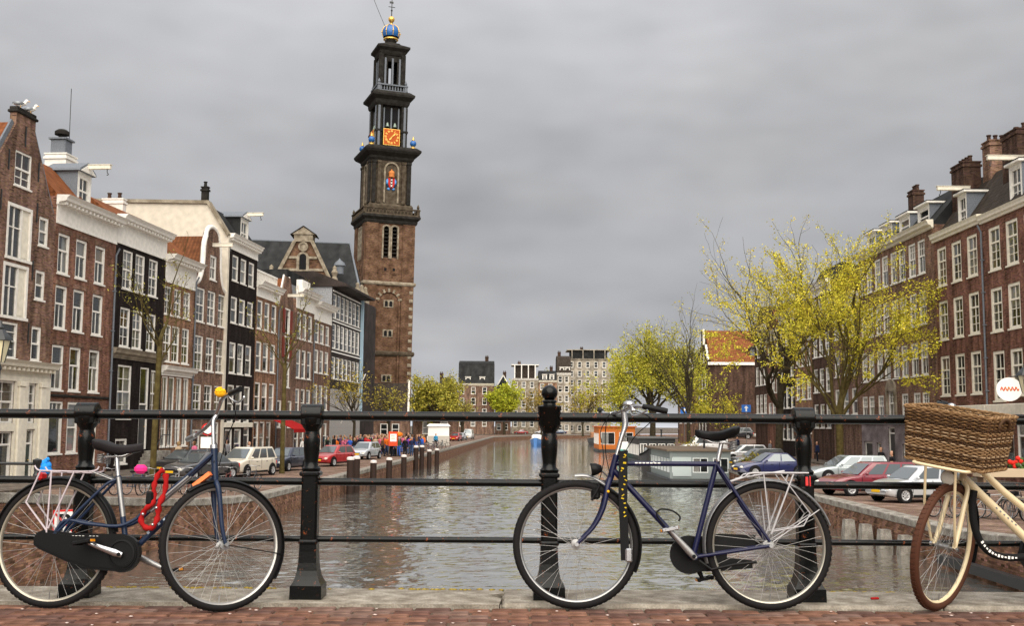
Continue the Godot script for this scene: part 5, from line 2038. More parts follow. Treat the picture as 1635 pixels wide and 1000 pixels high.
func make_church() -> void:
	var o := thing("church", "large church with dark slate roof and cream trimmed gable beside the tower", "church", Vector3(-31.2, -1.8, -186.0), deg_to_rad(4.0))
	var g := G.new()
	g.bx(-24.0, 0.0, -9.0, 5.4, 26.0, 7.0)
	put("nave_wall", g, M.brick_church, o)
	var r := G.new()
	# hipped slate roof, ridge across the picture
	var a := Vector3(-24.0, 25.8, 7.6)
	var b := Vector3(5.9, 25.8, 7.6)
	var c := Vector3(5.9, 25.8, -9.6)
	var d := Vector3(-24.0, 25.8, -9.6)
	var e := Vector3(-24.0, 36.2, -1.0)
	var f := Vector3(3.2, 35.7, -1.0)
	r.quad(a, b, f, e)
	r.quad(c, d, e, f)
	r.tri(b, c, f)
	r.tri(d, a, e)
	put("roof", r, M.slate, o)
	var rc := G.new()
	rc.tube([e, f, b], 0.22, 6)
	put("ridge", rc, M.lead, o)
	# transept gable
	var t := G.new()
	t.prism(v2([-8.3, 0, 1.3, 0, 1.3, 28.2, 0.8, 28.2, -2.2, 34.2, -2.2, 35.2, -4.8, 35.2, -4.8, 34.2, -7.8, 28.2, -8.3, 28.2]), 6.0, 9.0)
	put("gable_wall", t, M.brick_church, o)
	var tr := G.new()
	tr.prism(v2([-8.6, 28.0, 1.6, 28.0, -3.5, 36.0]), -1.0, 6.0)
	put("gable_roof", tr, M.slate, o)
	var s := G.new()
	s.bar(Vector3(0.95, 28.0, 9.05), Vector3(-2.1, 34.3, 9.05), 0.55, 0.7, Vector3(0, 0, 1))
	s.bar(Vector3(-7.95, 28.0, 9.05), Vector3(-4.9, 34.3, 9.05), 0.55, 0.7, Vector3(0, 0, 1))
	put("gable_edging", s, M.stone_pale, o)
	for y in [29.4, 31.4]:
		var sb := G.new()
		sb.bx(-7.4 + (y - 28.2) * 0.5, y, 9.002, 0.4 - (y - 28.2) * 0.5, y + 0.4, 9.2)
		put("stone_band", sb, M.stone_pale, o)
	var p := G.new()
	p.bx(-5.0, 34.2, 5.9, -2.0, 35.4, 9.3)
	p.prism(v2([-5.4, 35.4, -1.6, 35.4, -3.5, 36.6]), 5.9, 9.5)
	put("pediment", p, M.stone_pale, o)
	var pt := G.new()
	pt.bar(Vector3(-5.6, 35.3, 7.6), Vector3(-3.5, 36.75, 7.6), 4.0, 0.14, Vector3(0, 1, 0))
	pt.bar(Vector3(-1.4, 35.3, 7.6), Vector3(-3.5, 36.75, 7.6), 4.0, 0.14, Vector3(0, 1, 0))
	put("pediment_roof", pt, M.stone_dark, o)
	var wf := G.new()
	wf.xf.origin = Vector3(-3.5, 29.3, 9.0)
	wf.prism(arch_shape(2.0, 3.2), 0.003, 0.34)
	put("window_surround", wf, M.stone_pale, o)
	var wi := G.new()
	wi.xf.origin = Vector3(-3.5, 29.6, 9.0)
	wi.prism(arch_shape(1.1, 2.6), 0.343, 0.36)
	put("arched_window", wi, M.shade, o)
	var ro := G.new()
	ro.xf = Transform3D(Basis(Vector3.RIGHT, PI / 2), Vector3(-3.5, 33.4, 9.0))
	ro.lathe([Vector2(0.8, 0.003), Vector2(0.8, 0.3), Vector2(0.5, 0.32), Vector2(0.5, 0.2), Vector2(0, 0.2)], 16)
	put("round_window", ro, M.stone_pale, o)
	for x in [-8.6, 1.6]:
		var v := G.new()
		v.xf.origin = Vector3(x, 27.8, 8.6)
		v.lathe([Vector2(0.6, 0), Vector2(0.5, 0.5), Vector2(0.35, 0.8), Vector2(0.55, 1.5), Vector2(0.3, 2.0), Vector2(0.35, 2.3), Vector2(0.0, 2.7)], 12)
		put("urn", v, M.stone_pale, o)
	var cu := G.new()
	cu.xf.origin = Vector3(2.2, 29.3, 6.6)
	cu.lathe([Vector2(0.7, 0), Vector2(0.7, 1.3), Vector2(1.0, 1.4), Vector2(0.8, 1.9), Vector2(0.2, 2.4), Vector2(0, 2.7)], 8)
	put("roof_turret", cu, M.lead, o)
	# low house at the foot of the tower
	o = thing("sexton_house", "low brown house with steep roof and white gable edge at the foot of the tower", "house", Vector3(-21.3, 0.0, -193.0), deg_to_rad(4.0))
	R.seed = 3
	var ws := [[-1.6, 1.0, 1.3, 2.0, "plain"], [0.4, 1.0, 1.3, 2.0, "plain"]]
	var fw := G.new()
	skin(fw, v2([-5.0, 0, 3.0, 0, 3.0, 4.4, -5.0, 4.4]), holes_of(ws), 0.0)
	put("front_wall", fw, M.brick_mid, o)
	wins(o, ws)
	var gw := G.new()
	along_x(gw, v2([0.0, 0, 0.0, 4.4, -3.6, 10.6, -7.0, 10.6, -7.0, 0]), 3.0, 3.5)
	put("gable_wall", gw, M.brick_mid, o)
	var ge := G.new()
	ge.bar(Vector3(3.25, 4.3, 0.1), Vector3(3.25, 10.8, -3.6), 0.36, 0.3)
	put("gable_edging", ge, M.white, o)
	var rr := G.new()
	along_x(rr, v2([0.3, 4.3, -3.6, 10.2, -7.0, 10.2, -7.0, 4.3]), -5.0, 2.98)
	put("roof", rr, M.tile_dark, o)
	var gt := G.new()
	gt.bx(-5.0, 4.0, 0.03, 3.0, 4.35, 0.35)
	put("gutter", gt, M.white, o)
	o = thing("vestry", "low brick annexe with slate roof, white gutter and small dormer between tower and green tree", "house", Vector3(-17.2, 0.0, -199.0), deg_to_rad(4.0))
	R.seed = 8
	ws = [[1.2, 1.2, 1.4, 2.2, "plain"], [4.4, 1.2, 1.4, 2.2, "plain"]]
	fw = G.new()
	skin(fw, v2([-0.5, 0, 7.5, 0, 7.5, 6.6, -0.5, 6.6]), holes_of(ws), 0.0)
	fw.quad(Vector3(7.5, 0, 0), Vector3(7.5, 0, -6), Vector3(7.5, 6.6, -6), Vector3(7.5, 6.6, 0))
	put("front_wall", fw, M.brick_mid, o)
	wins(o, ws)
	var vr := G.new()
	vr.taper(Vector3(3.5, 6.6, -3.2), 10.2, 8.4, 7.0, 3.0, 1.5)
	put("roof", vr, M.slate, o)
	var vg := G.new()
	vg.bx(-0.8, 6.45, 0.32, 7.8, 6.85, 0.6)
	put("gutter", vg, M.white, o)
	dormer(o, 0.4, 7.4, 1.7, 1.9, -0.4, 2.0, M.lead, "plain", "flat")


# ---------------------------------------------------------------- bicycles
func wheel(par: Node3D, called: String, xf: Transform3D, r: float, tr: float, tyre_m: Material, rim_m: Material, spokes := 36) -> Node3D:
	var o := node(called, par, xf)
	var t := G.new()
	var pts := []
	for k in 72:
		pts.append(Vector3((r - tr) * cos(TAU * k / 72), (r - tr) * sin(TAU * k / 72), 0))
	t.tube(pts, tr, 12, false, true)
	for k in 72:      # tread blocks
		var a := TAU * (k + 0.5) / 72
		t.xf = Transform3D(Basis(Vector3(0, 0, 1), a), Vector3.ZERO)
		t.box(Vector3(r - 0.0005, 0, 0), Vector3(0.003, 0.019, tr * 1.1))
	put("tyre", t, tyre_m, o)
	var ri := r - tr * 1.75
	var g := G.new()
	g.xf = Transform3D(Basis(Vector3(1, 0, 0), Vector3(0, 0, 1), Vector3(0, -1, 0)), Vector3.ZERO)
	g.lathe([Vector2(ri - 0.012, -0.005), Vector2(ri - 0.004, -0.013), Vector2(ri + 0.010, -0.013), Vector2(ri + 0.010, 0.013), Vector2(ri - 0.004, 0.013), Vector2(ri - 0.012, 0.005), Vector2(ri - 0.012, -0.005)], 64, 0.7)
	put("rim", g, rim_m, o)
	var h := G.new()
	h.xf = g.xf
	h.lathe([Vector2(0.0, -0.055), Vector2(0.009, -0.055), Vector2(0.009, -0.036), Vector2(0.026, -0.034), Vector2(0.026, -0.029), Vector2(0.014, -0.024), Vector2(0.014, 0.024), Vector2(0.026, 0.029), Vector2(0.026, 0.034), Vector2(0.009, 0.036), Vector2(0.009, 0.055), Vector2(0.0, 0.055)], 16, 0.8)
	put("hub", h, M.steel, o)
	if not CACHE.has("spoke"):
		var s := G.new()
		s.tube([Vector3(0, 0, 0), Vector3(0, 1, 0)], 0.0011, 5, false)
		CACHE["spoke"] = s.mesh()
	for k in spokes:
		var a := TAU * k / spokes
		var side := 1.0 if k % 2 else -1.0
		var cross := 0.55 if (k / 2) % 2 else -0.55
		var p0 := Vector3(0.023 * cos(a + cross * 2.0), 0.023 * sin(a + cross * 2.0), 0.031 * side)
		var p1 := Vector3((ri - 0.008) * cos(a), (ri - 0.008) * sin(a), 0.003 * side)
		var y := p1 - p0
		var x := y.cross(Vector3(0, 0, 1)).normalized()
		at_put("spoke", CACHE["spoke"], M.spoke, o, Transform3D(Basis(x, y, x.cross(y).normalized()), p0))
	var vg := G.new()
	vg.tube([Vector3(0, -ri + 0.01, 0), Vector3(0, -ri + 0.05, 0)], 0.003, 6)
	put("valve", vg, M.steel, o)
	return o


func fender(par: Node3D, called: String, c: Vector3, r: float, a0: float, a1: float, w: float, m: Material, xf := Transform3D.IDENTITY) -> void:
	var g := G.new()
	var rings := []
	for k in 33:
		var a := deg_to_rad(lerpf(a0, a1, k / 32.0))
		var ring := PackedVector3Array()
		for q in 9:
			var t := (q - 4) / 4.0
			var rr := r - 0.012 * t * t
			ring.append(c + Vector3(rr * cos(a), rr * sin(a), w / 2 * t))
		for q in 9:
			var t := (4 - q) / 4.0
			var rr := r - 0.003 - 0.012 * t * t
			ring.append(c + Vector3(rr * cos(a), rr * sin(a), w / 2 * t))
		rings.append(ring)
	g.loft(rings, true, true)
	at_put(called, g, m, par, xf)


func rod(par: Node3D, called: String, pts: Array, r, m: Material, xf := Transform3D.IDENTITY, sides := 10) -> MeshInstance3D:
	var g := G.new()
	g.tube(pts, r, sides)
	return at_put(called, g, m, par, xf)


func saddle(par: Node3D, at_: Vector3, heading: float, m: Material, long_ := 0.27, wide := 0.2) -> void:
	var g := G.new()
	var rings := []
	for k in 15:
		var t := k / 14.0      # 0 tail .. 1 nose
		var w := wide * (0.5 * (1.0 - smoothstep(0.0, 0.75, t)) * sqrt(minf(1.0, t * 9.0 + 0.12)) + 0.13 * sqrt(maxf(0.0, 1.0 - pow(t, 10.0))))
		var top := 0.022 * (1.0 - smoothstep(0.0, 0.5, t)) - 0.010 * sin(PI * clampf((t - 0.2) * 1.4, 0.0, 1.0))
		var thick := 0.075 * (1.0 - 0.45 * t) * sqrt(minf(1.0, t * 8.0 + 0.15))
		if k == 14:
			thick *= 0.5
		var ring := PackedVector3Array()
		for q in 14:
			var a := TAU * q / 14
			var yy := sin(a)
			ring.append(at_ + Vector3(heading * (t - 0.45) * long_, top + (yy * 0.018 if yy > 0 else yy * thick * (0.55 + 0.45 * absf(cos(a)))), w * signf(cos(a)) * pow(absf(cos(a)), 0.75)))
		rings.append(ring)
	g.loft(rings)
	var o := put("saddle", g, m, par)
	for s in [-1.0, 1.0]:
		var c := G.new()
		var pts := []
		for k in 41:
			var a := TAU * k / 8.0
			pts.append(at_ + Vector3(-heading * 0.075 + 0.017 * cos(a), -0.095 + 0.05 * k / 40.0, s * 0.045 + 0.017 * sin(a)))
		c.tube(pts, 0.003, 5)
		put("spring", c, M.steel, o)
	var rl := G.new()
	for s in [-1.0, 1.0]:
		rl.tube([at_ + Vector3(heading * 0.12, -0.02, 0), at_ + Vector3(heading * 0.04, -0.055, s * 0.022), at_ + Vector3(-heading * 0.09, -0.06, s * 0.03)], 0.004, 6)
	put("saddle_rail", rl, M.chrome, o)


func pedal(par: Node3D, p: Vector3, m: Material) -> void:
	var o := node("pedal", par, Transform3D(Basis(Vector3(0, 0, 1), 0.2), p))
	var g := G.new()
	g.box(Vector3(0, 0, 0), Vector3(0.022, 0.018, 0.09), 0.004)
	for s in [-1.0, 1.0]:
		g.box(Vector3(s * 0.036, 0, 0), Vector3(0.022, 0.022, 0.095), 0.005)
	for s in [-1.0, 1.0]:
		g.box(Vector3(0, 0, s * 0.042), Vector3(0.06, 0.016, 0.008), 0.002)
	put("tread", g, m, o)
	for s in [-1.0, 1.0]:
		var r := G.new()
		r.box(Vector3(s * 0.0485, 0, 0), Vector3(0.004, 0.014, 0.05), 0.001)
		put("reflector", r, M.amber, o)


func crank(par: Node3D, a: Vector3, b: Vector3, m: Material) -> void:
	var g := G.new()
	var t := (b - a).normalized()
	var ax := Vector3(0, 0, 1)
	var up := ax.cross(t)
	var rings := []
	for k in 7:
		var f := k / 6.0
		var w := lerpf(0.021, 0.013, f) * (0.75 if k == 0 or k == 6 else 1.0)
		var c := a.lerp(b, f) + t * (-0.015 if k == 0 else (0.013 if k == 6 else 0.0))
		var ring := PackedVector3Array()
		for q in 8:
			var an := TAU * (q + 0.5) / 8
			ring.append(c + up * w * cos(an) + ax * 0.010 * sin(an))
		rings.append(ring)
	g.loft(rings)
	var o := put("crank", g, m, par)
	var bt := G.new()
	bt.xf = Transform3D(Basis(Vector3(1, 0, 0), Vector3(0, 0, 1), Vector3(0, -1, 0)), a + ax * 0.009)
	bt.lathe([Vector2(0.011, 0), Vector2(0.011, 0.004), Vector2(0.006, 0.0045), Vector2(0.006, 0.001), Vector2(0, 0.001)], 12)
	put("crank_bolt", bt, M.black_plastic, o)


func about(p: Vector3, axis: Vector3, a: float) -> Transform3D:
	var b := Basis(axis.normalized(), a)
	return Transform3D(b, p - b * p)


func make_bikes() -> void:
	left_bike()
	middle_bike()
	right_bike()


func left_bike() -> void:
	var o := thing("bicycle", "worn dark blue bicycle with pink white rack, yellow bell cover and red chain lock", "bicycle", Vector3(-2.062, DECK, -6.09))
	o.rotation = Vector3(deg_to_rad(-6.0), deg_to_rad(-5.0), 0)
	var c := func(u: float, v: float, z := 0.0): return Vector3((u - 225.0) / 287.0, (968.0 - v) / 287.0, z)
	var R0 := 0.350
	var hub: Vector3 = c.call(92, 868)
	wheel(o, "rear_wheel", Transform3D(Basis.IDENTITY, hub), R0, 0.020, M.rubber, sm(0.34, 0.31, 0.25, 0.35, 0.6))
	# steered front end
	var ha: Vector3 = c.call(347, 768)
	var hb: Vector3 = c.call(340, 712)
	var steer := about(ha, hb - ha, deg_to_rad(41.0))
	var fh: Vector3 = c.call(366, 868)
	wheel(o, "front_wheel", steer * Transform3D(Basis.IDENTITY, fh), R0, 0.020, M.rubber, sm(0.34, 0.33, 0.31, 0.32, 0.7))
	var fk := node("fork", o, steer)
	for s in [-1.0, 1.0]:
		rod(fk, "fork_blade", smooth([c.call(346, 768, 0.0), c.call(348, 778, s * 0.035), c.call(352, 800, s * 0.042), c.call(358, 840, s * 0.045), fh + Vector3(0, 0, s * 0.047)], 4), [0.016, 0.016, 0.016, 0.015, 0.015, 0.015, 0.015, 0.015, 0.014, 0.013, 0.013, 0.012, 0.012, 0.011, 0.011, 0.010, 0.009], M.denim)
		var nut := G.new()
		nut.xf = Transform3D(Basis(Vector3(1, 0, 0), Vector3(0, 0, 1), Vector3(0, -1, 0)), fh + Vector3(0, 0, s * 0.058 - 0.006))
		nut.lathe([Vector2(0, 0), Vector2(0.011, 0), Vector2(0.011, 0.012), Vector2(0, 0.012)], 6)
		put("axle_nut", nut, M.steel, fk)
	fender(o, "front_fender", fh, R0 + 0.014, -28.0, 128.0, 0.05, M.black_plastic, steer)
	rod(o, "fender_stay", [fh + Vector3(0, 0, 0.05), fh + Vector3(R0 * cos(-0.1), R0 * sin(-0.1), 0.022)], 0.003, M.black_plastic, steer, 6)
	# head tube and frame
	rod(o, "head_tube", [c.call(347, 770), c.call(341, 716)], 0.0185, M.denim, Transform3D.IDENTITY, 14)
	var hs := G.new()
	hs.tube([c.call(341, 717), c.call(340.3, 711)], 0.021, 14)
	put("headset", hs, M.chrome, o)
	for s in [-1.0, 1.0]:
		rod(o, "twin_tube", smooth([c.call(341, 726, s * 0.016), c.call(300, 764, s * 0.024), c.call(240, 817, s * 0.030), c.call(222, 832, s * 0.034), c.call(197, 841, s * 0.040), c.call(150, 838, s * 0.046), c.call(112, 834, s * 0.050), c.call(94, 864, s * 0.055)], 4), 0.0098, M.denim)
		rod(o, "worn_patch", [c.call(306, 761.5, s * 0.024 + 0.002), c.call(243, 817.5, s * 0.0305 + 0.002)], 0.0091, M.steel)
		rod(o, "seat_stay", smooth([c.call(186, 768, s * 0.018), c.call(172, 777, s * 0.035), c.call(140, 811, s * 0.048), c.call(95, 860, s * 0.055)], 4), 0.0085, M.denim)
		rod(o, "chain_stay", [c.call(212, 884, s * 0.025), c.call(94, 866, s * 0.056)], 0.0098, M.denim)
	rod(o, "down_tube", [c.call(348, 762), c.call(278, 822), c.call(215, 885)], 0.0155, M.denim, Transform3D.IDENTITY, 14)
	var lb := G.new()      # worn lettering, white flakes on the down tube
	for k in 6:
		lb.xf = Transform3D(Basis(Vector3(0, 0, 1), 0.71), c.call(286 - 8 * k, 815 + 7 * k, 0.0152))
		lb.box(Vector3.ZERO, Vector3(0.014, 0.010 + 0.004 * (k % 2), 0.001))
	put("worn_lettering", lb, sm(0.45, 0.55, 0.66, 0.5), o).set_meta("kind", "stuff")
	rod(o, "seat_tube", [c.call(213, 885), c.call(187, 762)], 0.0155, M.denim, Transform3D.IDENTITY, 14)
	rod(o, "seat_tube_wear", [c.call(201, 826, 0.0016), c.call(187.5, 764, 0.0016)], 0.0148, M.steel, Transform3D.IDENTITY, 12)
	rod(o, "seat_post", [c.call(187, 764), c.call(181, 728)], 0.0128, M.chrome, Transform3D.IDENTITY, 12)
	saddle(o, c.call(182, 715), 1.0, M.saddle, 0.27, 0.20)
	# handlebar, bell cover, grips (turned with the fork)
	var hbn := node("handlebar", o, steer)
	rod(hbn, "stem", smooth([c.call(340.5, 716), c.call(338, 690), c.call(337, 672), c.call(341, 664)], 4), 0.0115, M.chrome)
	var bar := [c.call(329, 690, -0.29), c.call(331, 688, -0.22), c.call(337, 679, -0.12), c.call(341, 666, -0.03), c.call(341, 652, 0.03), c.call(340, 641, 0.08), c.call(341, 637, 0.16), c.call(343, 636, 0.30)]
	rod(hbn, "bar", smooth(bar, 5), 0.011, M.chrome)
	rod(hbn, "grip", [c.call(341.5, 637, 0.185), c.call(343, 636, 0.315)], 0.0155, M.black_plastic, Transform3D.IDENTITY, 12)
	rod(hbn, "grip", [c.call(330.5, 688, -0.21), c.call(328.5, 690, -0.315)], 0.0155, M.steel, Transform3D.IDENTITY, 12)
	rod(hbn, "brake_lever", smooth([c.call(344, 640, 0.14), c.call(352, 648, 0.17), c.call(354, 650, 0.22), c.call(352, 646, 0.29)], 4), 0.005, M.chrome)
	var be := G.new()
	be.ball(c.call(334, 632, 0.10), 0.030, 16, 10, Vector3(1, 0.85, 1))
	for k in 40:
		var d := Vector3(R.randfn(), absf(R.randfn()), R.randfn()).normalized()
		be.ball(c.call(334, 632, 0.10) + d * 0.027, 0.007, 6, 4)
	put("yellow_bell_cover", be, M.yellow, hbn)
	var cables := [[c.call(345, 642, 0.14), c.call(362, 664, 0.10), c.call(356, 700, 0.05), c.call(349, 745, 0.02)], [c.call(336, 684, -0.16), c.call(352, 694, -0.12), c.call(350, 720, -0.02), c.call(340, 740, 0.02)]]
	for q in cables:
		rod(hbn, "cable", smooth(q, 6), 0.0028, M.black_plastic, Transform3D.IDENTITY, 5)
	# rack, rear fender
	for s in [-1.0, 1.0]:
		var z: float = s * 0.06
		rod(o, "rack_rail", smooth([c.call(55, 748, z), c.call(62, 755, z), c.call(80, 756, z), c.call(148, 756, z * 0.8), c.call(158, 748, z * 0.5)], 4), 0.0045, M.rack_white)
		rod(o, "rack_strut", [c.call(66, 756, z), c.call(47, 806, z), c.call(86, 850, z)], 0.0048, M.rack_white)
		rod(o, "rack_strut", [c.call(84, 756, z), c.call(86, 853, z)], 0.0048, M.rack_white)
		rod(o, "rack_strut", [c.call(122, 756, z), c.call(88, 846, z)], 0.0048, M.rack_white)
		rod(o, "rack_stay", [c.call(148, 756, z * 0.8), c.call(185, 770, z * 0.3)], 0.004, M.steel)
	for k in 4:
		rod(o, "rack_bar", [c.call(66 + 26 * k, 756, -0.06), c.call(66 + 26 * k, 756, 0.06)], 0.0035, M.rack_white, Transform3D.IDENTITY, 6)
	fender(o, "rear_fender", hub, R0 + 0.014, 10.0, 168.0, 0.055, M.black_plastic)
	var tl := G.new()
	tl.box(c.call(60, 764, 0.0), Vector3(0.03, 0.045, 0.07), 0.01)
	put("rear_lamp", tl, M.red_refl, o)
	# chain case and cranks
	var poly := PackedVector2Array()
	var out := [[66, 862], [70, 853], [82, 848], [132, 853], [180, 853], [210, 853]]
	for q in out:
		poly.append(Vector2((q[0] - 225.0) / 287.0, (968.0 - q[1]) / 287.0))
	for k in 13:
		var a := PI / 2 - PI * 1.12 * k / 12
		poly.append(Vector2((212.0 + 28.5 * cos(a) - 225.0) / 287.0, (968.0 - 883.0 + 29.0 * sin(a)) / 287.0))
	for q in [[165, 908], [124, 897], [76, 878], [67, 872]]:
		poly.append(Vector2((q[0] - 225.0) / 287.0, (968.0 - q[1]) / 287.0))
	var cc := G.new()
	cc.prism(poly, 0.030, 0.062)
	var inner := Geometry2D.offset_polygon(poly, -0.014)
	cc.prism(inner[0], 0.0622, 0.068)
	var ccn := put("chain_case", cc, M.black_plastic, o)
	var cr := G.new()
	cr.xf = Transform3D(Basis(Vector3(1, 0, 0), Vector3(0, 0, 1), Vector3(0, -1, 0)), c.call(212, 883, 0.068))
	cr.lathe([Vector2(0.075, 0), Vector2(0.077, 0.006), Vector2(0.066, 0.007), Vector2(0.063, 0.0)], 32)
	put("cover_ring", cr, M.black_plastic, ccn)
	var tx := G.new()
	for k in 7:
		tx.box(c.call(130 + 5.6 * k + (6 if k > 3 else 0), 857.5, 0.0626), Vector3(0.012, 0.007, 0.0012))
	put("worn_lettering", tx, M.white_clean, ccn).set_meta("kind", "stuff")
	crank(o, c.call(211, 884, 0.085), c.call(164, 869, 0.088), M.chrome)
	pedal(o, c.call(160, 866, 0.14), M.black_plastic)
	crank(o, c.call(213, 884, -0.06), c.call(268, 906, -0.06), M.steel)
	pedal(o, c.call(276, 909, -0.11), M.black_plastic)
	var ks := G.new()
	ks.tube([c.call(196, 890, -0.05), c.call(150, 925, -0.075)], 0.006, 6)
	put("kickstand", ks, M.steel, o)
	# reflector strip, locks
	var orf := G.new()
	orf.bar(c.call(318, 777, 0.045), c.call(343, 757, 0.045), 0.022, 0.038, Vector3(0, 0, 1))
	put("orange_reflector_strip", orf, M.orange_refl, o)
	R.seed = 12
	var lk := node("red_chain_lock", o)
	var links := [[264, 752], [257, 758], [253, 770], [252, 782], [253, 795], [252, 806], [244, 812], [238, 820], [236, 832], [243, 842], [254, 843], [261, 832], [262, 820], [264, 806], [268, 790], [270, 772], [268, 758]]
	var pts := []
	for q in links:
		pts.append(c.call(q[0] + 1.0, q[1], 0.045 + 0.01 * sin(q[1])))
	var sp := smooth(pts, 3)
	var rr := []
	for k in sp.size():
		rr.append(0.0140 + 0.004 * sin(k * 1.9) + R.randf_range(-0.001, 0.002))
	rod(lk, "cloth_sleeve", sp, rr, M.red_cloth, Transform3D.IDENTITY, 12)
	var pl := G.new()
	pl.box(c.call(249, 797, 0.055), Vector3(0.042, 0.075, 0.03), 0.01)
	put("padlock", pl, M.black_plastic, lk)
	for q in [[241, 822], [258, 838], [262, 812]]:
		var k := G.new()
		k.ball(c.call(q[0], q[1], 0.066), 0.009, 8, 6)
		put("steel_link", k, M.chrome, lk)


func middle_bike() -> void:
	var o := thing("bicycle", "dark purple blue bicycle with black saddle, silver rack and yellow patterned strap lock", "bicycle", Vector3(0.897, DECK, -6.19))
	o.rotation = Vector3(deg_to_rad(-4.0), 0, 0)
	var c := func(u: float, v: float, z := 0.0): return Vector3((u - 1070.0) / 282.5, (968.0 - v) / 282.5, z)
	var R0 := 0.352
	var fh: Vector3 = c.call(920, 868)
	var rh: Vector3 = c.call(1223, 868)
	wheel(o, "front_wheel", Transform3D(Basis.IDENTITY, fh), R0, 0.0215, M.rubber, M.steel)
	wheel(o, "rear_wheel", Transform3D(Basis.IDENTITY, rh), R0, 0.0215, M.rubber, sm(0.34, 0.32, 0.27, 0.32, 0.7))
	# frame
	rod(o, "head_tube", [c.call(974, 768), c.call(985, 728)], 0.0185, M.navy, Transform3D.IDENTITY, 14)
	rod(o, "top_tube", [c.call(983, 741.5), c.call(1145, 741.5)], 0.0145, M.navy, Transform3D.IDENTITY, 14)
	rod(o, "down_tube", [c.call(980, 752), c.call(1103, 885)], 0.0168, M.navy, Transform3D.IDENTITY, 14)
	rod(o, "seat_tube", [c.call(1146, 735), c.call(1104, 885)], 0.0152, M.navy, Transform3D.IDENTITY, 14)
	var lab := G.new()
	for k in 7:
		lab.box(c.call(1016 + 6 * k, 740.5, 0.0146), Vector3(0.015, 0.006, 0.001))
	lab.ball(c.call(1044, 740, 0.0145), 0.005, 8, 6, Vector3(1, 1, 0.2))
	put("worn_lettering", lab, M.white_clean, o).set_meta("kind", "stuff")
	for s in [-1.0, 1.0]:
		rod(o, "seat_stay", [c.call(1144, 742, s * 0.02), c.call(1184, 806, s * 0.040), c.call(1222, 862, s * 0.058)], [0.0115, 0.0100, 0.0088], M.navy)
		rod(o, "chain_stay", [c.call(1108, 886, s * 0.028), c.call(1160, 878, s * 0.045), c.call(1222, 868, s * 0.058)], 0.0098, M.navy)
		rod(o, "fork_blade", smooth([c.call(974, 766, s * 0.012), c.call(969, 780, s * 0.036), c.call(962, 812, s * 0.045), c.call(946, 842, s * 0.047), fh + Vector3(0, 0, s * 0.050)], 4), [0.017, 0.017, 0.017, 0.016, 0.016, 0.015, 0.015, 0.015, 0.014, 0.013, 0.013, 0.012, 0.011, 0.0105, 0.010, 0.0095, 0.009], M.navy)
		var nut := G.new()
		for h in [fh, rh]:
			nut.xf = Transform3D(Basis(Vector3(1, 0, 0), Vector3(0, 0, 1), Vector3(0, -1, 0)), h + Vector3(0, 0, s * 0.064 - 0.006))
			nut.lathe([Vector2(0, 0), Vector2(0.012, 0), Vector2(0.012, 0.013), Vector2(0, 0.013)], 6)
		put("axle_nut", nut, M.chrome, o)
	var bb := G.new()
	bb.xf = Transform3D(Basis(Vector3(1, 0, 0), Vector3(0, 0, 1), Vector3(0, -1, 0)), c.call(1104, 885, -0.04))
	bb.lathe([Vector2(0, 0), Vector2(0.022, 0), Vector2(0.022, 0.08), Vector2(0, 0.08)], 16)
	put("bottom_bracket", bb, M.navy, o)
	rod(o, "seat_post", [c.call(1146, 738), c.call(1153, 708)], 0.0128, M.chrome, Transform3D.IDENTITY, 12)
	var cl := G.new()
	cl.box(c.call(1154, 706), Vector3(0.045, 0.022, 0.05), 0.006)
	cl.tube([c.call(1147, 737, 0.0), c.call(1146, 733, 0.0)], 0.019, 12)
	put("seat_clamp", cl, M.chrome, o)
	saddle(o, c.call(1149, 692), -1.0, M.black_plastic, 0.245, 0.21)
	# stem, bar, bell, levers
	var hb := node("handlebar", o)
	rod(hb, "stem", smooth([c.call(985, 729), c.call(992, 704), c.call(999, 682), c.call(998, 664), c.call(996, 655)], 4), [0.0125, 0.0125, 0.0125, 0.0125, 0.0125, 0.013, 0.014, 0.015, 0.017, 0.018, 0.018, 0.018, 0.017, 0.016, 0.016, 0.016, 0.016], M.chrome, Transform3D.IDENTITY, 12)
	rod(hb, "bar", smooth([c.call(969, 652, -0.30), c.call(975, 658, -0.24), c.call(990, 659, -0.10), c.call(997, 657, 0.0), c.call(1003, 656, 0.12), c.call(1014, 656, 0.24), c.call(1028, 659, 0.285)], 5), 0.0115, M.chrome, Transform3D.IDENTITY, 12)
	rod(hb, "grip", [c.call(1019, 657, 0.272), c.call(1030, 659.5, 0.288), c.call(1050, 664, 0.305), c.call(1055, 665, 0.31)], [0.0150, 0.0165, 0.0175, 0.015], M.black_plastic, Transform3D.IDENTITY, 14)
	rod(hb, "grip", [c.call(969, 653, -0.29), c.call(966, 648, -0.33)], 0.016, M.black_plastic, Transform3D.IDENTITY, 12)
	for s in [-1.0, 1.0]:
		rod(hb, "brake_lever", smooth([c.call(1005 if s > 0 else 985, 662, s * 0.17), c.call(1004 if s > 0 else 978, 669, s * 0.22), c.call(1012 if s > 0 else 972, 670, s * 0.27), c.call(1024 if s > 0 else 966, 664, s * 0.33)], 4), 0.0055, M.chrome)
		var mt := G.new()
		mt.box(c.call(1007 if s > 0 else 982, 659, s * 0.18), Vector3(0.03, 0.028, 0.04), 0.006)
		put("lever_mount", mt, M.chrome, hb)
	var bell := G.new()
	bell.xf.origin = c.call(1003, 656, 0.10)
	bell.lathe([Vector2(0, 0.008), Vector2(0.006, 0.008), Vector2(0.008, 0.014), Vector2(0.034, 0.016), Vector2(0.036, 0.022), Vector2(0.030, 0.036), Vector2(0.016, 0.043), Vector2(0, 0.045)], 20, 0.4)
	put("bell", bell, M.chrome, hb)
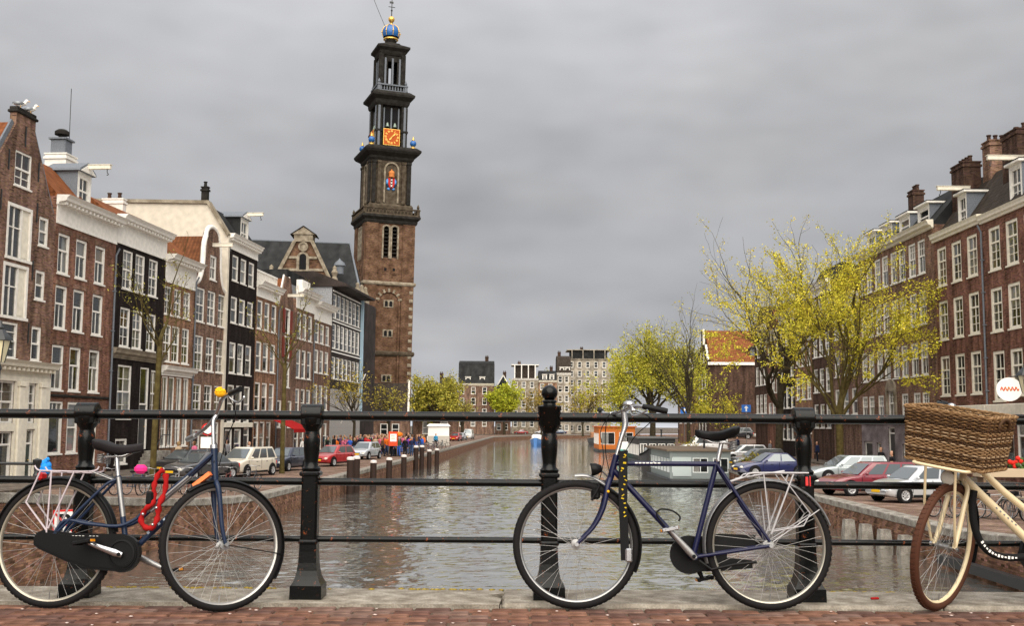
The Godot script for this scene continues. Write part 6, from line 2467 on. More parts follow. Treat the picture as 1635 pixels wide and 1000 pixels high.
	for q in [[c.call(985, 661, 0.1), c.call(968, 672, 0.11), c.call(966, 720, 0.06), c.call(974, 762, 0.03)], [c.call(978, 664, -0.2), c.call(962, 690, -0.1), c.call(965, 735, -0.02), c.call(951, 790, 0.03)], [c.call(1010, 662, 0.2), c.call(1034, 676, 0.2), c.call(1012, 700, 0.08), c.call(990, 738, 0.02)]]:
		rod(hb, "cable", smooth(q, 8), 0.0027, M.black_plastic, Transform3D.IDENTITY, 5)
	# fenders, brake, head lamp
	fender(o, "front_fender", fh, R0 + 0.016, -25.0, 62.0, 0.055, M.black_plastic)
	var tip := G.new()
	var rings := []
	for k in 9:
		var t := k / 8.0
		var p: Vector3 = c.call(lerpf(966, 918, t), lerpf(776, 763, t) - 6.0 * sin(PI * t))
		var ring := PackedVector3Array()
		for q in 10:
			var a := TAU * q / 10
			ring.append(p + Vector3(0.0, 0.009 * sin(a) + (0.008 * (1.0 - absf(cos(a)))), 0.026 * cos(a) * (1.0 - 0.5 * t * t)))
		rings.append(ring)
	tip.loft(rings)
	put("fender_tip", tip, M.steel, o)
	var br := G.new()
	br.box(c.call(951, 790, 0.0), Vector3(0.05, 0.06, 0.075), 0.012)
	br.tube([c.call(944, 800, 0.045), c.call(957, 776, 0.045)], 0.008, 8)
	put("rim_brake", br, M.black_plastic, o)
	var lm := G.new()
	lm.xf = Transform3D(Basis(Vector3(0, 0, 1), deg_to_rad(98)), c.call(958, 750, 0.035))
	lm.lathe([Vector2(0, -0.012), Vector2(0.018, -0.008), Vector2(0.032, 0.02), Vector2(0.037, 0.05), Vector2(0.033, 0.054)], 18, 0.5)
	var lmn := put("head_lamp", lm, M.black_plastic, o)
	var ln := G.new()
	ln.xf = lm.xf
	ln.lathe([Vector2(0.033, 0.050), Vector2(0.02, 0.058), Vector2(0, 0.060)], 18, 0.0)
	put("lens", ln, M.lens, lmn)
	rod(o, "lamp_bracket", [c.call(959, 752, 0.03), c.call(971, 763, 0.0)], 0.005, M.steel, Transform3D.IDENTITY, 6)
	var yd := G.new()
	yd.ball(c.call(970, 786, 0.052), 0.008, 10, 6)
	put("yellow_cap", yd, M.yellow, o)
	fender(o, "rear_fender", rh, R0 + 0.018, 18.0, 196.0, 0.058, M.steel)
	# rack
	var silver := sm(0.40, 0.39, 0.40, 0.45, 0.3)
	for s in [-1.0, 1.0]:
		var z: float = s * 0.062
		rod(o, "rack_rail", smooth([c.call(1165, 769, z * 0.6), c.call(1185, 762, z), c.call(1195, 756, z), c.call(1240, 755, z), c.call(1286, 755, z)], 4), 0.0048, silver)
		rod(o, "rack_strut", [c.call(1215, 756, z), c.call(1222, 845, z)], 0.0042, silver)
		rod(o, "rack_strut", [c.call(1262, 757, z), c.call(1224, 850, z)], 0.0050, silver)
		rod(o, "fender_stay", [c.call(1226, 862, z), c.call(1303, 812, z * 0.5)], 0.0032, silver)
		rod(o, "fender_stay", [c.call(1242, 757, z), c.call(1286, 818, z)], 0.0032, silver)
		rod(o, "fender_stay", [c.call(1286, 818, z), c.call(1275, 837, z)], 0.0032, silver)
		rod(o, "fender_stay", [c.call(1275, 837, z), c.call(1226, 846, z)], 0.0032, silver)
	for k in 5:
		rod(o, "rack_bar", [c.call(1196 + 21 * k, 755, -0.062), c.call(1196 + 21 * k, 755, 0.062)], 0.0038, silver, Transform3D.IDENTITY, 6)
	rod(o, "spring_clip", smooth([c.call(1172, 765, 0.03), c.call(1200, 760, 0.04), c.call(1250, 752, 0.03)], 5), 0.006, silver)
	var tl := G.new()
	tl.box(c.call(1285, 768, 0.0), Vector3(0.03, 0.075, 0.085), 0.008)
	var tln := put("rear_lamp", tl, M.black_plastic, o)
	var rd := G.new()
	rd.box(c.call(1289.5, 768, 0.0), Vector3(0.012, 0.06, 0.07), 0.004)
	rd.box(c.call(1284, 768, 0.043), Vector3(0.016, 0.05, 0.006), 0.002)
	put("red_reflector", rd, M.red_refl, tln)
	# chain guard behind the wheel, cranks
	var poly := PackedVector2Array()
	for k in 17:
		var a := PI * 0.42 + PI * 1.25 * k / 16
		poly.append(Vector2((1100.0 + 30.0 * cos(a) - 1070.0) / 282.5, (968.0 - 884.0 + 30.0 * sin(a)) / 282.5))
	for q in [[1150, 909], [1200, 904], [1200, 892], [1160, 888], [1160, 882], [1206, 868], [1206, 853], [1150, 851], [1115, 856]]:
		poly.append(Vector2((q[0] - 1070.0) / 282.5, (968.0 - q[1]) / 282.5))
	var cg := G.new()
	cg.prism(poly, -0.075, -0.050)
	put("chain_guard", cg, M.black_plastic, o)
	crank(o, c.call(1102, 885, 0.062), c.call(1066, 846, 0.068), M.steel)
	pedal(o, c.call(1063, 843, 0.115), M.chrome)
	rod(o, "toe_clip", smooth([c.call(1056, 838, 0.10), c.call(1044, 822, 0.10), c.call(1050, 813, 0.10), c.call(1068, 815, 0.10), c.call(1080, 824, 0.10), c.call(1078, 831, 0.10)], 5), 0.005, M.black_plastic)
	crank(o, c.call(1106, 886, -0.095), c.call(1122, 920, -0.10), M.black_plastic)
	pedal(o, c.call(1128, 922, -0.14), M.black_plastic)
	rod(o, "kickstand", [c.call(1112, 892, 0.03), c.call(1130, 905, 0.05), c.call(1166, 897, 0.055), c.call(1200, 893, 0.055)], 0.008, M.black_plastic)
	# strap lock hanging from the head tube
	var sk := G.new()
	sk.bar(c.call(995, 722, 0.03), c.call(993, 800, 0.048), 0.048, 0.02, Vector3(0, 0, 1))
	sk.bar(c.call(993, 800, 0.048), c.call(996, 892, 0.045), 0.046, 0.02, Vector3(0, 0, 1))
	var lock := put("strap_lock", sk, M.black_matt, o)
	R.seed = 9
	var pat := G.new()
	for k in 15:
		var v := 727.0 + 7.0 * k + R.randf_range(-2.0, 2.0)
		pat.xf = Transform3D(Basis(Vector3(0, 0, 1), R.randf_range(-0.8, 0.8)), c.call(994.5 + R.randf_range(-3.5, 3.5), v, 0.0605 if v > 800 else lerpf(0.0445, 0.0595, (v - 722) / 80.0)))
		pat.box(Vector3.ZERO, Vector3(R.randf_range(0.008, 0.018), R.randf_range(0.004, 0.010), 0.003))
	put("yellow_print", pat, sm(0.55, 0.38, 0.02, 0.7), lock).set_meta("kind", "stuff")
	var pd := G.new()
	pd.box(c.call(1001, 884, 0.06), Vector3(0.040, 0.075, 0.03), 0.008)
	put("padlock", pd, M.chrome, lock)


func right_bike() -> void:
	var o := thing("bicycle", "cream city bicycle with brown tyres and big wicker basket at the picture edge", "bicycle", Vector3(2.39, DECK, -6.17))
	o.rotation = Vector3(deg_to_rad(-3.0), deg_to_rad(9.0), 0)
	var R0 := 0.357
	var cream: Material = M.bike_cream
	var fh := Vector3(0.0, R0, 0)
	var rh := Vector3(1.10, R0, 0)
	var bb := Vector3(0.62, 0.30, 0)
	var h0 := Vector3(0.150, 0.715, 0)
	var h1 := Vector3(0.205, 0.87, 0)
	var steer := about(h0, h1 - h0, deg_to_rad(36.0))
	wheel(o, "front_wheel", steer * Transform3D(Basis.IDENTITY, fh + Vector3(0.02, 0, 0)), R0, 0.024, M.rubber_brown, cream)
	wheel(o, "rear_wheel", Transform3D(Basis.IDENTITY, rh), R0, 0.024, M.rubber_brown, cream)
	rod(o, "head_tube", [h0, h1], 0.021, cream, Transform3D.IDENTITY, 14)
	rod(o, "down_tube", [h0 + Vector3(0.012, 0.02, 0), Vector3(0.36, 0.55, 0), bb], 0.024, cream, Transform3D.IDENTITY, 16)
	rod(o, "upper_tube", [h1 + Vector3(0.0, -0.03, 0), Vector3(0.40, 0.66, 0), Vector3(0.68, 0.44, 0)], 0.020, cream, Transform3D.IDENTITY, 16)
	rod(o, "seat_tube", [bb, Vector3(0.76, 0.78, 0)], 0.017, cream, Transform3D.IDENTITY, 14)
	var lb := G.new()
	for k in 6:
		lb.xf = Transform3D(Basis(Vector3(0, 0, 1), -0.70), Vector3(0.34 + 0.022 * k, 0.566 - 0.0185 * k, 0.0243))
		lb.box(Vector3.ZERO, Vector3(0.012, 0.008, 0.0012))
	put("small_lettering", lb, M.steel, o).set_meta("kind", "stuff")
	for s in [-1.0, 1.0]:
		rod(o, "seat_stay", [Vector3(0.74, 0.72, s * 0.02), rh + Vector3(0, 0, s * 0.06)], 0.010, cream)
		rod(o, "chain_stay", [bb + Vector3(0, 0, s * 0.03), rh + Vector3(0, 0, s * 0.06)], 0.011, cream)
	rod(o, "seat_post", [Vector3(0.76, 0.78, 0), Vector3(0.79, 0.90, 0)], 0.0128, M.chrome)
	saddle(o, Vector3(0.79, 0.94, 0), -1.0, M.rubber_brown, 0.27, 0.22)
	fender(o, "rear_fender", rh, R0 + 0.02, -10.0, 175.0, 0.06, cream)
	var cg := G.new()
	cg.prism(v2([0.50, 0.30, 0.53, 0.38, 0.62, 0.41, 1.10, 0.40, 1.14, 0.36, 1.10, 0.31, 0.66, 0.20, 0.54, 0.22]), -0.06, -0.03)
	put("chain_case", cg, M.black_plastic, o)
	crank(o, bb + Vector3(0, 0, 0.06), bb + Vector3(0.1, -0.13, 0.06), M.chrome)
	pedal(o, bb + Vector3(0.1, -0.13, 0.12), M.black_plastic)
	# fork, front fender, rack, lamp, bar and basket turn together
	var fk := node("fork", o, steer)
	var ax := fh + Vector3(0.02, 0, 0)
	for s in [-1.0, 1.0]:
		rod(fk, "fork_blade", smooth([h0 + Vector3(0, 0.0, s * 0.012), h0 + Vector3(-0.012, -0.04, s * 0.045), Vector3(0.10, 0.58, s * 0.052), Vector3(0.06, 0.45, s * 0.055), ax + Vector3(0, 0, s * 0.058)], 4), 0.0135, cream, Transform3D.IDENTITY, 12)
		rod(fk, "rack_strut", [Vector3(-0.12, 0.80, s * 0.085), Vector3(-0.09, 0.60, s * 0.085), ax + Vector3(-0.015, 0.02, s * 0.068)], 0.0075, cream)
		rod(fk, "rack_rail", smooth([Vector3(0.17, 0.815, s * 0.05), Vector3(0.14, 0.815, s * 0.13), Vector3(-0.10, 0.812, s * 0.155), Vector3(-0.15, 0.812, s * 0.12), Vector3(-0.16, 0.812, 0.0)], 4), 0.009, cream)
		var nut := G.new()
		nut.xf = Transform3D(Basis(Vector3(1, 0, 0), Vector3(0, 0, 1), Vector3(0, -1, 0)), ax + Vector3(0, 0, s * 0.075 - 0.006))
		nut.lathe([Vector2(0, 0), Vector2(0.012, 0), Vector2(0.012, 0.013), Vector2(0, 0.013)], 6)
		put("axle_nut", nut, M.chrome, fk)
	for k in 4:
		rod(fk, "rack_bar", [Vector3(-0.10 + 0.07 * k, 0.812, -0.155), Vector3(-0.10 + 0.07 * k, 0.812, 0.155)], 0.0055, cream, Transform3D.IDENTITY, 8)
	fender(fk, "front_fender", ax, R0 + 0.022, -20.0, 70.0, 0.062, M.black_plastic)
	var lm := G.new()
	lm.xf = Transform3D(Basis(Vector3(0, 0, 1), deg_to_rad(90)), Vector3(0.02, 0.745, 0.0))
	lm.lathe([Vector2(0, -0.05), Vector2(0.022, -0.04), Vector2(0.040, 0.0), Vector2(0.043, 0.04), Vector2(0.040, 0.044)], 20, 0.5)
	put("head_lamp", lm, M.chrome, fk)
	var ln := G.new()
	ln.xf = lm.xf
	ln.lathe([Vector2(0.040, 0.041), Vector2(0.025, 0.050), Vector2(0, 0.053)], 20, 0.0)
	put("lens", ln, M.lens, fk)
	var hbn := node("handlebar", o, steer)
	rod(hbn, "stem", [h1, h1 + Vector3(0.055, 0.16, 0)], 0.0128, M.chrome, Transform3D.IDENTITY, 12)
	var top := h1 + Vector3(0.055, 0.17, 0)
	for s in [-1.0, 1.0]:
		rod(hbn, "bar", smooth([top, top + Vector3(0.0, 0.045, s * 0.10), top + Vector3(0.03, 0.075, s * 0.22), top + Vector3(0.14, 0.075, s * 0.30), top + Vector3(0.20, 0.07, s * 0.31)], 5), 0.011, M.black_plastic)
		rod(hbn, "grip", [top + Vector3(0.16, 0.075, s * 0.303), top + Vector3(0.28, 0.06, s * 0.315)], 0.0165, M.black_plastic)
	var bell := G.new()
	bell.ball(top + Vector3(0.02, 0.075, -0.16), 0.026, 12, 8, Vector3(1, 0.7, 1))
	put("bell", bell, M.chrome, hbn)
	# black chain lock with white dashes
	var lk := node("chain_lock", o)
	var ps := []
	for k in 25:
		var a := deg_to_rad(lerpf(158.0, 395.0, k / 24.0))
		ps.append(Vector3(0.41 + 0.235 * cos(a), 0.545 + 0.27 * sin(a) + 0.02 * sin(a * 3.0), 0.05))
	rod(lk, "sleeve", ps, 0.0205, M.black_matt, Transform3D.IDENTITY, 12)
	var ds := G.new()
	for k in 12:
		var a := deg_to_rad(212.0 + 5.2 * k)
		ds.xf = Transform3D(Basis(Vector3(0, 0, 1), a + PI / 2), Vector3(0.41 + 0.235 * cos(a), 0.545 + 0.27 * sin(a) + 0.02 * sin(a * 3.0), 0.0708))
		ds.box(Vector3.ZERO, Vector3(0.012, 0.016 - 0.004 * (k % 3), 0.0015))
	put("white_print", ds, M.white_clean, lk).set_meta("kind", "stuff")
	basket(o, steer)


func basket(par: Node3D, steer: Transform3D) -> void:
	# woven box: wider at the top, on the rack before the steering tube
	var o := node("wicker_basket", par, steer * Transform3D(Basis.IDENTITY, Vector3(0.05, 0.825, 0.0)))
	R.seed = 31
	var mats := []
	for q in [[0.17, 0.095, 0.042], [0.24, 0.145, 0.072], [0.11, 0.058, 0.026], [0.34, 0.235, 0.14], [0.07, 0.038, 0.020]]:
		mats.append(sm(q[0], q[1], q[2], 0.6))
	var H := 0.285
	var nz := 18      # stakes on the long side
	var nx := 11
	var spot := func(k: int, y: float, off: float) -> Vector3:
		var grow := 0.90 + 0.10 * y / H
		var hx := 0.165 * grow
		var hz := 0.238 * grow
		var m := 2 * (nx + nz)
		k = k % m
		if k < nz:
			return Vector3(-hx - off, y, lerpf(-hz, hz, float(k) / nz))
		if k < nz + nx:
			return Vector3(lerpf(-hx, hx, float(k - nz) / nx), y, hz + off)
		if k < 2 * nz + nx:
			return Vector3(hx + off, y, lerpf(hz, -hz, float(k - nz - nx) / nz))
		return Vector3(lerpf(hx, -hx, float(k - 2 * nz - nx) / nx), y, -hz - off)
	var n := 2 * (nx + nz)
	for k in n:
		var s := G.new()
		s.tube([spot.call(k, 0.0, 0.0), spot.call(k, H, 0.0)], 0.0035, 5, false)
		put("stake", s, mats[2], o)
	var rows := 30
	for r in rows:
		var y := 0.008 + (H - 0.016) * r / (rows - 1)
		var pts := []
		var rad := R.randf_range(0.0034, 0.0054)
		for k in n:
			var off := 0.0068 if (k + r) % 2 else -0.0045
			var q: Vector3 = spot.call(k, y + R.randf_range(-0.003, 0.003), off + R.randf_range(-0.002, 0.0025))
			pts.append(q)
			var q2: Vector3 = (spot.call(k, y, 0.0) + spot.call(k + 1, y, 0.0)) / 2
			pts.append(q2 + Vector3(0, R.randf_range(-0.0012, 0.0012), 0))
		var g := G.new()
		g.tube(pts, rad, 6, false, true)
		put("strand", g, mats[R.randi() % 5], o)
	for y in [0.0, H + 0.004]:
		var pts := []
		var pts2 := []
		for k in n * 2:
			var a: Vector3 = spot.call(k / 2, y, 0.003)
			var b: Vector3 = spot.call(k / 2 + 1, y, 0.003)
			var q: Vector3 = a.lerp(b, 0.5 * (k % 2))
			pts.append(q + Vector3(0, 0.005 * sin(k * 1.3), 0.005 * cos(k * 1.3)))
			pts2.append(q + Vector3(0, -0.005 * sin(k * 1.3), -0.005 * cos(k * 1.3)))
		for t in [pts, pts2]:
			var g := G.new()
			g.tube(t, 0.0075, 6, false, true)
			put("braided_rim", g, mats[0] if t == pts else mats[1], o)
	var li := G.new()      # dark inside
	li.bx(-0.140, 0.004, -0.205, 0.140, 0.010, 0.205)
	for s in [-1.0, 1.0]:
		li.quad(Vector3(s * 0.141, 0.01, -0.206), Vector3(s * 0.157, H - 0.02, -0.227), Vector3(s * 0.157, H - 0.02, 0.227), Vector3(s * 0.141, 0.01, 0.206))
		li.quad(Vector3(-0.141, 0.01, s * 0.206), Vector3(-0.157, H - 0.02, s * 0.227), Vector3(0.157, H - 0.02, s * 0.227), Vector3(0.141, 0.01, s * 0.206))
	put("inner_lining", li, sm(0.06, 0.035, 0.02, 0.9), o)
	for s in [-1.0, 1.0]:      # woven handles at the short ends
		var pts := []
		for k in 9:
			var a := PI * k / 8
			pts.append(Vector3(0.065 * cos(a), H - 0.05 + 0.045 * sin(a), s * 0.248))
		rod(o, "handle", smooth(pts, 2), 0.010, mats[4])


# ---------------------------------------------------------------- cars
func paint(r: float, g: float, b: float, metal := 0.0) -> StandardMaterial3D:
	var m := sm(r, g, b, 0.28, metal)
	m.clearcoat_enabled = true
	m.clearcoat_roughness = 0.06
	return m


# kind: [length, width, height, belt height, cabin base rear, cabin base front, roof rear, roof front, bonnet height at nose, tail height, side windows]
const CARS := {
	"hatch": [3.95, 1.68, 1.45, 0.92, -1.93, 0.95, -1.55, 0.15, 0.66, 0.90, 2],
	"sedan": [4.50, 1.76, 1.42, 0.90, -1.55, 1.00, -0.85, 0.15, 0.68, 0.92, 2],
	"estate": [4.65, 1.76, 1.45, 0.90, -2.25, 1.00, -2.02, 0.15, 0.66, 0.90, 3],
	"mpv": [4.30, 1.78, 1.62, 0.98, -2.10, 1.30, -1.80, 0.35, 0.72, 0.95, 3],
	"van": [5.00, 1.90, 2.00, 1.10, -2.46, 1.55, -2.40, 0.85, 0.90, 1.08, 1],
}


func car(kind: String, m: Material, x: float, d: float, turn: float, label: String, y := 0.0) -> Node3D:
	var s: Array = CARS[kind]
	var o := thing("parked_car", label, "van" if kind == "van" else "car", Vector3(x, y, -d), deg_to_rad(turn))
	var L: float = s[0]
	var W: float = s[1]
	var H: float = s[2]
	var belt: float = s[3]
	var key := "car " + kind
	if not CACHE.has(key):
		var g := G.new()
		var rings := []
		var n := 26
		for k in n:
			var t := k / (n - 1.0)
			var px := lerpf(-L / 2, L / 2, t)
			var e := absf(2.0 * t - 1.0)
			var hw := W / 2 * (1.0 - 0.20 * pow(e, 7.0) - 0.03 * e)
			var yt := belt
			if px > s[5]:
				yt = lerpf(belt - 0.01, s[8], pow((px - s[5]) / (L / 2 - s[5]), 1.6))
			elif px < s[4]:
				yt = lerpf(belt, s[9], (s[4] - px) / (s[4] + L / 2 + 0.01))
			yt -= 0.16 * pow(e, 16.0)
			var yb := 0.20 + 0.13 * pow(e, 9.0)
			var ring := PackedVector3Array()
			var prof := [[0.82, yb], [0.97, yb + 0.05], [1.0, yb + 0.16], [1.0, lerpf(yb, yt, 0.62)], [0.985, yt - 0.10], [0.95, yt - 0.03], [0.84, yt]]
			for q in prof:
				ring.append(Vector3(px, q[1], hw * q[0]))
			for q in range(prof.size() - 1, -1, -1):
				ring.append(Vector3(px, prof[q][1], -hw * prof[q][0]))
			rings.append(ring)
		g.loft(rings)
		# cabin
		var wb := W / 2 * 0.90
		var wr := W / 2 * 0.70
		var cab := []
		for lv in [[0.0, 0.0, 0.0], [0.55, 0.55, 0.50], [0.92, 0.93, 0.92], [1.0, 1.06, 1.12]]:
			var a: float = lerpf(s[4], s[6], lv[1])
			var b: float = lerpf(s[5], s[7], lv[1])
			var w: float = lerpf(wb, wr, lv[2])
			var yy: float = lerpf(belt - 0.03, H, lv[0])
			var ring := PackedVector3Array()
			for q in [[a + 0.08, w], [b - 0.10, w], [b, w - 0.12], [b + 0.03, 0.0], [b, -w + 0.12], [b - 0.10, -w], [a + 0.08, -w], [a, -w + 0.1], [a - 0.02, 0.0], [a, w - 0.1]]:
				ring.append(Vector3(q[0], yy, q[1]))
			cab.append(ring)
		g.loft(cab)
		CACHE[key] = g.mesh()
		var glass := []
		var pt := func(t: float, u: float, side: float) -> Vector3:      # on the side face
			var a: float = lerpf(s[4], s[6], t) + 0.10
			var b: float = lerpf(s[5], s[7], t) - 0.12
			return Vector3(lerpf(a, b, u), lerpf(belt - 0.03, H, t), side * (lerpf(wb, wr, t * 0.93) + 0.006))
		for side in [-1.0, 1.0]:
			for k in s[10]:
				var u0: float = 0.05 + 0.92 * k / s[10]
				var u1: float = 0.05 + 0.92 * (k + 1) / s[10] - 0.045
				var w := G.new()
				w.oquad(pt.call(0.10, u0, side), pt.call(0.10, u1, side), pt.call(0.86, u1, side), pt.call(0.86, u0, side), Vector3(0, 0, side))
				glass.append(["side_window", w.mesh()])
		for f in 2:
			var w := G.new()
			var base: float = s[5] if f else s[4]
			var top: float = s[7] if f else s[6]
			var o2 := 0.045 if f else -0.035
			var q := []
			for c in [[0.10, -1], [0.10, 1], [0.88, 1], [0.88, -1]]:
				var ww := lerpf(wb - 0.10, wr - 0.12, c[0])
				q.append(Vector3(lerpf(base, top, c[0]) + o2, lerpf(belt - 0.03, H, c[0]), c[1] * ww))
			w.oquad(q[0], q[1], q[2], q[3], Vector3(1 if f else -1, 0.5, 0))
			glass.append(["windscreen" if f else "rear_window", w.mesh()])
		CACHE[key + "g"] = glass
	put("body", CACHE[key], m, o)
	var dark := sm(0.16, 0.18, 0.19, 0.05, 0.6)
	for q in CACHE[key + "g"]:
		put(q[0], q[1], dark, o)
	if not CACHE.has("tyre"):
		var t := G.new()
		t.lathe([Vector2(0.20, -0.09), Vector2(0.29, -0.095), Vector2(0.315, -0.07), Vector2(0.315, 0.07), Vector2(0.29, 0.095), Vector2(0.20, 0.09)], 24, 0.8)
		CACHE["tyre"] = t.mesh()
		var r := G.new()
		r.lathe([Vector2(0, 0.05), Vector2(0.06, 0.055), Vector2(0.07, 0.045), Vector2(0.18, 0.055), Vector2(0.21, 0.085), Vector2(0.21, 0.0)], 20, 0.6)
		for k in 7:
			r.xf = Transform3D(Basis(Vector3.UP, TAU * k / 7), Vector3.ZERO)
			r.box(Vector3(0.12, 0.066, 0), Vector3(0.15, 0.02, 0.045), 0.006)
		CACHE["wheel_rim"] = r.mesh()
		var a := G.new()
		a.lathe([Vector2(0.0, -0.02), Vector2(0.375, -0.02), Vector2(0.375, 0.004), Vector2(0.0, 0.004)], 24, 0.9)
		CACHE["arch"] = a.mesh()
	for sx in [-0.315, 0.31]:
		for sz in [-1.0, 1.0]:
			var b := Basis(Vector3(1, 0, 0), Vector3(0, 0, sz), Vector3(0, -sz, 0))
			var w := node("wheel", o, Transform3D(b, Vector3(sx * L, 0.315, sz * (W / 2 - 0.045))))
			put("tyre", CACHE["tyre"], M.rubber, w)
			put("rim", CACHE["wheel_rim"], M.alloy, w)
			at_put("wheel_arch", CACHE["arch"], M.black_matt, o, Transform3D(b, Vector3(sx * L, 0.335, sz * (W / 2 + 0.001))))
	for sz in [-1.0, 1.0]:
		var h := G.new()
		h.ball(Vector3(L / 2 - 0.13, s[8] - 0.10, sz * W * 0.33), 0.14, 12, 8, Vector3(0.8, 0.55, 1.1))
		put("headlight", h, M.lens, o)
		var t := G.new()
		t.box(Vector3(-L / 2 + 0.08, s[9] - 0.22, sz * W * 0.36), Vector3(0.12, 0.24, 0.2), 0.04)
		put("tail_light", t, M.red_refl, o)
		var mi := G.new()
		mi.box(Vector3(s[5] - 0.32, belt + 0.06, sz * (W / 2 + 0.06)), Vector3(0.10, 0.12, 0.2), 0.04)
		put("mirror", mi, m if kind != "van" else M.black_matt, o)
		for k in 2:
			var hd := G.new()
			hd.box(Vector3(-0.75 + 1.05 * k, belt - 0.16, sz * W / 2 * 0.985), Vector3(0.18, 0.03, 0.03), 0.01)
			put("door_handle", hd, M.black_matt, o)
	for sz in [-1.0, 1.0]:
		for px in [-0.30 * L, -0.04 * L + 0.02, s[5] - 0.12]:
			var gap := G.new()
			gap.box(Vector3(px, lerpf(0.36, belt, 0.5), sz * (W / 2 * 0.998)), Vector3(0.012, belt - 0.44, 0.012))
			put("panel_gap", gap, M.black_matt, o)
		var sill := G.new()
		sill.box(Vector3(0, 0.27, sz * W * 0.485), Vector3(L * 0.40, 0.10, 0.06), 0.02)
		put("sill_trim", sill, M.black_matt, o)
	var gr := G.new()
	gr.box(Vector3(L / 2 - 0.035, s[8] - 0.13, 0), Vector3(0.06, 0.10, W * 0.4), 0.02)
	put("grille", gr, M.black_matt, o)
	var bm := G.new()
	bm.box(Vector3(L / 2 - 0.07, 0.34, 0), Vector3(0.12, 0.09, W * 0.62), 0.03)
	put("lower_grille", bm, M.black_matt, o)
	for f in [-1.0, 1.0]:
		var pl := G.new()
		pl.box(Vector3(f * (L / 2 + 0.005), 0.46 if f > 0 else 0.62, 0), Vector3(0.02, 0.11, 0.52), 0.004)
		put("number_plate", pl, sm(0.72, 0.42, 0.02, 0.5), o)
	return o


func make_cars() -> void:
	M.alloy = sm(0.42, 0.42, 0.43, 0.35, 0.2)
	car("sedan", paint(0.085, 0.085, 0.088, 0.4), -16.4, 58.6, -118, "dark grey saloon car beside the parked bicycles on the church side")
	car("hatch", paint(0.012, 0.012, 0.014), -18.6, 63.0, -112, "black car half hidden behind the dark grey saloon")
	car("mpv", paint(0.62, 0.57, 0.47, 0.1), -15.0, 62.8, -108, "pale cream people carrier beside the second bare tree")
	car("hatch", paint(0.025, 0.032, 0.055, 0.3), -14.3, 70.0, -104, "dark blue car half hidden behind the second railing post")
	car("hatch", paint(0.33, 0.020, 0.022), -12.6, 78.2, -112, "red hatchback with yellow number plate by the church side canal wall")
	car("hatch", paint(0.50, 0.52, 0.55, 0.4), -12.3, 93.2, -104, "silver hatchback just before the crowd")
	car("hatch", paint(0.42, 0.018, 0.02), -9.8, 196.0, -100, "small red car at the far end of the church side street")
	car("sedan", paint(0.5, 0.5, 0.52, 0.3), -9.4, 204.0, -100, "silver car behind the small red car at the far end of the church side street")
	car("van", paint(0.74, 0.74, 0.72), -12.4, 178.0, -95, "white van beyond the crowd")
	car("van", paint(0.70, 0.71, 0.70), -8.6, 222.0, -95, "white van farthest along the church side street")
	car("sedan", paint(0.40, 0.02, 0.02), 3.0, 340.0, 180, "tiny red car on the far quay at the end of the canal", 0.0)
	car("sedan", paint(0.55, 0.56, 0.58, 0.3), 9.5, 346.0, 180, "tiny silver car on the far quay at the end of the canal", 0.0)
	car("sedan", paint(0.03, 0.045, 0.09, 0.3), 15.5, 352.0, 180, "tiny dark blue car on the far quay left of the ball topped post", 0.0)
	car("hatch", paint(0.56, 0.58, 0.60, 0.4), 16.45, 45.0, 199, "silver hatchback parked on the brick quay behind the cream bicycle")
	car("estate", paint(0.165, 0.012, 0.022), 15.9, 49.3, 196, "wine red estate car behind the silver hatchback")
	car("estate", paint(0.30, 0.34, 0.35, 0.4), 18.3, 60.5, 190, "grey green estate car behind the fourth railing post")
	car("sedan", paint(0.016, 0.022, 0.085, 0.2), 15.6, 66.5, 192, "deep blue car behind the rack of the middle bicycle")
	car("hatch", paint(0.10, 0.105, 0.11, 0.4), 17.4, 78.0, 188, "dark grey hatchback right of the grey houseboat")
	car("hatch", paint(0.60, 0.61, 0.62, 0.3), 19.4, 92.0, 186, "light silver car beyond the dark grey hatchback")
	car("van", paint(0.70, 0.70, 0.70), 20.6, 118.0, 184, "white van behind the houseboats")
	car("sedan", paint(0.72, 0.72, 0.72), 32.8, 139.0, 176, "white car with blue mark on the small side bridge", 1.36)
	car("hatch", paint(0.02, 0.02, 0.024), 29.4, 143.0, 170, "black car on the small side bridge", 1.36)
	# the hump of the side street
	var g := G.new()
	var rings := []
	for k in 17:
		var t := k / 16.0
		var h := 1.36 * (smoothstep(0.0, 0.42, t) - smoothstep(0.58, 1.0, t))
		rings.append([Vector3(24.5, 0.03 + h, -118.0 - 36.0 * t), Vector3(60.0, 0.03 + h, -118.0 - 36.0 * t)])
	for k in 16:
		g.oquad(rings[k][0], rings[k][1], rings[k + 1][1], rings[k + 1][0], Vector3.UP)
		g.oquad(rings[k][0], rings[k + 1][0], rings[k + 1][0] * Vector3(1, 0, 1), rings[k][0] * Vector3(1, 0, 1), Vector3.LEFT)
	struct("side_road", g, M.street)


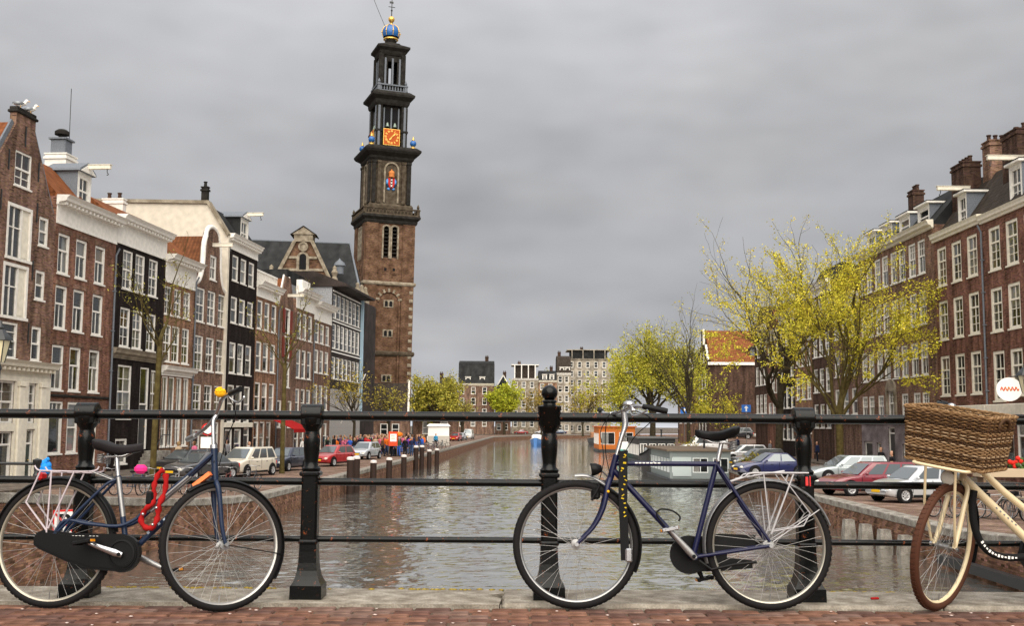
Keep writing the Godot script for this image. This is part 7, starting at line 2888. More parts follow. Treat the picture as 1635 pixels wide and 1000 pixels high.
# ---------------------------------------------------------------- boats
func houseboat(label: String, x: float, d: float, w: float, l: float, h: float, wall: Material, roof_m: Material, hull_m: Material, nw: int, frame: Material, turn := 0.0) -> Node3D:
	var o := thing("houseboat", label, "houseboat", Vector3(x, WATER, -d), turn)
	var g := G.new()
	var rings := []
	for k in 13:
		var t := k / 12.0
		var e := absf(2.0 * t - 1.0)
		var hw := (w / 2 + 0.25) * (1.0 - 0.10 * pow(e, 6.0))
		var z := lerpf(1.0, -l - 1.0, t)
		rings.append(PackedVector3Array([Vector3(-hw * 0.9, -0.5, z), Vector3(-hw, 0.25, z), Vector3(-hw, 0.38, z), Vector3(hw, 0.38, z), Vector3(hw, 0.25, z), Vector3(hw * 0.9, -0.5, z)]))
	g.loft(rings)
	put("hull", g, hull_m, o)
	var wn := []
	for k in nw:
		wn.append([-w / 2 + w * (k + 0.12) / nw, 0.38 + h * 0.22, w / nw * 0.76, h * 0.55])
	var c := G.new()
	skin(c, v2([-w / 2, 0.38, w / 2, 0.38, w / 2, 0.38 + h, -w / 2, 0.38 + h]), wn, 0.0, 0.1)
	c.quad(Vector3(w / 2, 0.38, 0), Vector3(w / 2, 0.38, -l), Vector3(w / 2, 0.38 + h, -l), Vector3(w / 2, 0.38 + h, 0))
	c.quad(Vector3(w / 2, 0.38, -l), Vector3(-w / 2, 0.38, -l), Vector3(-w / 2, 0.38 + h, -l), Vector3(w / 2, 0.38 + h, -l))
	c.xf = Transform3D(Basis(Vector3.UP, -PI / 2), Vector3(-w / 2, 0, 0))
	var ln := int(l / 1.5)
	var sw := []
	for k in ln:
		sw.append([-l + l * (k + 0.15) / ln, 0.38 + h * 0.22, l / ln * 0.7, h * 0.5])
	skin(c, v2([-l, 0.38, 0, 0.38, 0, 0.38 + h, -l, 0.38 + h]), sw, 0.0, 0.1)
	put("cabin", c, wall, o)
	for r in wn:
		_boat_window(o, r, frame, Transform3D.IDENTITY)
	for r in sw:
		_boat_window(o, r, frame, Transform3D(Basis(Vector3.UP, -PI / 2), Vector3(-w / 2, 0, 0)))
	var rf := G.new()
	rf.bx(-w / 2 - 0.25, 0.38 + h, -l - 0.25, w / 2 + 0.25, 0.38 + h + 0.16, 0.3, 0.03)
	put("roof", rf, roof_m, o)
	var ch := G.new()
	ch.xf.origin = Vector3(w * 0.25, 0.54 + h, -l * 0.35)
	ch.lathe([Vector2(0.08, 0), Vector2(0.08, 0.7), Vector2(0.14, 0.72), Vector2(0.14, 0.8), Vector2(0, 0.86)], 10)
	put("stove_pipe", ch, M.iron_far, o)
	return o


func _boat_window(o: Node3D, r: Array, frame: Material, xf: Transform3D) -> void:
	var f := G.new()
	f.bx(0, 0, -0.09, 0.06, r[3], 0.02)
	f.bx(r[2] - 0.06, 0, -0.09, r[2], r[3], 0.02)
	f.bx(0.06, 0, -0.09, r[2] - 0.06, 0.06, 0.018)
	f.bx(0.06, r[3] - 0.06, -0.09, r[2] - 0.06, r[3], 0.018)
	f.bx(r[2] / 2 - 0.025, 0.06, -0.08, r[2] / 2 + 0.025, r[3] - 0.06, 0.0)
	var w := at_put("window", f, frame, o, xf * Transform3D(Basis.IDENTITY, Vector3(r[0], r[1], 0)))
	var p := G.new()
	p.quad(Vector3(0.06, 0.06, -0.05), Vector3(r[2] - 0.06, 0.06, -0.05), Vector3(r[2] - 0.06, r[3] - 0.06, -0.05), Vector3(0.06, r[3] - 0.06, -0.05))
	put("pane", p, M.glass, w)
	var c := G.new()
	c.quad(Vector3(0.06, 0.06, -0.12), Vector3(r[2] * 0.45, 0.06, -0.12), Vector3(r[2] * 0.45, r[3], -0.12), Vector3(0.06, r[3], -0.12))
	put("curtain", c, M.curtain, w)


func boat_hull(o: Node3D, l: float, w: float, h: float, m: Material, trim: Material) -> void:   # bow towards -x
	var g := G.new()
	var tr := []
	var tl := []
	var rings := []
	for k in 15:
		var t := k / 14.0
		var px := lerpf(-l / 2, l / 2, t)
		var hw := w / 2 * pow(sin(PI * clampf(0.06 + t * 0.62, 0.0, 0.5)), 0.8)
		var top := h * (1.0 + 0.45 * pow(1.0 - t, 3.0) + 0.1 * t * t)
		rings.append(PackedVector3Array([Vector3(px, -0.4, -hw * 0.5), Vector3(px, 0.1, -hw * 0.85), Vector3(px, top, -hw), Vector3(px, top, hw), Vector3(px, 0.1, hw * 0.85), Vector3(px, -0.4, hw * 0.5)]))
		tr.append(Vector3(px, top, -hw))
		tl.append(Vector3(px, top, hw))
	g.loft(rings)
	put("hull", g, m, o)
	for q in [tr, tl]:
		var r := G.new()
		r.tube(q, 0.06, 6)
		put("rubbing_strake", r, trim, o)


func make_boats() -> void:
	R.seed = 55
	var grey := sm(0.20, 0.23, 0.23, 0.6)
	var hb := houseboat("flat grey houseboat with pale panels moored behind the saddle of the middle bicycle", 13.35, 78.0, 4.3, 13.0, 1.9, grey, sm(0.13, 0.10, 0.075, 0.9), M.dark_wood, 3, sm(0.62, 0.66, 0.66, 0.6))
	var pn := G.new()
	pn.bx(-1.95, 0.55, 0.025, -0.65, 1.9, 0.06)
	put("pale_panel", pn, sm(0.38, 0.43, 0.43, 0.6), hb)
	houseboat("black houseboat with white framed windows beyond the flat grey houseboat", 15.6, 118.0, 3.9, 11.0, 2.3, M.dark_wood, sm(0.10, 0.10, 0.10, 0.8), M.dark_wood, 4, M.white_clean)
	var og := tri(sm(0.66, 0.20, 0.045, 0.7), M.tex_fine, 2.0)
	houseboat("orange wooden houseboat with small white window", 16.3, 170.0, 5.6, 10.0, 3.4, og, sm(0.42, 0.10, 0.03, 0.7), M.dark_wood, 2, M.white_clean)
	var o := thing("barge", "dark hulled barge with curved bow and rope left of the grey houseboat", "barge", Vector3(12.2, WATER, -93.0), deg_to_rad(80))
	boat_hull(o, 9.0, 3.0, 1.5, M.dark_wood, M.shade)
	var dk := G.new()
	dk.bx(-1.5, 1.4, -0.9, 3.6, 2.3, 0.9, 0.1)
	put("deckhouse", dk, sm(0.34, 0.36, 0.37, 0.6), o)
	o = thing("motorboat", "small teal and white boat between the orange houseboat and the barge", "boat", Vector3(13.6, WATER, -132.0), deg_to_rad(75))
	boat_hull(o, 6.0, 2.2, 0.9, sm(0.13, 0.42, 0.38, 0.4), M.white_clean)
	var wh := G.new()
	wh.bx(-0.6, 0.9, -0.7, 1.4, 2.1, 0.7, 0.12)
	put("wheelhouse", wh, M.white_clean, o)
	o = thing("motorboat", "small blue boat with white canopy in mid canal left of the ball topped post", "boat", Vector3(4.9, WATER, -214.0), deg_to_rad(85))
	boat_hull(o, 7.0, 2.6, 1.1, sm(0.03, 0.12, 0.32, 0.4), M.white_clean)
	wh = G.new()
	wh.bx(-0.8, 1.1, -0.9, 2.0, 2.2, 0.9, 0.3)
	put("canopy", wh, M.white_clean, o)
	o = thing("barge", "low dark boat with pale cabin moored at the far right bank beyond the orange houseboat", "barge", Vector3(18.0, WATER, -232.0), deg_to_rad(88))
	boat_hull(o, 14.0, 3.6, 1.2, M.dark_wood, M.stone_pale)
	wh = G.new()
	wh.bx(-2.5, 1.2, -1.3, 4.0, 2.6, 1.3, 0.15)
	put("deckhouse", wh, sm(0.30, 0.15, 0.08, 0.7), o)
	# mooring piles
	var pile := thing("mooring_pile", "dark mooring pile with white cap before the church side wall, nearest of the row", "mooring pile", Vector3(-9.35, WATER, -64.5), 0.0, "mooring piles along the church side wall")
	var g := G.new()
	g.lathe([Vector2(0.22, -0.5), Vector2(0.21, 2.0), Vector2(0.19, 2.02)], 14)
	put("post", g, sm(0.028, 0.018, 0.015, 0.6), pile)
	var cp := G.new()
	cp.lathe([Vector2(0.225, 1.98), Vector2(0.225, 2.08), Vector2(0.16, 2.15), Vector2(0, 2.17)], 14)
	put("cap", cp, sm(0.55, 0.50, 0.48, 0.6), pile)
	var spots := [[-9.25, 66.3, 0.0, "second nearest, close beside the nearest one"], [-9.0, 72.5, -0.45, "third of the row from the bridge"], [-8.6, 78.2, -0.45, "fourth of the row from the bridge"], [-8.3, 85.8, -0.45, "fifth of the row, before the man in brown"], [-8.5, 99.0, 0.0, "left one of the taller far pair"], [-8.1, 100.5, 0.0, "right one of the taller far pair"], [-7.5, 101.5, -0.4, "eighth of the row from the bridge"], [-7.1, 106.0, -0.4, "last of the row, farthest from the bridge"]]
	for q in spots:
		copy(pile, "dark mooring pile with white cap, " + q[3], Vector3(q[0], WATER + q[2], -q[1]))


# ---------------------------------------------------------------- trees
func leaf_cluster(g: G, p: Vector3, n: int, r: float, size: float, base: Color, rng: RandomNumberGenerator) -> void:
	for k in n:
		var q := p + Vector3(rng.randfn(), rng.randfn(), rng.randfn()) * r
		var a := Vector3(rng.randfn(), rng.randfn(), rng.randfn()).normalized()
		var b := a.cross(Vector3(rng.randfn(), rng.randfn(), rng.randfn())).normalized()
		var s := size * rng.randf_range(0.5, 1.45)
		var t := rng.randf_range(0.5, 1.35)
		g.col = Color(base.r * t * rng.randf_range(0.9, 1.12), base.g * t, base.b * t * rng.randf_range(0.7, 1.2))
		g.quad(q - a * s, q - b * s * 0.5, q + a * s, q + b * s * 0.5)


func grow(w: G, f: G, tips: Array, p: Vector3, dir: Vector3, length: float, r: float, level: int, cfg: Dictionary, rng: RandomNumberGenerator) -> void:
	var pts := [p]
	var rr := [r]
	var d := dir
	var steps := 4
	var q := p
	for k in steps:
		d = (d + Vector3(rng.randfn(), rng.randfn() * 0.5 + cfg.up, rng.randfn()) * cfg.bend).normalized()
		q += d * length / steps
		pts.append(q)
		rr.append(maxf(r * lerpf(1.0, 0.58, (k + 1.0) / steps), 0.008))
	w.tube(pts, rr, 8 if level < 2 else 5, false)
	if level >= cfg.levels:
		tips.append(pts)
		return
	var n: int = cfg.fork[level]
	for k in n:
		var t := 1.0 if k == 0 else rng.randf_range(0.35, 0.95)
		var at_i := clampi(int(t * steps), 1, steps)
		var side := d.cross(Vector3(rng.randfn(), rng.randfn(), rng.randfn())).normalized()
		var spread: float = cfg.spread * (0.35 if k == 0 else rng.randf_range(0.7, 1.25))
		var nd := (d + side * spread).normalized()
		grow(w, f, tips, pts[at_i], nd, length * rng.randf_range(0.62, 0.82) * cfg.shrink, rr[at_i] * (0.85 if k == 0 else 0.6), level + 1, cfg, rng)


func tree(label: String, pos: Vector3, trunk_h: float, trunk_r: float, limbs: int, limb_l: float, lean: float, cfg: Dictionary, leaf: Material, base: Color, per_tip: int, leaf_size: float, s: int, bark: Material) -> Node3D:
	var o := thing("tree", label, "tree", pos)
	var rng := RandomNumberGenerator.new()
	rng.seed = s
	var w := G.new()
	var top := Vector3(rng.randf_range(-0.2, 0.2), trunk_h, rng.randf_range(-0.2, 0.2))
	w.tube(smooth([Vector3(0, -0.1, 0), Vector3(top.x * 0.3, trunk_h * 0.4, 0), top], 5), [trunk_r * 1.35, trunk_r * 1.1, trunk_r * 1.04, trunk_r, trunk_r * 0.97, trunk_r * 0.95, trunk_r * 0.92, trunk_r * 0.9, trunk_r * 0.88, trunk_r * 0.86, trunk_r * 0.84], 12, false)
	put("trunk", w, bark, o)
	var br := G.new()
	var f := G.new()
	f.cols = true
	var tips := []
	for k in limbs:
		var a := TAU * (k + rng.randf_range(-0.25, 0.25)) / limbs
		var d := Vector3(cos(a) * lean, 1.0, sin(a) * lean).normalized()
		if k == 0:
			d = Vector3(0.08, 1, 0.05).normalized()
		var start: Vector3 = top * (1.0 if k == 0 else rng.randf_range(0.82, 1.0))
		grow(br, f, tips, start, d, limb_l * (1.0 if k == 0 else rng.randf_range(0.75, 1.0)), trunk_r * (0.75 if k == 0 else 0.5) * cfg.get("thin", 1.0), 0, cfg, rng)
	put("branches", br, bark, o).set_meta("kind", "stuff")
	for t in tips:
		if rng.randf() < cfg.get("bare", 0.0):
			continue
		for q in range(1, t.size()):
			leaf_cluster(f, t[q], maxi(1, int(per_tip * 0.4 * (1.3 if q == t.size() - 1 else 0.9))), cfg.cluster, leaf_size, base, rng)
	if f.i.size():
		put("foliage", f, leaf, o).set_meta("kind", "stuff")
	return o


func make_trees() -> void:
	var spring := leaf_material(1, 1, 1)
	var yellow := Color(0.52, 0.46, 0.05)
	var lime := Color(0.40, 0.38, 0.05)
	var olive := Color(0.27, 0.25, 0.06)
	var big := {"up": 0.10, "bend": 0.16, "levels": 4, "fork": [4, 3, 3, 3], "spread": 0.46, "shrink": 1.0, "cluster": 0.15, "bare": 0.12}
	tree("big yellow green tree with dark forking trunk before the long brown building", Vector3(20.4, 0, -68.5), 3.6, 0.25, 6, 5.0, 0.40, big, spring, yellow, 36, 0.066, 7, M.bark_green)
	var slim := {"up": 0.16, "bend": 0.16, "levels": 4, "fork": [4, 3, 3, 2], "spread": 0.46, "shrink": 1.0, "cluster": 0.2, "bare": 0.2}
	tree("taller slender tree with sparse leaves just left of the big yellow green tree", Vector3(19.6, 0, -81.0), 4.6, 0.30, 5, 5.4, 0.55, slim, spring, Color(0.50, 0.42, 0.05), 22, 0.07, 21, M.bark)
	var dense := {"up": 0.06, "bend": 0.2, "levels": 4, "fork": [4, 4, 3, 3], "spread": 0.7, "shrink": 1.0, "cluster": 0.34}
	tree("big round lime green tree at the far bend beside the orange houseboat", Vector3(19.2, 0, -150.0), 5.2, 0.42, 7, 5.2, 0.72, dense, spring, lime, 20, 0.14, 33, M.bark)
	var bare := {"up": 0.20, "bend": 0.13, "levels": 4, "fork": [4, 3, 3, 2], "spread": 0.42, "shrink": 0.95, "cluster": 0.22, "bare": 0.45}
	tree("thin nearly bare tree between the lime green tree and the corner house", Vector3(20.6, 0, -128.0), 4.5, 0.24, 5, 5.2, 0.32, bare, spring, olive, 4, 0.12, 44, M.bark)
	tree("low yellow leaved tree before the dark side wall of the corner house", Vector3(26.5, 0, -138.0), 2.2, 0.14, 4, 2.2, 0.6, bare, spring, yellow, 8, 0.11, 45, M.bark)
	var street := {"up": 0.26, "bend": 0.14, "levels": 4, "thin": 0.62, "fork": [3, 2, 2, 2], "spread": 0.5, "shrink": 0.78, "cluster": 0.12, "bare": 0.35}
	tree("bare slender street tree before the black painted house", Vector3(-16.0, 0.03, -49.5), 6.6, 0.14, 5, 2.5, 0.6, street, spring, olive, 3, 0.055, 52, M.bark_green)
	tree("bare slender street tree right of the cream people carrier", Vector3(-13.6, 0, -65.8), 6.6, 0.14, 5, 2.6, 0.5, street, spring, olive, 3, 0.06, 57, M.bark_green)
	var budding := {"up": 0.15, "bend": 0.17, "levels": 4, "fork": [4, 3, 2, 2], "spread": 0.6, "shrink": 0.9, "cluster": 0.24, "bare": 0.1}
	tree("budding street tree before the windowless dark block", Vector3(-14.7, 0, -103.0), 3.0, 0.15, 5, 2.6, 0.65, budding, spring, Color(0.36, 0.29, 0.06), 4, 0.10, 61, M.bark)
	tree("thin budding tree before the low house at the foot of the tower", Vector3(-15.6, 0, -142.0), 3.2, 0.16, 5, 2.6, 0.6, budding, spring, Color(0.36, 0.30, 0.06), 4, 0.12, 62, M.bark)
	tree("round olive green tree right of the church tower", Vector3(-13.4, 0, -196.0), 4.0, 0.3, 7, 3.3, 0.6, dense, spring, Color(0.36, 0.33, 0.06), 9, 0.2, 71, M.bark)
	tree("second olive tree right of the church tower, farther along the quay", Vector3(-10.0, 0, -222.0), 2.6, 0.2, 5, 2.2, 0.5, bare, spring, Color(0.32, 0.27, 0.06), 5, 0.16, 72, M.bark)
	tree("small leafless looking tree before the dark mansard house", Vector3(-11.5, 0, -262.0), 3.0, 0.25, 5, 3.4, 0.6, bare, spring, olive, 5, 0.18, 73, M.bark)
	tree("upright fresh green tree in the middle of the far end of the canal", Vector3(-2.0, 0, -318.0), 6.5, 0.4, 6, 3.9, 0.34, dense, spring, Color(0.38, 0.40, 0.04), 10, 0.3, 74, M.bark)
	tree("thin bronze tree before the pale far house", Vector3(9.0, 0, -330.0), 3.5, 0.3, 6, 4.6, 0.6, bare, spring, Color(0.30, 0.22, 0.05), 7, 0.24, 75, M.bark)
	tree("thin bronze tree before the narrow beige house", Vector3(19.5, 0, -300.0), 3.5, 0.3, 6, 4.6, 0.5, bare, spring, Color(0.30, 0.23, 0.05), 7, 0.24, 76, M.bark)
	tree("tall bare tree before the wide beige stone block", Vector3(29.0, 0, -290.0), 5.0, 0.35, 6, 6.0, 0.45, bare, spring, olive, 3, 0.2, 77, M.bark)
	tree("green tree on the roof terrace side behind the pale far house", Vector3(9.0, 0, -372.0), 8.0, 0.4, 6, 5.2, 0.7, dense, spring, Color(0.32, 0.31, 0.08), 7, 0.3, 78, M.bark)
	# low shrubs and planters
	var rng := RandomNumberGenerator.new()
	rng.seed = 5
	for q in [[15.9, 0.0, 72.5, 0.8, 0.7, Color(0.20, 0.17, 0.02), "round yellow green shrub in a planter beside the grey houseboat"], [16.6, 0.0, 70.6, 0.6, 0.55, Color(0.22, 0.09, 0.03), "rust brown shrub in a planter beside the grey houseboat"], [16.8, 0.0, 104.0, 1.1, 1.3, Color(0.32, 0.27, 0.03), "yellow green bush above the roof of the grey houseboat"], [17.1, 0.0, 42.2, 0.7, 0.35, Color(0.14, 0.15, 0.03), "low green planting by the terrace beyond the wicker basket"]]:
		var o := thing("shrub", q[6], "shrub", Vector3(q[0], q[1], -q[2]))
		var b := G.new()
		b.taper(Vector3.ZERO, 0.42, q[3] * 1.5, q[3] * 1.1, q[3] * 1.7, q[3] * 1.25)
		put("planter", b, sm(0.16, 0.075, 0.04, 0.8), o)
		var f := G.new()
		f.cols = true
		for k in 120:
			var dd := Vector3(rng.randfn() * q[3] * 0.5, 0.42 + absf(rng.randfn()) * q[4] * 0.55, rng.randfn() * q[3] * 0.4)
			leaf_cluster(f, dd, 5, 0.06, 0.07, q[5], rng)
		put("foliage", f, spring, o).set_meta("kind", "stuff")


# ---------------------------------------------------------------- people
# bones: [from, to, radius, radius, group]; groups: 0 skin, 1 hair, 2 top, 3 trousers, 4 shoes
func pose(kind: int) -> Array:
	var hip := Vector3(0, 0.92, 0)
	var neck := Vector3(0, 1.44, 0)
	var st: float = [0.10, 0.34, 0.08, 0.12, 0.26][kind]      # half stride
	var b := []
	var head := neck + Vector3(0, 0.17, 0.03)
	b.append([head + Vector3(0, -0.03, 0.01), head + Vector3(0, 0.05, 0.0), 0.085, 0.095, 0])
	b.append([head + Vector3(0, 0.055, -0.035), head + Vector3(0, -0.03, -0.05), 0.093, 0.080, 1])
	b.append([head + Vector3(0, -0.01, 0.09), head + Vector3(0, -0.035, 0.105), 0.014, 0.017, 0])
	b.append([neck + Vector3(0, -0.03, 0), head + Vector3(0, -0.06, 0), 0.055, 0.05, 0])
	b.append([hip + Vector3(0, 0.06, 0), neck + Vector3(0, -0.12, 0), 0.150, 0.165, 2])
	b.append([neck + Vector3(-0.15, -0.07, 0), neck + Vector3(0.15, -0.07, 0), 0.075, 0.075, 2])
	b.append([hip + Vector3(-0.08, 0.0, 0), hip + Vector3(0.08, 0.0, 0), 0.135, 0.135, 3])
	for s in [-1.0, 1.0]:
		var h := hip + Vector3(s * 0.095, -0.04, 0)
		var z: float = st * s * 0.8
		var knee := Vector3(s * 0.10, 0.49, z * 0.55 + (0.06 if kind in [1, 4] else 0.02))
		var ankle := Vector3(s * 0.11, 0.08, z)
		b.append([h, knee, 0.100, 0.066, 3])
		b.append([knee, ankle, 0.066, 0.045, 3])
		b.append([ankle + Vector3(0, -0.035, -0.03), ankle + Vector3(s * 0.02, -0.045, 0.15), 0.042, 0.036, 4])
		var sh := neck + Vector3(s * 0.19, -0.08, 0)
		var el: Vector3
		var wr: Vector3
		if kind == 2 or (kind == 3 and s > 0):      # hands up to the face (taking a picture) or pointing
			el = sh + Vector3(s * 0.08, -0.20, 0.18)
			wr = Vector3(s * 0.07, neck.y + 0.12, 0.28) if kind == 2 else sh + Vector3(s * 0.22, 0.10, 0.42)
		else:
			el = sh + Vector3(s * 0.06, -0.29, -0.02 - s * st * 0.2)
			wr = el + Vector3(-s * 0.02, -0.25, 0.07 - s * st * 0.3)
		b.append([sh, el, 0.060, 0.048, 2])
		b.append([el, wr, 0.048, 0.034, 2])
		b.append([wr, wr + (wr - el).normalized() * 0.11, 0.034, 0.026, 0])
	return b


func body_mesh(bones: Array, cell: float) -> ArrayMesh:
	var lo := Vector3(1e9, 1e9, 1e9)
	var hi := -lo
	for b in bones:
		for k in 2:
			var r: float = b[2 + k] + cell * 2
			lo = lo.min(b[k] - Vector3(r, r, r))
			hi = hi.max(b[k] + Vector3(r, r, r))
	var n := Vector3i(((hi - lo) / cell).ceil()) + Vector3i.ONE
	var f := PackedFloat32Array()
	f.resize(n.x * n.y * n.z)
	f.fill(1.0)
	var own := PackedByteArray()
	own.resize(f.size())
	var near := PackedFloat32Array()
	near.resize(f.size())
	near.fill(9.0)
	for b in bones:
		var a: Vector3 = b[0]
		var ab: Vector3 = b[1] - a
		var l2 := maxf(ab.length_squared(), 1e-9)
		var m: float = maxf(b[2], b[3]) + 0.07
		var c0 := Vector3i(((a.min(b[1]) - Vector3(m, m, m) - lo) / cell).floor()).clamp(Vector3i.ZERO, n - Vector3i.ONE)
		var c1 := Vector3i(((a.max(b[1]) + Vector3(m, m, m) - lo) / cell).ceil()).clamp(Vector3i.ZERO, n - Vector3i.ONE)
		for z in range(c0.z, c1.z + 1):
			for y in range(c0.y, c1.y + 1):
				for x in range(c0.x, c1.x + 1):
					var p := lo + Vector3(x, y, z) * cell
					var t := clampf((p - a).dot(ab) / l2, 0.0, 1.0)
					var d := p.distance_to(a + ab * t) - lerpf(b[2], b[3], t)
					var k := (z * n.y + y) * n.x + x
					if d < near[k]:
						near[k] = d
						own[k] = b[4]
					var old := f[k]
					var h := maxf(0.035 - absf(old - d), 0.0) / 0.035
					f[k] = minf(old, d) - h * h * 0.035 * 0.25
	var vert := {}
	var pos := PackedVector3Array()
	var nor := PackedVector3Array()
	var grp := PackedByteArray()
	var stride := [1, n.x, n.x * n.y]
	for z in n.z - 1:
		for y in n.y - 1:
			for x in n.x - 1:
				var k := (z * n.y + y) * n.x + x
				var ins := 0
				var sum := Vector3.ZERO
				var cnt := 0
				for c in 8:
					if f[k + (c & 1) * stride[0] + ((c >> 1) & 1) * stride[1] + ((c >> 2) & 1) * stride[2]] < 0.0:
						ins += 1
				if ins == 0 or ins == 8:
					continue
				for e in 12:
					var ax := e / 4
					var u := (ax + 1) % 3
					var v := (ax + 2) % 3
					var o := Vector3.ZERO
					o[u] = e & 1
					o[v] = (e >> 1) & 1
					var k0: int = k + int(o.x) * stride[0] + int(o.y) * stride[1] + int(o.z) * stride[2]
					var k1: int = k0 + stride[ax]
					if (f[k0] < 0.0) != (f[k1] < 0.0):
						var q := o
						q[ax] = f[k0] / (f[k0] - f[k1])
						sum += q
						cnt += 1
				var g := Vector3(f[k + 1] - f[k], f[k + stride[1]] - f[k], f[k + stride[2]] - f[k])
				vert[k] = pos.size()
				pos.append(lo + (Vector3(x, y, z) + sum / cnt) * cell)
				nor.append(g.normalized())
				grp.append(own[k])
	var surf := []
	for k in 5:
		surf.append(G.new())
	for k in vert:
		for ax in 3:
			var k1: int = k + stride[ax]
			if k1 >= f.size() or (f[k] < 0.0) == (f[k1] < 0.0):
				continue
			var u: int = stride[(ax + 1) % 3]
			var v: int = stride[(ax + 2) % 3]
			if not (vert.has(k - u) and vert.has(k - v) and vert.has(k - u - v)):
				continue
			var q := [vert[k], vert[k - u], vert[k - u - v], vert[k - v]]
			var g: G = surf[grp[q[0]]]
			var base := g.v.size()
			for w in q:
				g.p(pos[w], nor[w])
			var cr: Vector3 = (pos[q[2]] - pos[q[0]]).cross(pos[q[3]] - pos[q[1]])
			if cr.dot(nor[q[0]] + nor[q[2]]) >= 0.0:
				g.i.append_array([base, base + 2, base + 1, base, base + 3, base + 2])
			else:
				g.i.append_array([base, base + 1, base + 2, base, base + 2, base + 3])
	var out := ArrayMesh.new()
	for g in surf:
		g.mesh(out)
	return out


func make_people() -> void:
	var meshes := []
	for k in 5:
		meshes.append(body_mesh(pose(k), 0.026))
	var skin_m := sm(0.42, 0.24, 0.16, 0.6)
	var shoe := sm(0.02, 0.018, 0.018, 0.6)
	var hairs := [sm(0.02, 0.014, 0.01, 0.7), sm(0.10, 0.05, 0.025, 0.7), sm(0.26, 0.17, 0.08, 0.7), sm(0.20, 0.20, 0.20, 0.7)]
	var hair_n := ["black", "brown", "fair", "grey"]
	var tops := {"black": [0.012, 0.012, 0.014], "navy": [0.015, 0.022, 0.06], "red": [0.45, 0.02, 0.025], "white": [0.62, 0.60, 0.58], "blue": [0.03, 0.10, 0.42], "brown": [0.13, 0.065, 0.035], "grey": [0.16, 0.16, 0.17], "green": [0.06, 0.09, 0.05], "beige": [0.40, 0.30, 0.20], "cyan": [0.03, 0.25, 0.45], "pink": [0.5, 0.12, 0.2], "orange": [0.65, 0.14, 0.02], "purple": [0.12, 0.04, 0.25]}
	var legs := {"dark": [0.016, 0.017, 0.022], "jeans": [0.045, 0.075, 0.16], "bright blue": [0.04, 0.12, 0.50], "grey": [0.11, 0.11, 0.11], "tan": [0.28, 0.20, 0.12]}
	var mats := {}
	for k in tops:
		mats["t" + k] = sm(tops[k][0], tops[k][1], tops[k][2], 0.85)
	for k in legs:
		mats["l" + k] = sm(legs[k][0], legs[k][1], legs[k][2], 0.85)
	var acts := ["standing", "walking", "holding up a camera", "pointing", "striding"]
	# x, distance, turn, pose, top, trousers, hair, where
	var list := [
		[-10.35, 101.6, 200, 0, "green", "bright blue", 1, "beside the red notice board"],
		[-10.9, 101.0, 150, 0, "blue", "dark", 0, "touching the edge of the red notice board"],
		[-11.8, 101.4, 110, 1, "brown", "dark", 1, "left of the notice board"],
		[-9.8, 102.2, 190, 0, "black", "dark", 0, "at the quay edge beside bright blue trousers"],
		[-9.3, 103.4, 170, 0, "navy", "jeans", 2, "behind the sixth mooring pile"],
		[-9.0, 112.0, 120, 3, "blue", "jeans", 2, "with the parked bicycles in front of the crowd"],
		[-9.75, 143.0, 180, 0, "cyan", "dark", 1, "alone before the row of parked bicycles"],
		[-9.7, 166.0, 175, 0, "black", "dark", 0, "standing alone farthest along the quay"],
		[-19.4, 64.5, 60, 1, "beige", "tan", 2, "on the pavement behind the black car"],
		[-18.9, 66.0, 70, 0, "pink", "grey", 1, "on the pavement left of the cream people carrier"],
		[-18.2, 71.0, 80, 1, "grey", "dark", 0, "on the pavement behind the cream people carrier"],
		[-17.2, 72.5, 250, 0, "white", "jeans", 1, "by the house front behind the cream people carrier"],
		[-17.3, 92.0, 210, 0, "white", "dark", 0, "under the red awning"],
	]
	for q in list:
		person(meshes[q[3]], q, mats, skin_m, hairs, shoe, "%s haired person %s %s, %s top" % [hair_n[q[6]], acts[q[3]], q[7], q[4]])
	R.seed = 202
	var tk := tops.keys()
	var lk := legs.keys()
	var n := 0
	var seen := {}
	for k in 132:
		var d := R.randf_range(100.0, 134.0)
		var t := (d - 100.0) / 34.0
		var x := lerpf(-17.8, -15.0, t) + pow(R.randf_range(0.0, 1.0), 1.4) * lerpf(7.4, 6.2, t)
		var top: String = tk[R.randi() % tk.size()] if R.randf() < 0.55 else ["black", "navy", "brown"][R.randi() % 3]
		var leg: String = lk[[0, 0, 1, 3, 1][R.randi() % 5]]
		var hr := R.randi() % 4
		var ps: int = [0, 0, 1, 4, 2][R.randi() % 5]
		var label := "%s haired person %s in the crowd, %s top, %s trousers" % [hair_n[hr], acts[ps], top, leg]
		while seen.has(label):
			top = tk[R.randi() % tk.size()]
			leg = lk[R.randi() % 5]
			hr = R.randi() % 4
			label = "%s haired person %s in the crowd, %s top, %s trousers" % [hair_n[hr], acts[ps], top, leg]
		seen[label] = true
		var o := person(meshes[ps], [x, d, R.randf_range(0.0, 360.0), ps, top, leg, hr], mats, skin_m, hairs, shoe, label)
		o.set_meta("group", "people in the crowd before the church")
		o.scale = Vector3.ONE * R.randf_range(0.94, 1.08)
	# red notice board on an easel, orange backpack, right bank passers-by
	var o := thing("notice_board", "red notice board with white paper on an easel at the quay edge", "notice board", Vector3(-10.75, 0, -100.6), 0.1)
	var b := G.new()
	b.box(Vector3(0, 1.62, 0.0), Vector3(0.82, 1.32, 0.05), 0.01)
	put("board", b, sm(0.60, 0.075, 0.03, 0.6), o)
	var pp := G.new()
	pp.box(Vector3(0.02, 1.72, 0.03), Vector3(0.58, 0.68, 0.012))
	put("paper", pp, M.white_clean, o)
	for q in [[-0.1, 1.9], [-0.05, 1.75], [0.02, 1.6]]:
		var ln := G.new()
		ln.box(Vector3(q[0] * 0.3, q[1], 0.038), Vector3(0.36, 0.05, 0.004))
		put("printed_line", ln, sm(0.3, 0.32, 0.2, 0.8), o)
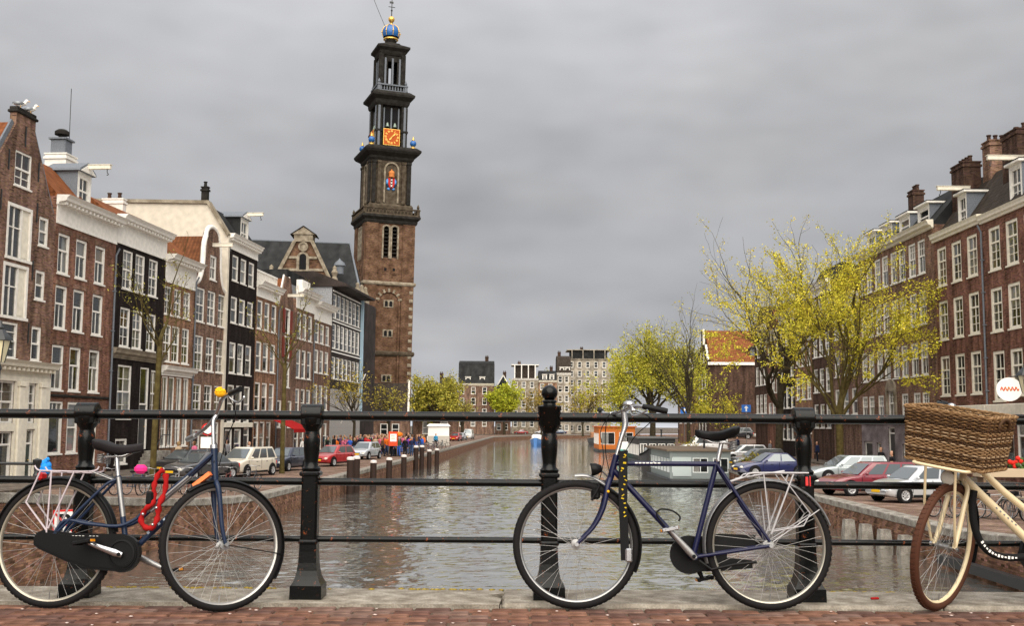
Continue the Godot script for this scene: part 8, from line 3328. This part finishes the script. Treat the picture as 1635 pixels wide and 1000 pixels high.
	for s in [-1.0, 1.0]:
		var lg := G.new()
		lg.tube([Vector3(s * 0.38, 0, 0.12), Vector3(s * 0.34, 1.0, 0.0)], 0.035, 6)
		put("leg", lg, sm(0.12, 0.08, 0.04, 0.7), o)
	var bp := G.new()
	bp.ball(Vector3(-10.3, 2.02, -100.9), 0.42, 12, 8, Vector3(1.0, 0.55, 0.5))
	tag(put("orange_umbrella", bp, sm(0.75, 0.20, 0.02, 0.6)), "small orange umbrella above the people at the red notice board", "umbrella")
	for q in [[20.0, 58.0, 90, 1, "black", "dark", 0, "behind the wine red estate car"], [22.9, 68.4, 120, 0, "black", "dark", 0, "right of the trunk of the big yellow green tree"], [25.5, 92.0, 100, 0, "navy", "dark", 0, "before the house fronts behind the fourth railing post"], [22.5, 96.0, 260, 4, "grey", "jeans", 1, "before the house fronts left of the fourth railing post"], [25.8, 126.0, 180, 0, "navy", "dark", 0, "at the corner of the side bridge"]]:
		person(meshes[q[3]], q, mats, skin_m, hairs, shoe, "%s haired person %s %s, %s top" % [hair_n[q[6]], acts[q[3]], q[7], q[4]])


func person(m: ArrayMesh, q: Array, mats: Dictionary, skin_m: Material, hairs: Array, shoe: Material, label: String) -> Node3D:
	var o := MeshInstance3D.new()
	o.name = numbered("person")
	o.mesh = m
	add_child(o)
	o.position = Vector3(q[0], 0.0 if absf(q[0]) < 17.0 else (0.12 if q[0] < -18.0 else 0.0), -q[1])
	o.rotation.y = deg_to_rad(q[2] - 180.0)
	var ms := [skin_m, hairs[q[6]], mats["t" + q[4]], mats["l" + q[5]], shoe]
	for k in 5:
		o.set_surface_override_material(k, ms[k])
	return tag(o, label, "person")


# ---------------------------------------------------------------- street furniture and small things
func plain_bike(o: Node3D, m: Material) -> void:
	for x in [-0.53, 0.53]:
		var w := G.new()
		var pts := []
		for k in 24:
			pts.append(Vector3(x + 0.335 * cos(TAU * k / 24), 0.35 + 0.335 * sin(TAU * k / 24), 0))
		w.tube(pts, 0.02, 6, false, true)
		var wn := put("wheel", w, M.rubber, o)
		var r := G.new()
		r.xf = Transform3D(Basis(Vector3(1, 0, 0), Vector3(0, 0, 1), Vector3(0, -1, 0)), Vector3(x, 0.35, 0))
		r.lathe([Vector2(0.31, -0.012), Vector2(0.325, -0.012), Vector2(0.325, 0.012), Vector2(0.31, 0.012), Vector2(0.31, -0.012)], 24)
		r.xf = Transform3D.IDENTITY
		for k in 10:
			r.tube([Vector3(x, 0.35, 0), Vector3(x + 0.315 * cos(TAU * k / 10), 0.35 + 0.315 * sin(TAU * k / 10), 0)], 0.004, 4, false)
		put("rim", r, M.steel, wn)
	var f := G.new()
	for q in [[-0.53, 0.35, -0.05, 0.3], [-0.53, 0.35, -0.18, 0.78], [-0.05, 0.3, -0.2, 0.85], [-0.05, 0.3, 0.38, 0.78], [-0.18, 0.78, 0.36, 0.82], [0.36, 0.9, 0.42, 0.7], [0.42, 0.7, 0.53, 0.35]]:
		f.tube([Vector3(q[0], q[1], 0), Vector3(q[2], q[3], 0)], 0.018, 6)
	put("frame", f, m, o)
	var s := G.new()
	s.ball(Vector3(-0.22, 0.92, 0), 0.12, 10, 6, Vector3(1.1, 0.4, 0.7))
	put("saddle", s, M.black_matt, o)
	var h := G.new()
	h.tube([Vector3(0.36, 0.9, 0), Vector3(0.34, 1.05, 0)], 0.013, 6)
	h.tube(smooth([Vector3(0.2, 1.06, -0.29), Vector3(0.33, 1.08, -0.2), Vector3(0.35, 1.05, 0), Vector3(0.33, 1.08, 0.2), Vector3(0.2, 1.06, 0.29)], 4), 0.013, 6)
	put("handlebar", h, M.chrome, o)
	var rk := G.new()
	rk.bx(-0.85, 0.735, -0.07, -0.35, 0.75, 0.07)
	rk.tube([Vector3(-0.75, 0.74, 0.06), Vector3(-0.53, 0.35, 0.05)], 0.006, 5)
	put("rack", rk, M.steel, o)


func lantern_post(label: String, x: float, d: float, y0: float, top: float) -> Node3D:
	var o := thing("street_lamp", label, "street lamp", Vector3(x, y0, -d))
	var p := G.new()
	p.lathe([Vector2(0.14, 0), Vector2(0.14, 0.5), Vector2(0.09, 0.6), Vector2(0.07, 1.2), Vector2(0.05, top - 0.75), Vector2(0.08, top - 0.7), Vector2(0.03, top - 0.55)], 12)
	put("post", p, M.iron_far, o)
	var fr := G.new()
	for k in 4:
		var a := TAU * (k + 0.5) / 4
		fr.tube([Vector3(0.13 * cos(a), top - 0.55, 0.13 * sin(a)), Vector3(0.25 * cos(a), top - 0.02, 0.25 * sin(a))], 0.014, 5)
	put("frame", fr, M.iron_far, o)
	var gl := G.new()
	gl.taper(Vector3(0, top - 0.54, 0), top - 0.03, 0.18, 0.18, 0.34, 0.34)
	put("lamp_glass", gl, sm(0.62, 0.55, 0.36, 0.3), o)
	var cp := G.new()
	cp.taper(Vector3(0, top - 0.02, 0), top + 0.06, 0.46, 0.46, 0.40, 0.40)
	cp.taper(Vector3(0, top + 0.06, 0), top + 0.24, 0.38, 0.38, 0.14, 0.14)
	cp.xf.origin = Vector3(0, top + 0.24, 0)
	cp.lathe([Vector2(0.06, 0), Vector2(0.09, 0.05), Vector2(0.05, 0.1), Vector2(0.03, 0.2), Vector2(0, 0.22)], 8)
	put("cap", cp, M.iron_far, o)
	return o


func sign_pole(o: Node3D, h: float) -> void:
	var p := G.new()
	p.tube([Vector3(0, 0, -0.04), Vector3(0, h, -0.04)], 0.03, 8)
	put("pole", p, M.steel, o)


func disc(r: float, t: float, z: float) -> G:
	var g := G.new()
	g.xf = Transform3D(Basis(Vector3(1, 0, 0), Vector3(0, 0, 1), Vector3(0, -1, 0)), Vector3(0, 0, z))
	g.lathe([Vector2(0, 0), Vector2(r, 0), Vector2(r, t), Vector2(0, t)], 28, 0.9)
	return g


func letter(par: Node3D, text: String, size: float, m: Material, x: Transform3D) -> void:
	var t := TextMesh.new()
	var f := SystemFont.new()
	f.font_names = PackedStringArray(["Droid Sans"])
	f.font_weight = 700
	t.font = f
	t.text = text
	t.font_size = 64
	t.pixel_size = size / 64.0
	t.depth = 0.01
	var o := MeshInstance3D.new()
	o.mesh = t
	o.material_override = m
	o.name = "lettering"
	par.add_child(o, true)
	o.transform = x


func make_furniture() -> void:
	lantern_post("old street lamp with cream glass at the edge of the picture before the gabled house", -12.25, 26.2, 1.28, 3.66)
	lantern_post("old street lamp before the white round shop sign", 15.75, 33.6, 0.0, 4.62)
	lantern_post("old street lamp before the low house at the foot of the tower", -13.2, 120.0, 0.0, 4.3)
	lantern_post("old street lamp right of the low house at the foot of the tower", -13.4, 150.0, 0.0, 4.4)
	lantern_post("old street lamp far along the church side quay before the olive green tree", -10.3, 158.0, 0.0, 4.4)
	# canal wall sign with a struck-out letter
	var o := thing("mooring_sign", "white sign with struck out letter P and a white plate below on the canal wall", "sign", Vector3(-11.75, 0.0, -29.3), deg_to_rad(38))
	var b := G.new()
	b.bx(-0.30, 0.0, -0.02, 0.30, 0.68, 0.0, 0.008)
	put("plate", b, sm(0.70, 0.68, 0.66, 0.5), o)
	var rb := G.new()
	for q in [[-0.30, 0.0, 0.30, 0.05], [-0.30, 0.63, 0.30, 0.68], [-0.30, 0.05, -0.25, 0.63], [0.25, 0.05, 0.30, 0.63]]:
		rb.bx(q[0], q[1], 0.001, q[2], q[3], 0.008)
	rb.bar(Vector3(-0.25, 0.60, 0.016), Vector3(0.25, 0.08, 0.016), 0.05, 0.008, Vector3(0, 0, 1))
	put("red_border", rb, M.red_refl, o)
	letter(o, "P", 0.62, M.shade, Transform3D(Basis.IDENTITY, Vector3(0.0, 0.34, 0.006)))
	var lp := G.new()
	lp.bx(-0.30, -0.40, -0.02, 0.30, -0.03, 0.0, 0.008)
	put("lower_plate", lp, sm(0.72, 0.68, 0.70, 0.5), o)
	for k in 4:
		var ln := G.new()
		ln.bx(-0.24, -0.12 - 0.075 * k, 0.001, 0.24 - 0.06 * (k % 2), -0.09 - 0.075 * k, 0.004)
		put("printed_line", ln, sm(0.2, 0.2, 0.22, 0.8), o)
	# round signs
	o = thing("round_shop_sign", "white round shop sign with red orange script hanging on the nearest right house", "sign", Vector3(25.9, 5.0, -57.2), deg_to_rad(-20))
	put("disc", disc(0.62, 0.1, -0.05), M.white_clean, o)
	R.seed = 6
	for k in 5:
		var sc := G.new()
		sc.tube(smooth([Vector3(-0.40 + 0.17 * k, -0.05, 0.056), Vector3(-0.36 + 0.17 * k, 0.12, 0.056), Vector3(-0.30 + 0.17 * k, 0.0, 0.056), Vector3(-0.26 + 0.17 * k, -0.07, 0.056), Vector3(-0.22 + 0.17 * k, 0.03, 0.056)], 4), 0.028, 5)
		put("script_stroke", sc, sm(0.70, 0.10 + 0.05 * (k % 3), 0.04, 0.6), o)
	var br := G.new()
	br.tube([Vector3(0, 0.66, 0), Vector3(0.9, 0.66, 0.3)], 0.03, 6)
	put("bracket", br, M.iron_far, o)
	o = thing("traffic_sign", "round white traffic sign with red ring above a white plate near the black house", "traffic sign", Vector3(-16.5, 0.0, -60.0))
	sign_pole(o, 2.9)
	var ring_g := disc(0.34, 0.02, 0.0)
	for k in ring_g.v.size():
		ring_g.v[k].y += 2.62
	put("red_ring", ring_g, M.red_refl, o)
	var wd := disc(0.25, 0.01, 0.021)
	for k in wd.v.size():
		wd.v[k].y += 2.62
	put("white_disc", wd, M.white_clean, o)
	var pl := G.new()
	pl.bx(-0.36, 1.6, -0.01, 0.36, 2.2, 0.01, 0.005)
	put("white_plate", pl, M.white_clean, o)
	for q in [[22.0, 140.0, "blue square traffic sign left of the low yellow leaved tree"], [25.6, 120.0, "blue square traffic sign at the side street corner"]]:
		o = thing("traffic_sign", q[2], "traffic sign", Vector3(q[0], 0.0, -q[1]))
		sign_pole(o, 5.3)
		pl = G.new()
		pl.bx(-0.5, 4.5, -0.02, 0.5, 5.3, 0.0, 0.01)
		put("blue_plate", pl, sm(0.02, 0.14, 0.50, 0.4), o)
		var ar := G.new()
		ar.prism(v2([-0.08, 4.6, 0.08, 4.6, 0.08, 4.95, 0.25, 4.95, 0.0, 5.2, -0.25, 4.95, -0.08, 4.95]), 0.001, 0.012)
		put("white_arrow", ar, M.white_clean, o)
	o = thing("blue_banner", "blue vertical banner on a pole at the corner of the side bridge", "banner", Vector3(28.3, 0.0, -127.0))
	sign_pole(o, 3.9)
	pl = G.new()
	pl.bx(0.0, 1.5, -0.03, 0.7, 3.9, -0.01)
	put("cloth", pl, sm(0.04, 0.16, 0.50, 0.7), o)
	o = thing("kiosk", "pale kiosk with white upper panels standing on the quay beyond the crowd", "kiosk", Vector3(-10.0, 0.0, -152.0), 0.05)
	var kb := G.new()
	kb.bx(-1.5, 0.0, -2.0, 1.5, 1.35, 0.0, 0.02)
	put("counter", kb, sm(0.46, 0.43, 0.38, 0.7), o)
	var ku := G.new()
	ku.bx(-1.45, 1.35, -1.95, 1.45, 2.7, -0.06, 0.02)
	put("upper_panel", ku, M.white_clean, o)
	var kr := G.new()
	kr.taper(Vector3(0, 2.7, -1.0), 3.0, 3.3, 2.4, 2.6, 1.6)
	put("kiosk_roof", kr, M.white_clean, o)
	# flag pole leaning over the street, red awning
	var fp := G.new()
	fp.tube([Vector3(-17.6, 3.0, -114.0), Vector3(-14.9, 8.0, -112.0)], 0.06, 6)
	tag(put("flag_pole", fp, M.white_clean), "bare white flag pole slanting out from the wide dark block", "flag pole")
	o = thing("red_awning", "red awning over the shop front right of the tall black house", "awning", Vector3(-20.6, 0.0, -91.5), LEFT_TURN)
	var aw := G.new()
	along_x(aw, v2([0.2, 3.5, 2.6, 2.5, 2.6, 2.2, 2.58, 2.2, 2.58, 2.46, 0.2, 3.46]), 0.2, 5.4)
	put("canvas", aw, M.red_cloth, o)
	for k in 2:
		var ps := G.new()
		ps.tube([Vector3(0.4 + 4.8 * k, 0, 2.5), Vector3(0.4 + 4.8 * k, 2.45, 2.5)], 0.03, 6)
		put("post", ps, M.steel, o)
	# bicycles on the quays
	var cols := [sm(0.02, 0.02, 0.022, 0.4), sm(0.05, 0.05, 0.06, 0.4), sm(0.14, 0.03, 0.025, 0.4), sm(0.03, 0.06, 0.12, 0.4), sm(0.3, 0.3, 0.3, 0.4)]
	R.seed = 17
	var spots := []
	var words := ["first", "second", "third", "fourth", "fifth", "sixth", "seventh", "eighth"]
	for k in 8:
		spots.append([-15.9 + 0.62 * k, 43.5 + 1.0 * (k % 2) + 0.7 * k, left_y(43.5 + 0.7 * k) + 0.0, 80.0 + R.randf_range(-18, 18), "%s from the black iron railing in the row before the black house" % words[k]])
	for k in 6:
		spots.append([14.7 + 0.55 * k, 37.6 - 0.55 * k, right_y(37.0 - 0.5 * k), 20.0 + R.randf_range(-25, 25), "%s from the canal edge in the cluster behind the cream bicycle" % words[k]])
	for k in 5:
		spots.append([-9.2 + 0.2 * k, 118.0 + 5.0 * k, 0.0, R.randf_range(-30, 30), "%s nearest in the line at the quay edge before the crowd" % words[k]])
	var src: Node3D = null
	for q in spots:
		if src == null:
			src = thing("parked_bicycle", "", "bicycle", Vector3.ZERO, 0.0, "bicycles parked on the quays")
			plain_bike(src, cols[0])
			src.position = Vector3(q[0], q[2], -q[1])
			src.rotation.y = deg_to_rad(q[3])
			src.set_meta("label", "plain bicycle, " + q[4])
			continue
		var c := copy(src, "plain bicycle, " + q[4], Vector3(q[0], q[2], -q[1]), deg_to_rad(q[3]))
		for ch in c.get_children():
			if String(ch.name).begins_with("frame"):
				ch.material_override = cols[R.randi() % 5]
	var bag := G.new()
	bag.box(Vector3(-14.9, left_y(44.6) + 1.05, -44.6), Vector3(0.50, 0.36, 0.34), 0.12)
	tag(put("pink_pannier", bag, sm(0.72, 0.03, 0.20, 0.6)), "bright pink pannier bag on a parked bicycle before the black house", "bag")
	var bb := G.new()
	bb.ball(Vector3(-15.55, left_y(37.0) + 0.92, -37.0), 0.24, 10, 7, Vector3(1, 0.6, 0.8))
	for k in 5:
		bb.ball(Vector3(-15.55 + 0.07 * sin(k * 2.1), left_y(37.0) + 1.0 + 0.07 * k, -37.0 + 0.05 * cos(k * 2.7)), 0.15 - 0.02 * k, 8, 6, Vector3(1, 1.2, 0.8))
	tag(put("blue_bag", bb, sm(0.02, 0.22, 0.62, 0.6)), "knotted bright blue plastic bag hanging at the black iron railing", "bag")
	# the railing of the side bridge
	o = thing("iron_railing", "black iron railing of the side bridge before the cream stone house front", "railing", Vector3(-21.5, left_y(36.0), -36.0), deg_to_rad(-4))
	for y in [1.12, 0.62]:
		var r := G.new()
		r.tube([Vector3(0, y, 0), Vector3(6.4, y, 0)], 0.05, 8)
		put("rail", r, M.iron_far, o)
	for k in 4:
		var ps := G.new()
		ps.xf.origin = Vector3(0.3 + 2.0 * k, 0, 0)
		ps.lathe([Vector2(0.14, 0), Vector2(0.14, 0.2), Vector2(0.09, 0.3), Vector2(0.09, 0.7), Vector2(0.12, 0.75), Vector2(0.08, 0.85), Vector2(0.10, 1.1), Vector2(0.14, 1.15), Vector2(0.14, 1.25), Vector2(0, 1.3)], 10)
		put("post", ps, M.iron_far, o)
	# terrace table and chairs, flower box
	for k in 3:
		var tb := thing("terrace_table", ["pale terrace table nearest the canal beyond the chain lock", "pale terrace table in the middle beyond the chain lock", "pale terrace table nearest the house fronts"][k], "table", Vector3(16.6 + 1.5 * k, right_y(36.0), -36.5 - 1.2 * k))
		var t := G.new()
		t.bx(-0.4, 0.70, -0.4, 0.4, 0.74, 0.4, 0.01)
		put("table_top", t, M.stone_pale, tb)
		for sx in [-1.0, 1.0]:
			for sz in [-1.0, 1.0]:
				var lg := G.new()
				lg.tube([Vector3(sx * 0.34, 0, sz * 0.34), Vector3(sx * 0.32, 0.70, sz * 0.32)], 0.022, 6)
				put("leg", lg, M.chrome, tb)
		for s in [-1.0, 1.0]:
			var ch := thing("terrace_chair", "dark terrace chair on the %s side of the %s terrace table" % ["canal" if s < 0 else "house", ["first", "second", "third"][k]], "chair", Vector3(16.6 + 1.5 * k + s * 0.68, right_y(36.0), -36.6 - 1.2 * k))
			var st := G.new()
			st.bx(-0.2, 0.43, -0.2, 0.2, 0.46, 0.2, 0.01)
			put("seat", st, M.black_matt, ch)
			var bk := G.new()
			bk.bx(s * 0.2 - 0.015, 0.5, -0.2, s * 0.2 + 0.015, 0.86, 0.2, 0.01)
			put("backrest", bk, M.black_matt, ch)
			for sx in [-1.0, 1.0]:
				for sz in [-1.0, 1.0]:
					var lg := G.new()
					lg.tube([Vector3(sx * 0.19, 0, sz * 0.19), Vector3(sx * 0.19, 0.86 if sx == s else 0.43, sz * 0.19)], 0.015, 5)
					put("leg", lg, M.chrome, ch)
	o = thing("flower_stall", "flower box with red flowers under the wicker basket edge", "flower box", Vector3(20.2, 0.1, -45.2))
	var bx_ := G.new()
	bx_.bx(-1.2, 0.9, -0.4, 1.2, 1.25, 0.4, 0.02)
	put("box", bx_, sm(0.45, 0.36, 0.25, 0.8), o)
	R.seed = 88
	var fl := G.new()
	var gr := G.new()
	for k in 60:
		var p := Vector3(R.randf_range(-1.1, 1.1), 1.3 + R.randf_range(0.0, 0.45), R.randf_range(-0.35, 0.4))
		if k % 3:
			gr.ball(p - Vector3(0, 0.1, 0), 0.10, 6, 4)
		else:
			fl.ball(p, 0.10, 7, 5)
	put("red_flowers", fl, sm(0.62, 0.03, 0.02, 0.7), o).set_meta("kind", "stuff")
	put("leaves", gr, sm(0.06, 0.10, 0.03, 0.8), o).set_meta("kind", "stuff")
	for s in [-1.0, 1.0]:
		var lg := G.new()
		lg.bx(s * 1.0 - 0.05, 0, -0.3, s * 1.0 + 0.05, 0.9, 0.3)
		put("leg", lg, sm(0.2, 0.14, 0.09, 0.8), o)
	# gulls on the gable cap
	for k in 2:
		var gx := 53.5 + 1.0 * k
		o = thing("gull", ["grey and white gull sitting on the gable cap, nearer one", "grey and white gull sitting on the gable cap, farther one"][k], "gull", Vector3(-24.05 + 0.09 * (gx - 58.0) - 0.17, 18.53, -gx), deg_to_rad(20.0 - 30.0 * k))
		var g := G.new()
		var rings := []
		for q in 11:
			var t := q / 10.0
			var rr := 0.13 * pow(sin(PI * clampf(0.06 + 0.90 * t, 0, 1)), 0.8) * (1.0 - 0.35 * t)
			var ring := PackedVector3Array()
			for a in 10:
				ring.append(Vector3(-0.34 + 0.62 * (1.0 - t), 0.22 + rr * sin(TAU * a / 10) + 0.06 * (1.0 - t) * (1.0 - t), rr * 0.9 * cos(TAU * a / 10)))
			rings.append(ring)
		g.loft(rings)
		g.ball(Vector3(0.27, 0.42, 0), 0.085, 10, 7, Vector3(1.15, 1, 0.9))
		g.tube([Vector3(0.18, 0.28, 0), Vector3(0.25, 0.38, 0)], [0.10, 0.075], 8)
		put("body", g, M.white_clean, o)
		for s in [-1.0, 1.0]:
			var w := G.new()
			w.ball(Vector3(-0.10, 0.27, s * 0.09), 0.2, 12, 6, Vector3(1.45, 0.45, 0.25))
			put("wing", w, sm(0.30, 0.32, 0.34, 0.7), o)
			var lg := G.new()
			lg.tube([Vector3(0.02, 0, s * 0.05), Vector3(0.0, 0.16, s * 0.05)], 0.012, 5)
			put("leg", lg, M.yellow, o)
		var bk := G.new()
		bk.tube([Vector3(0.33, 0.42, 0), Vector3(0.44, 0.40, 0)], [0.028, 0.008], 6)
		put("beak", bk, M.yellow, o)


func _ready() -> void:
	make_view()
	make_materials()
	make_ground()
	make_quays()
	make_bridge()
	make_left_row()
	make_right_row()
	make_tower()
	make_church()
	make_trees()
	make_cars()
	make_boats()
	make_bikes()
	make_people()
	make_furniture()
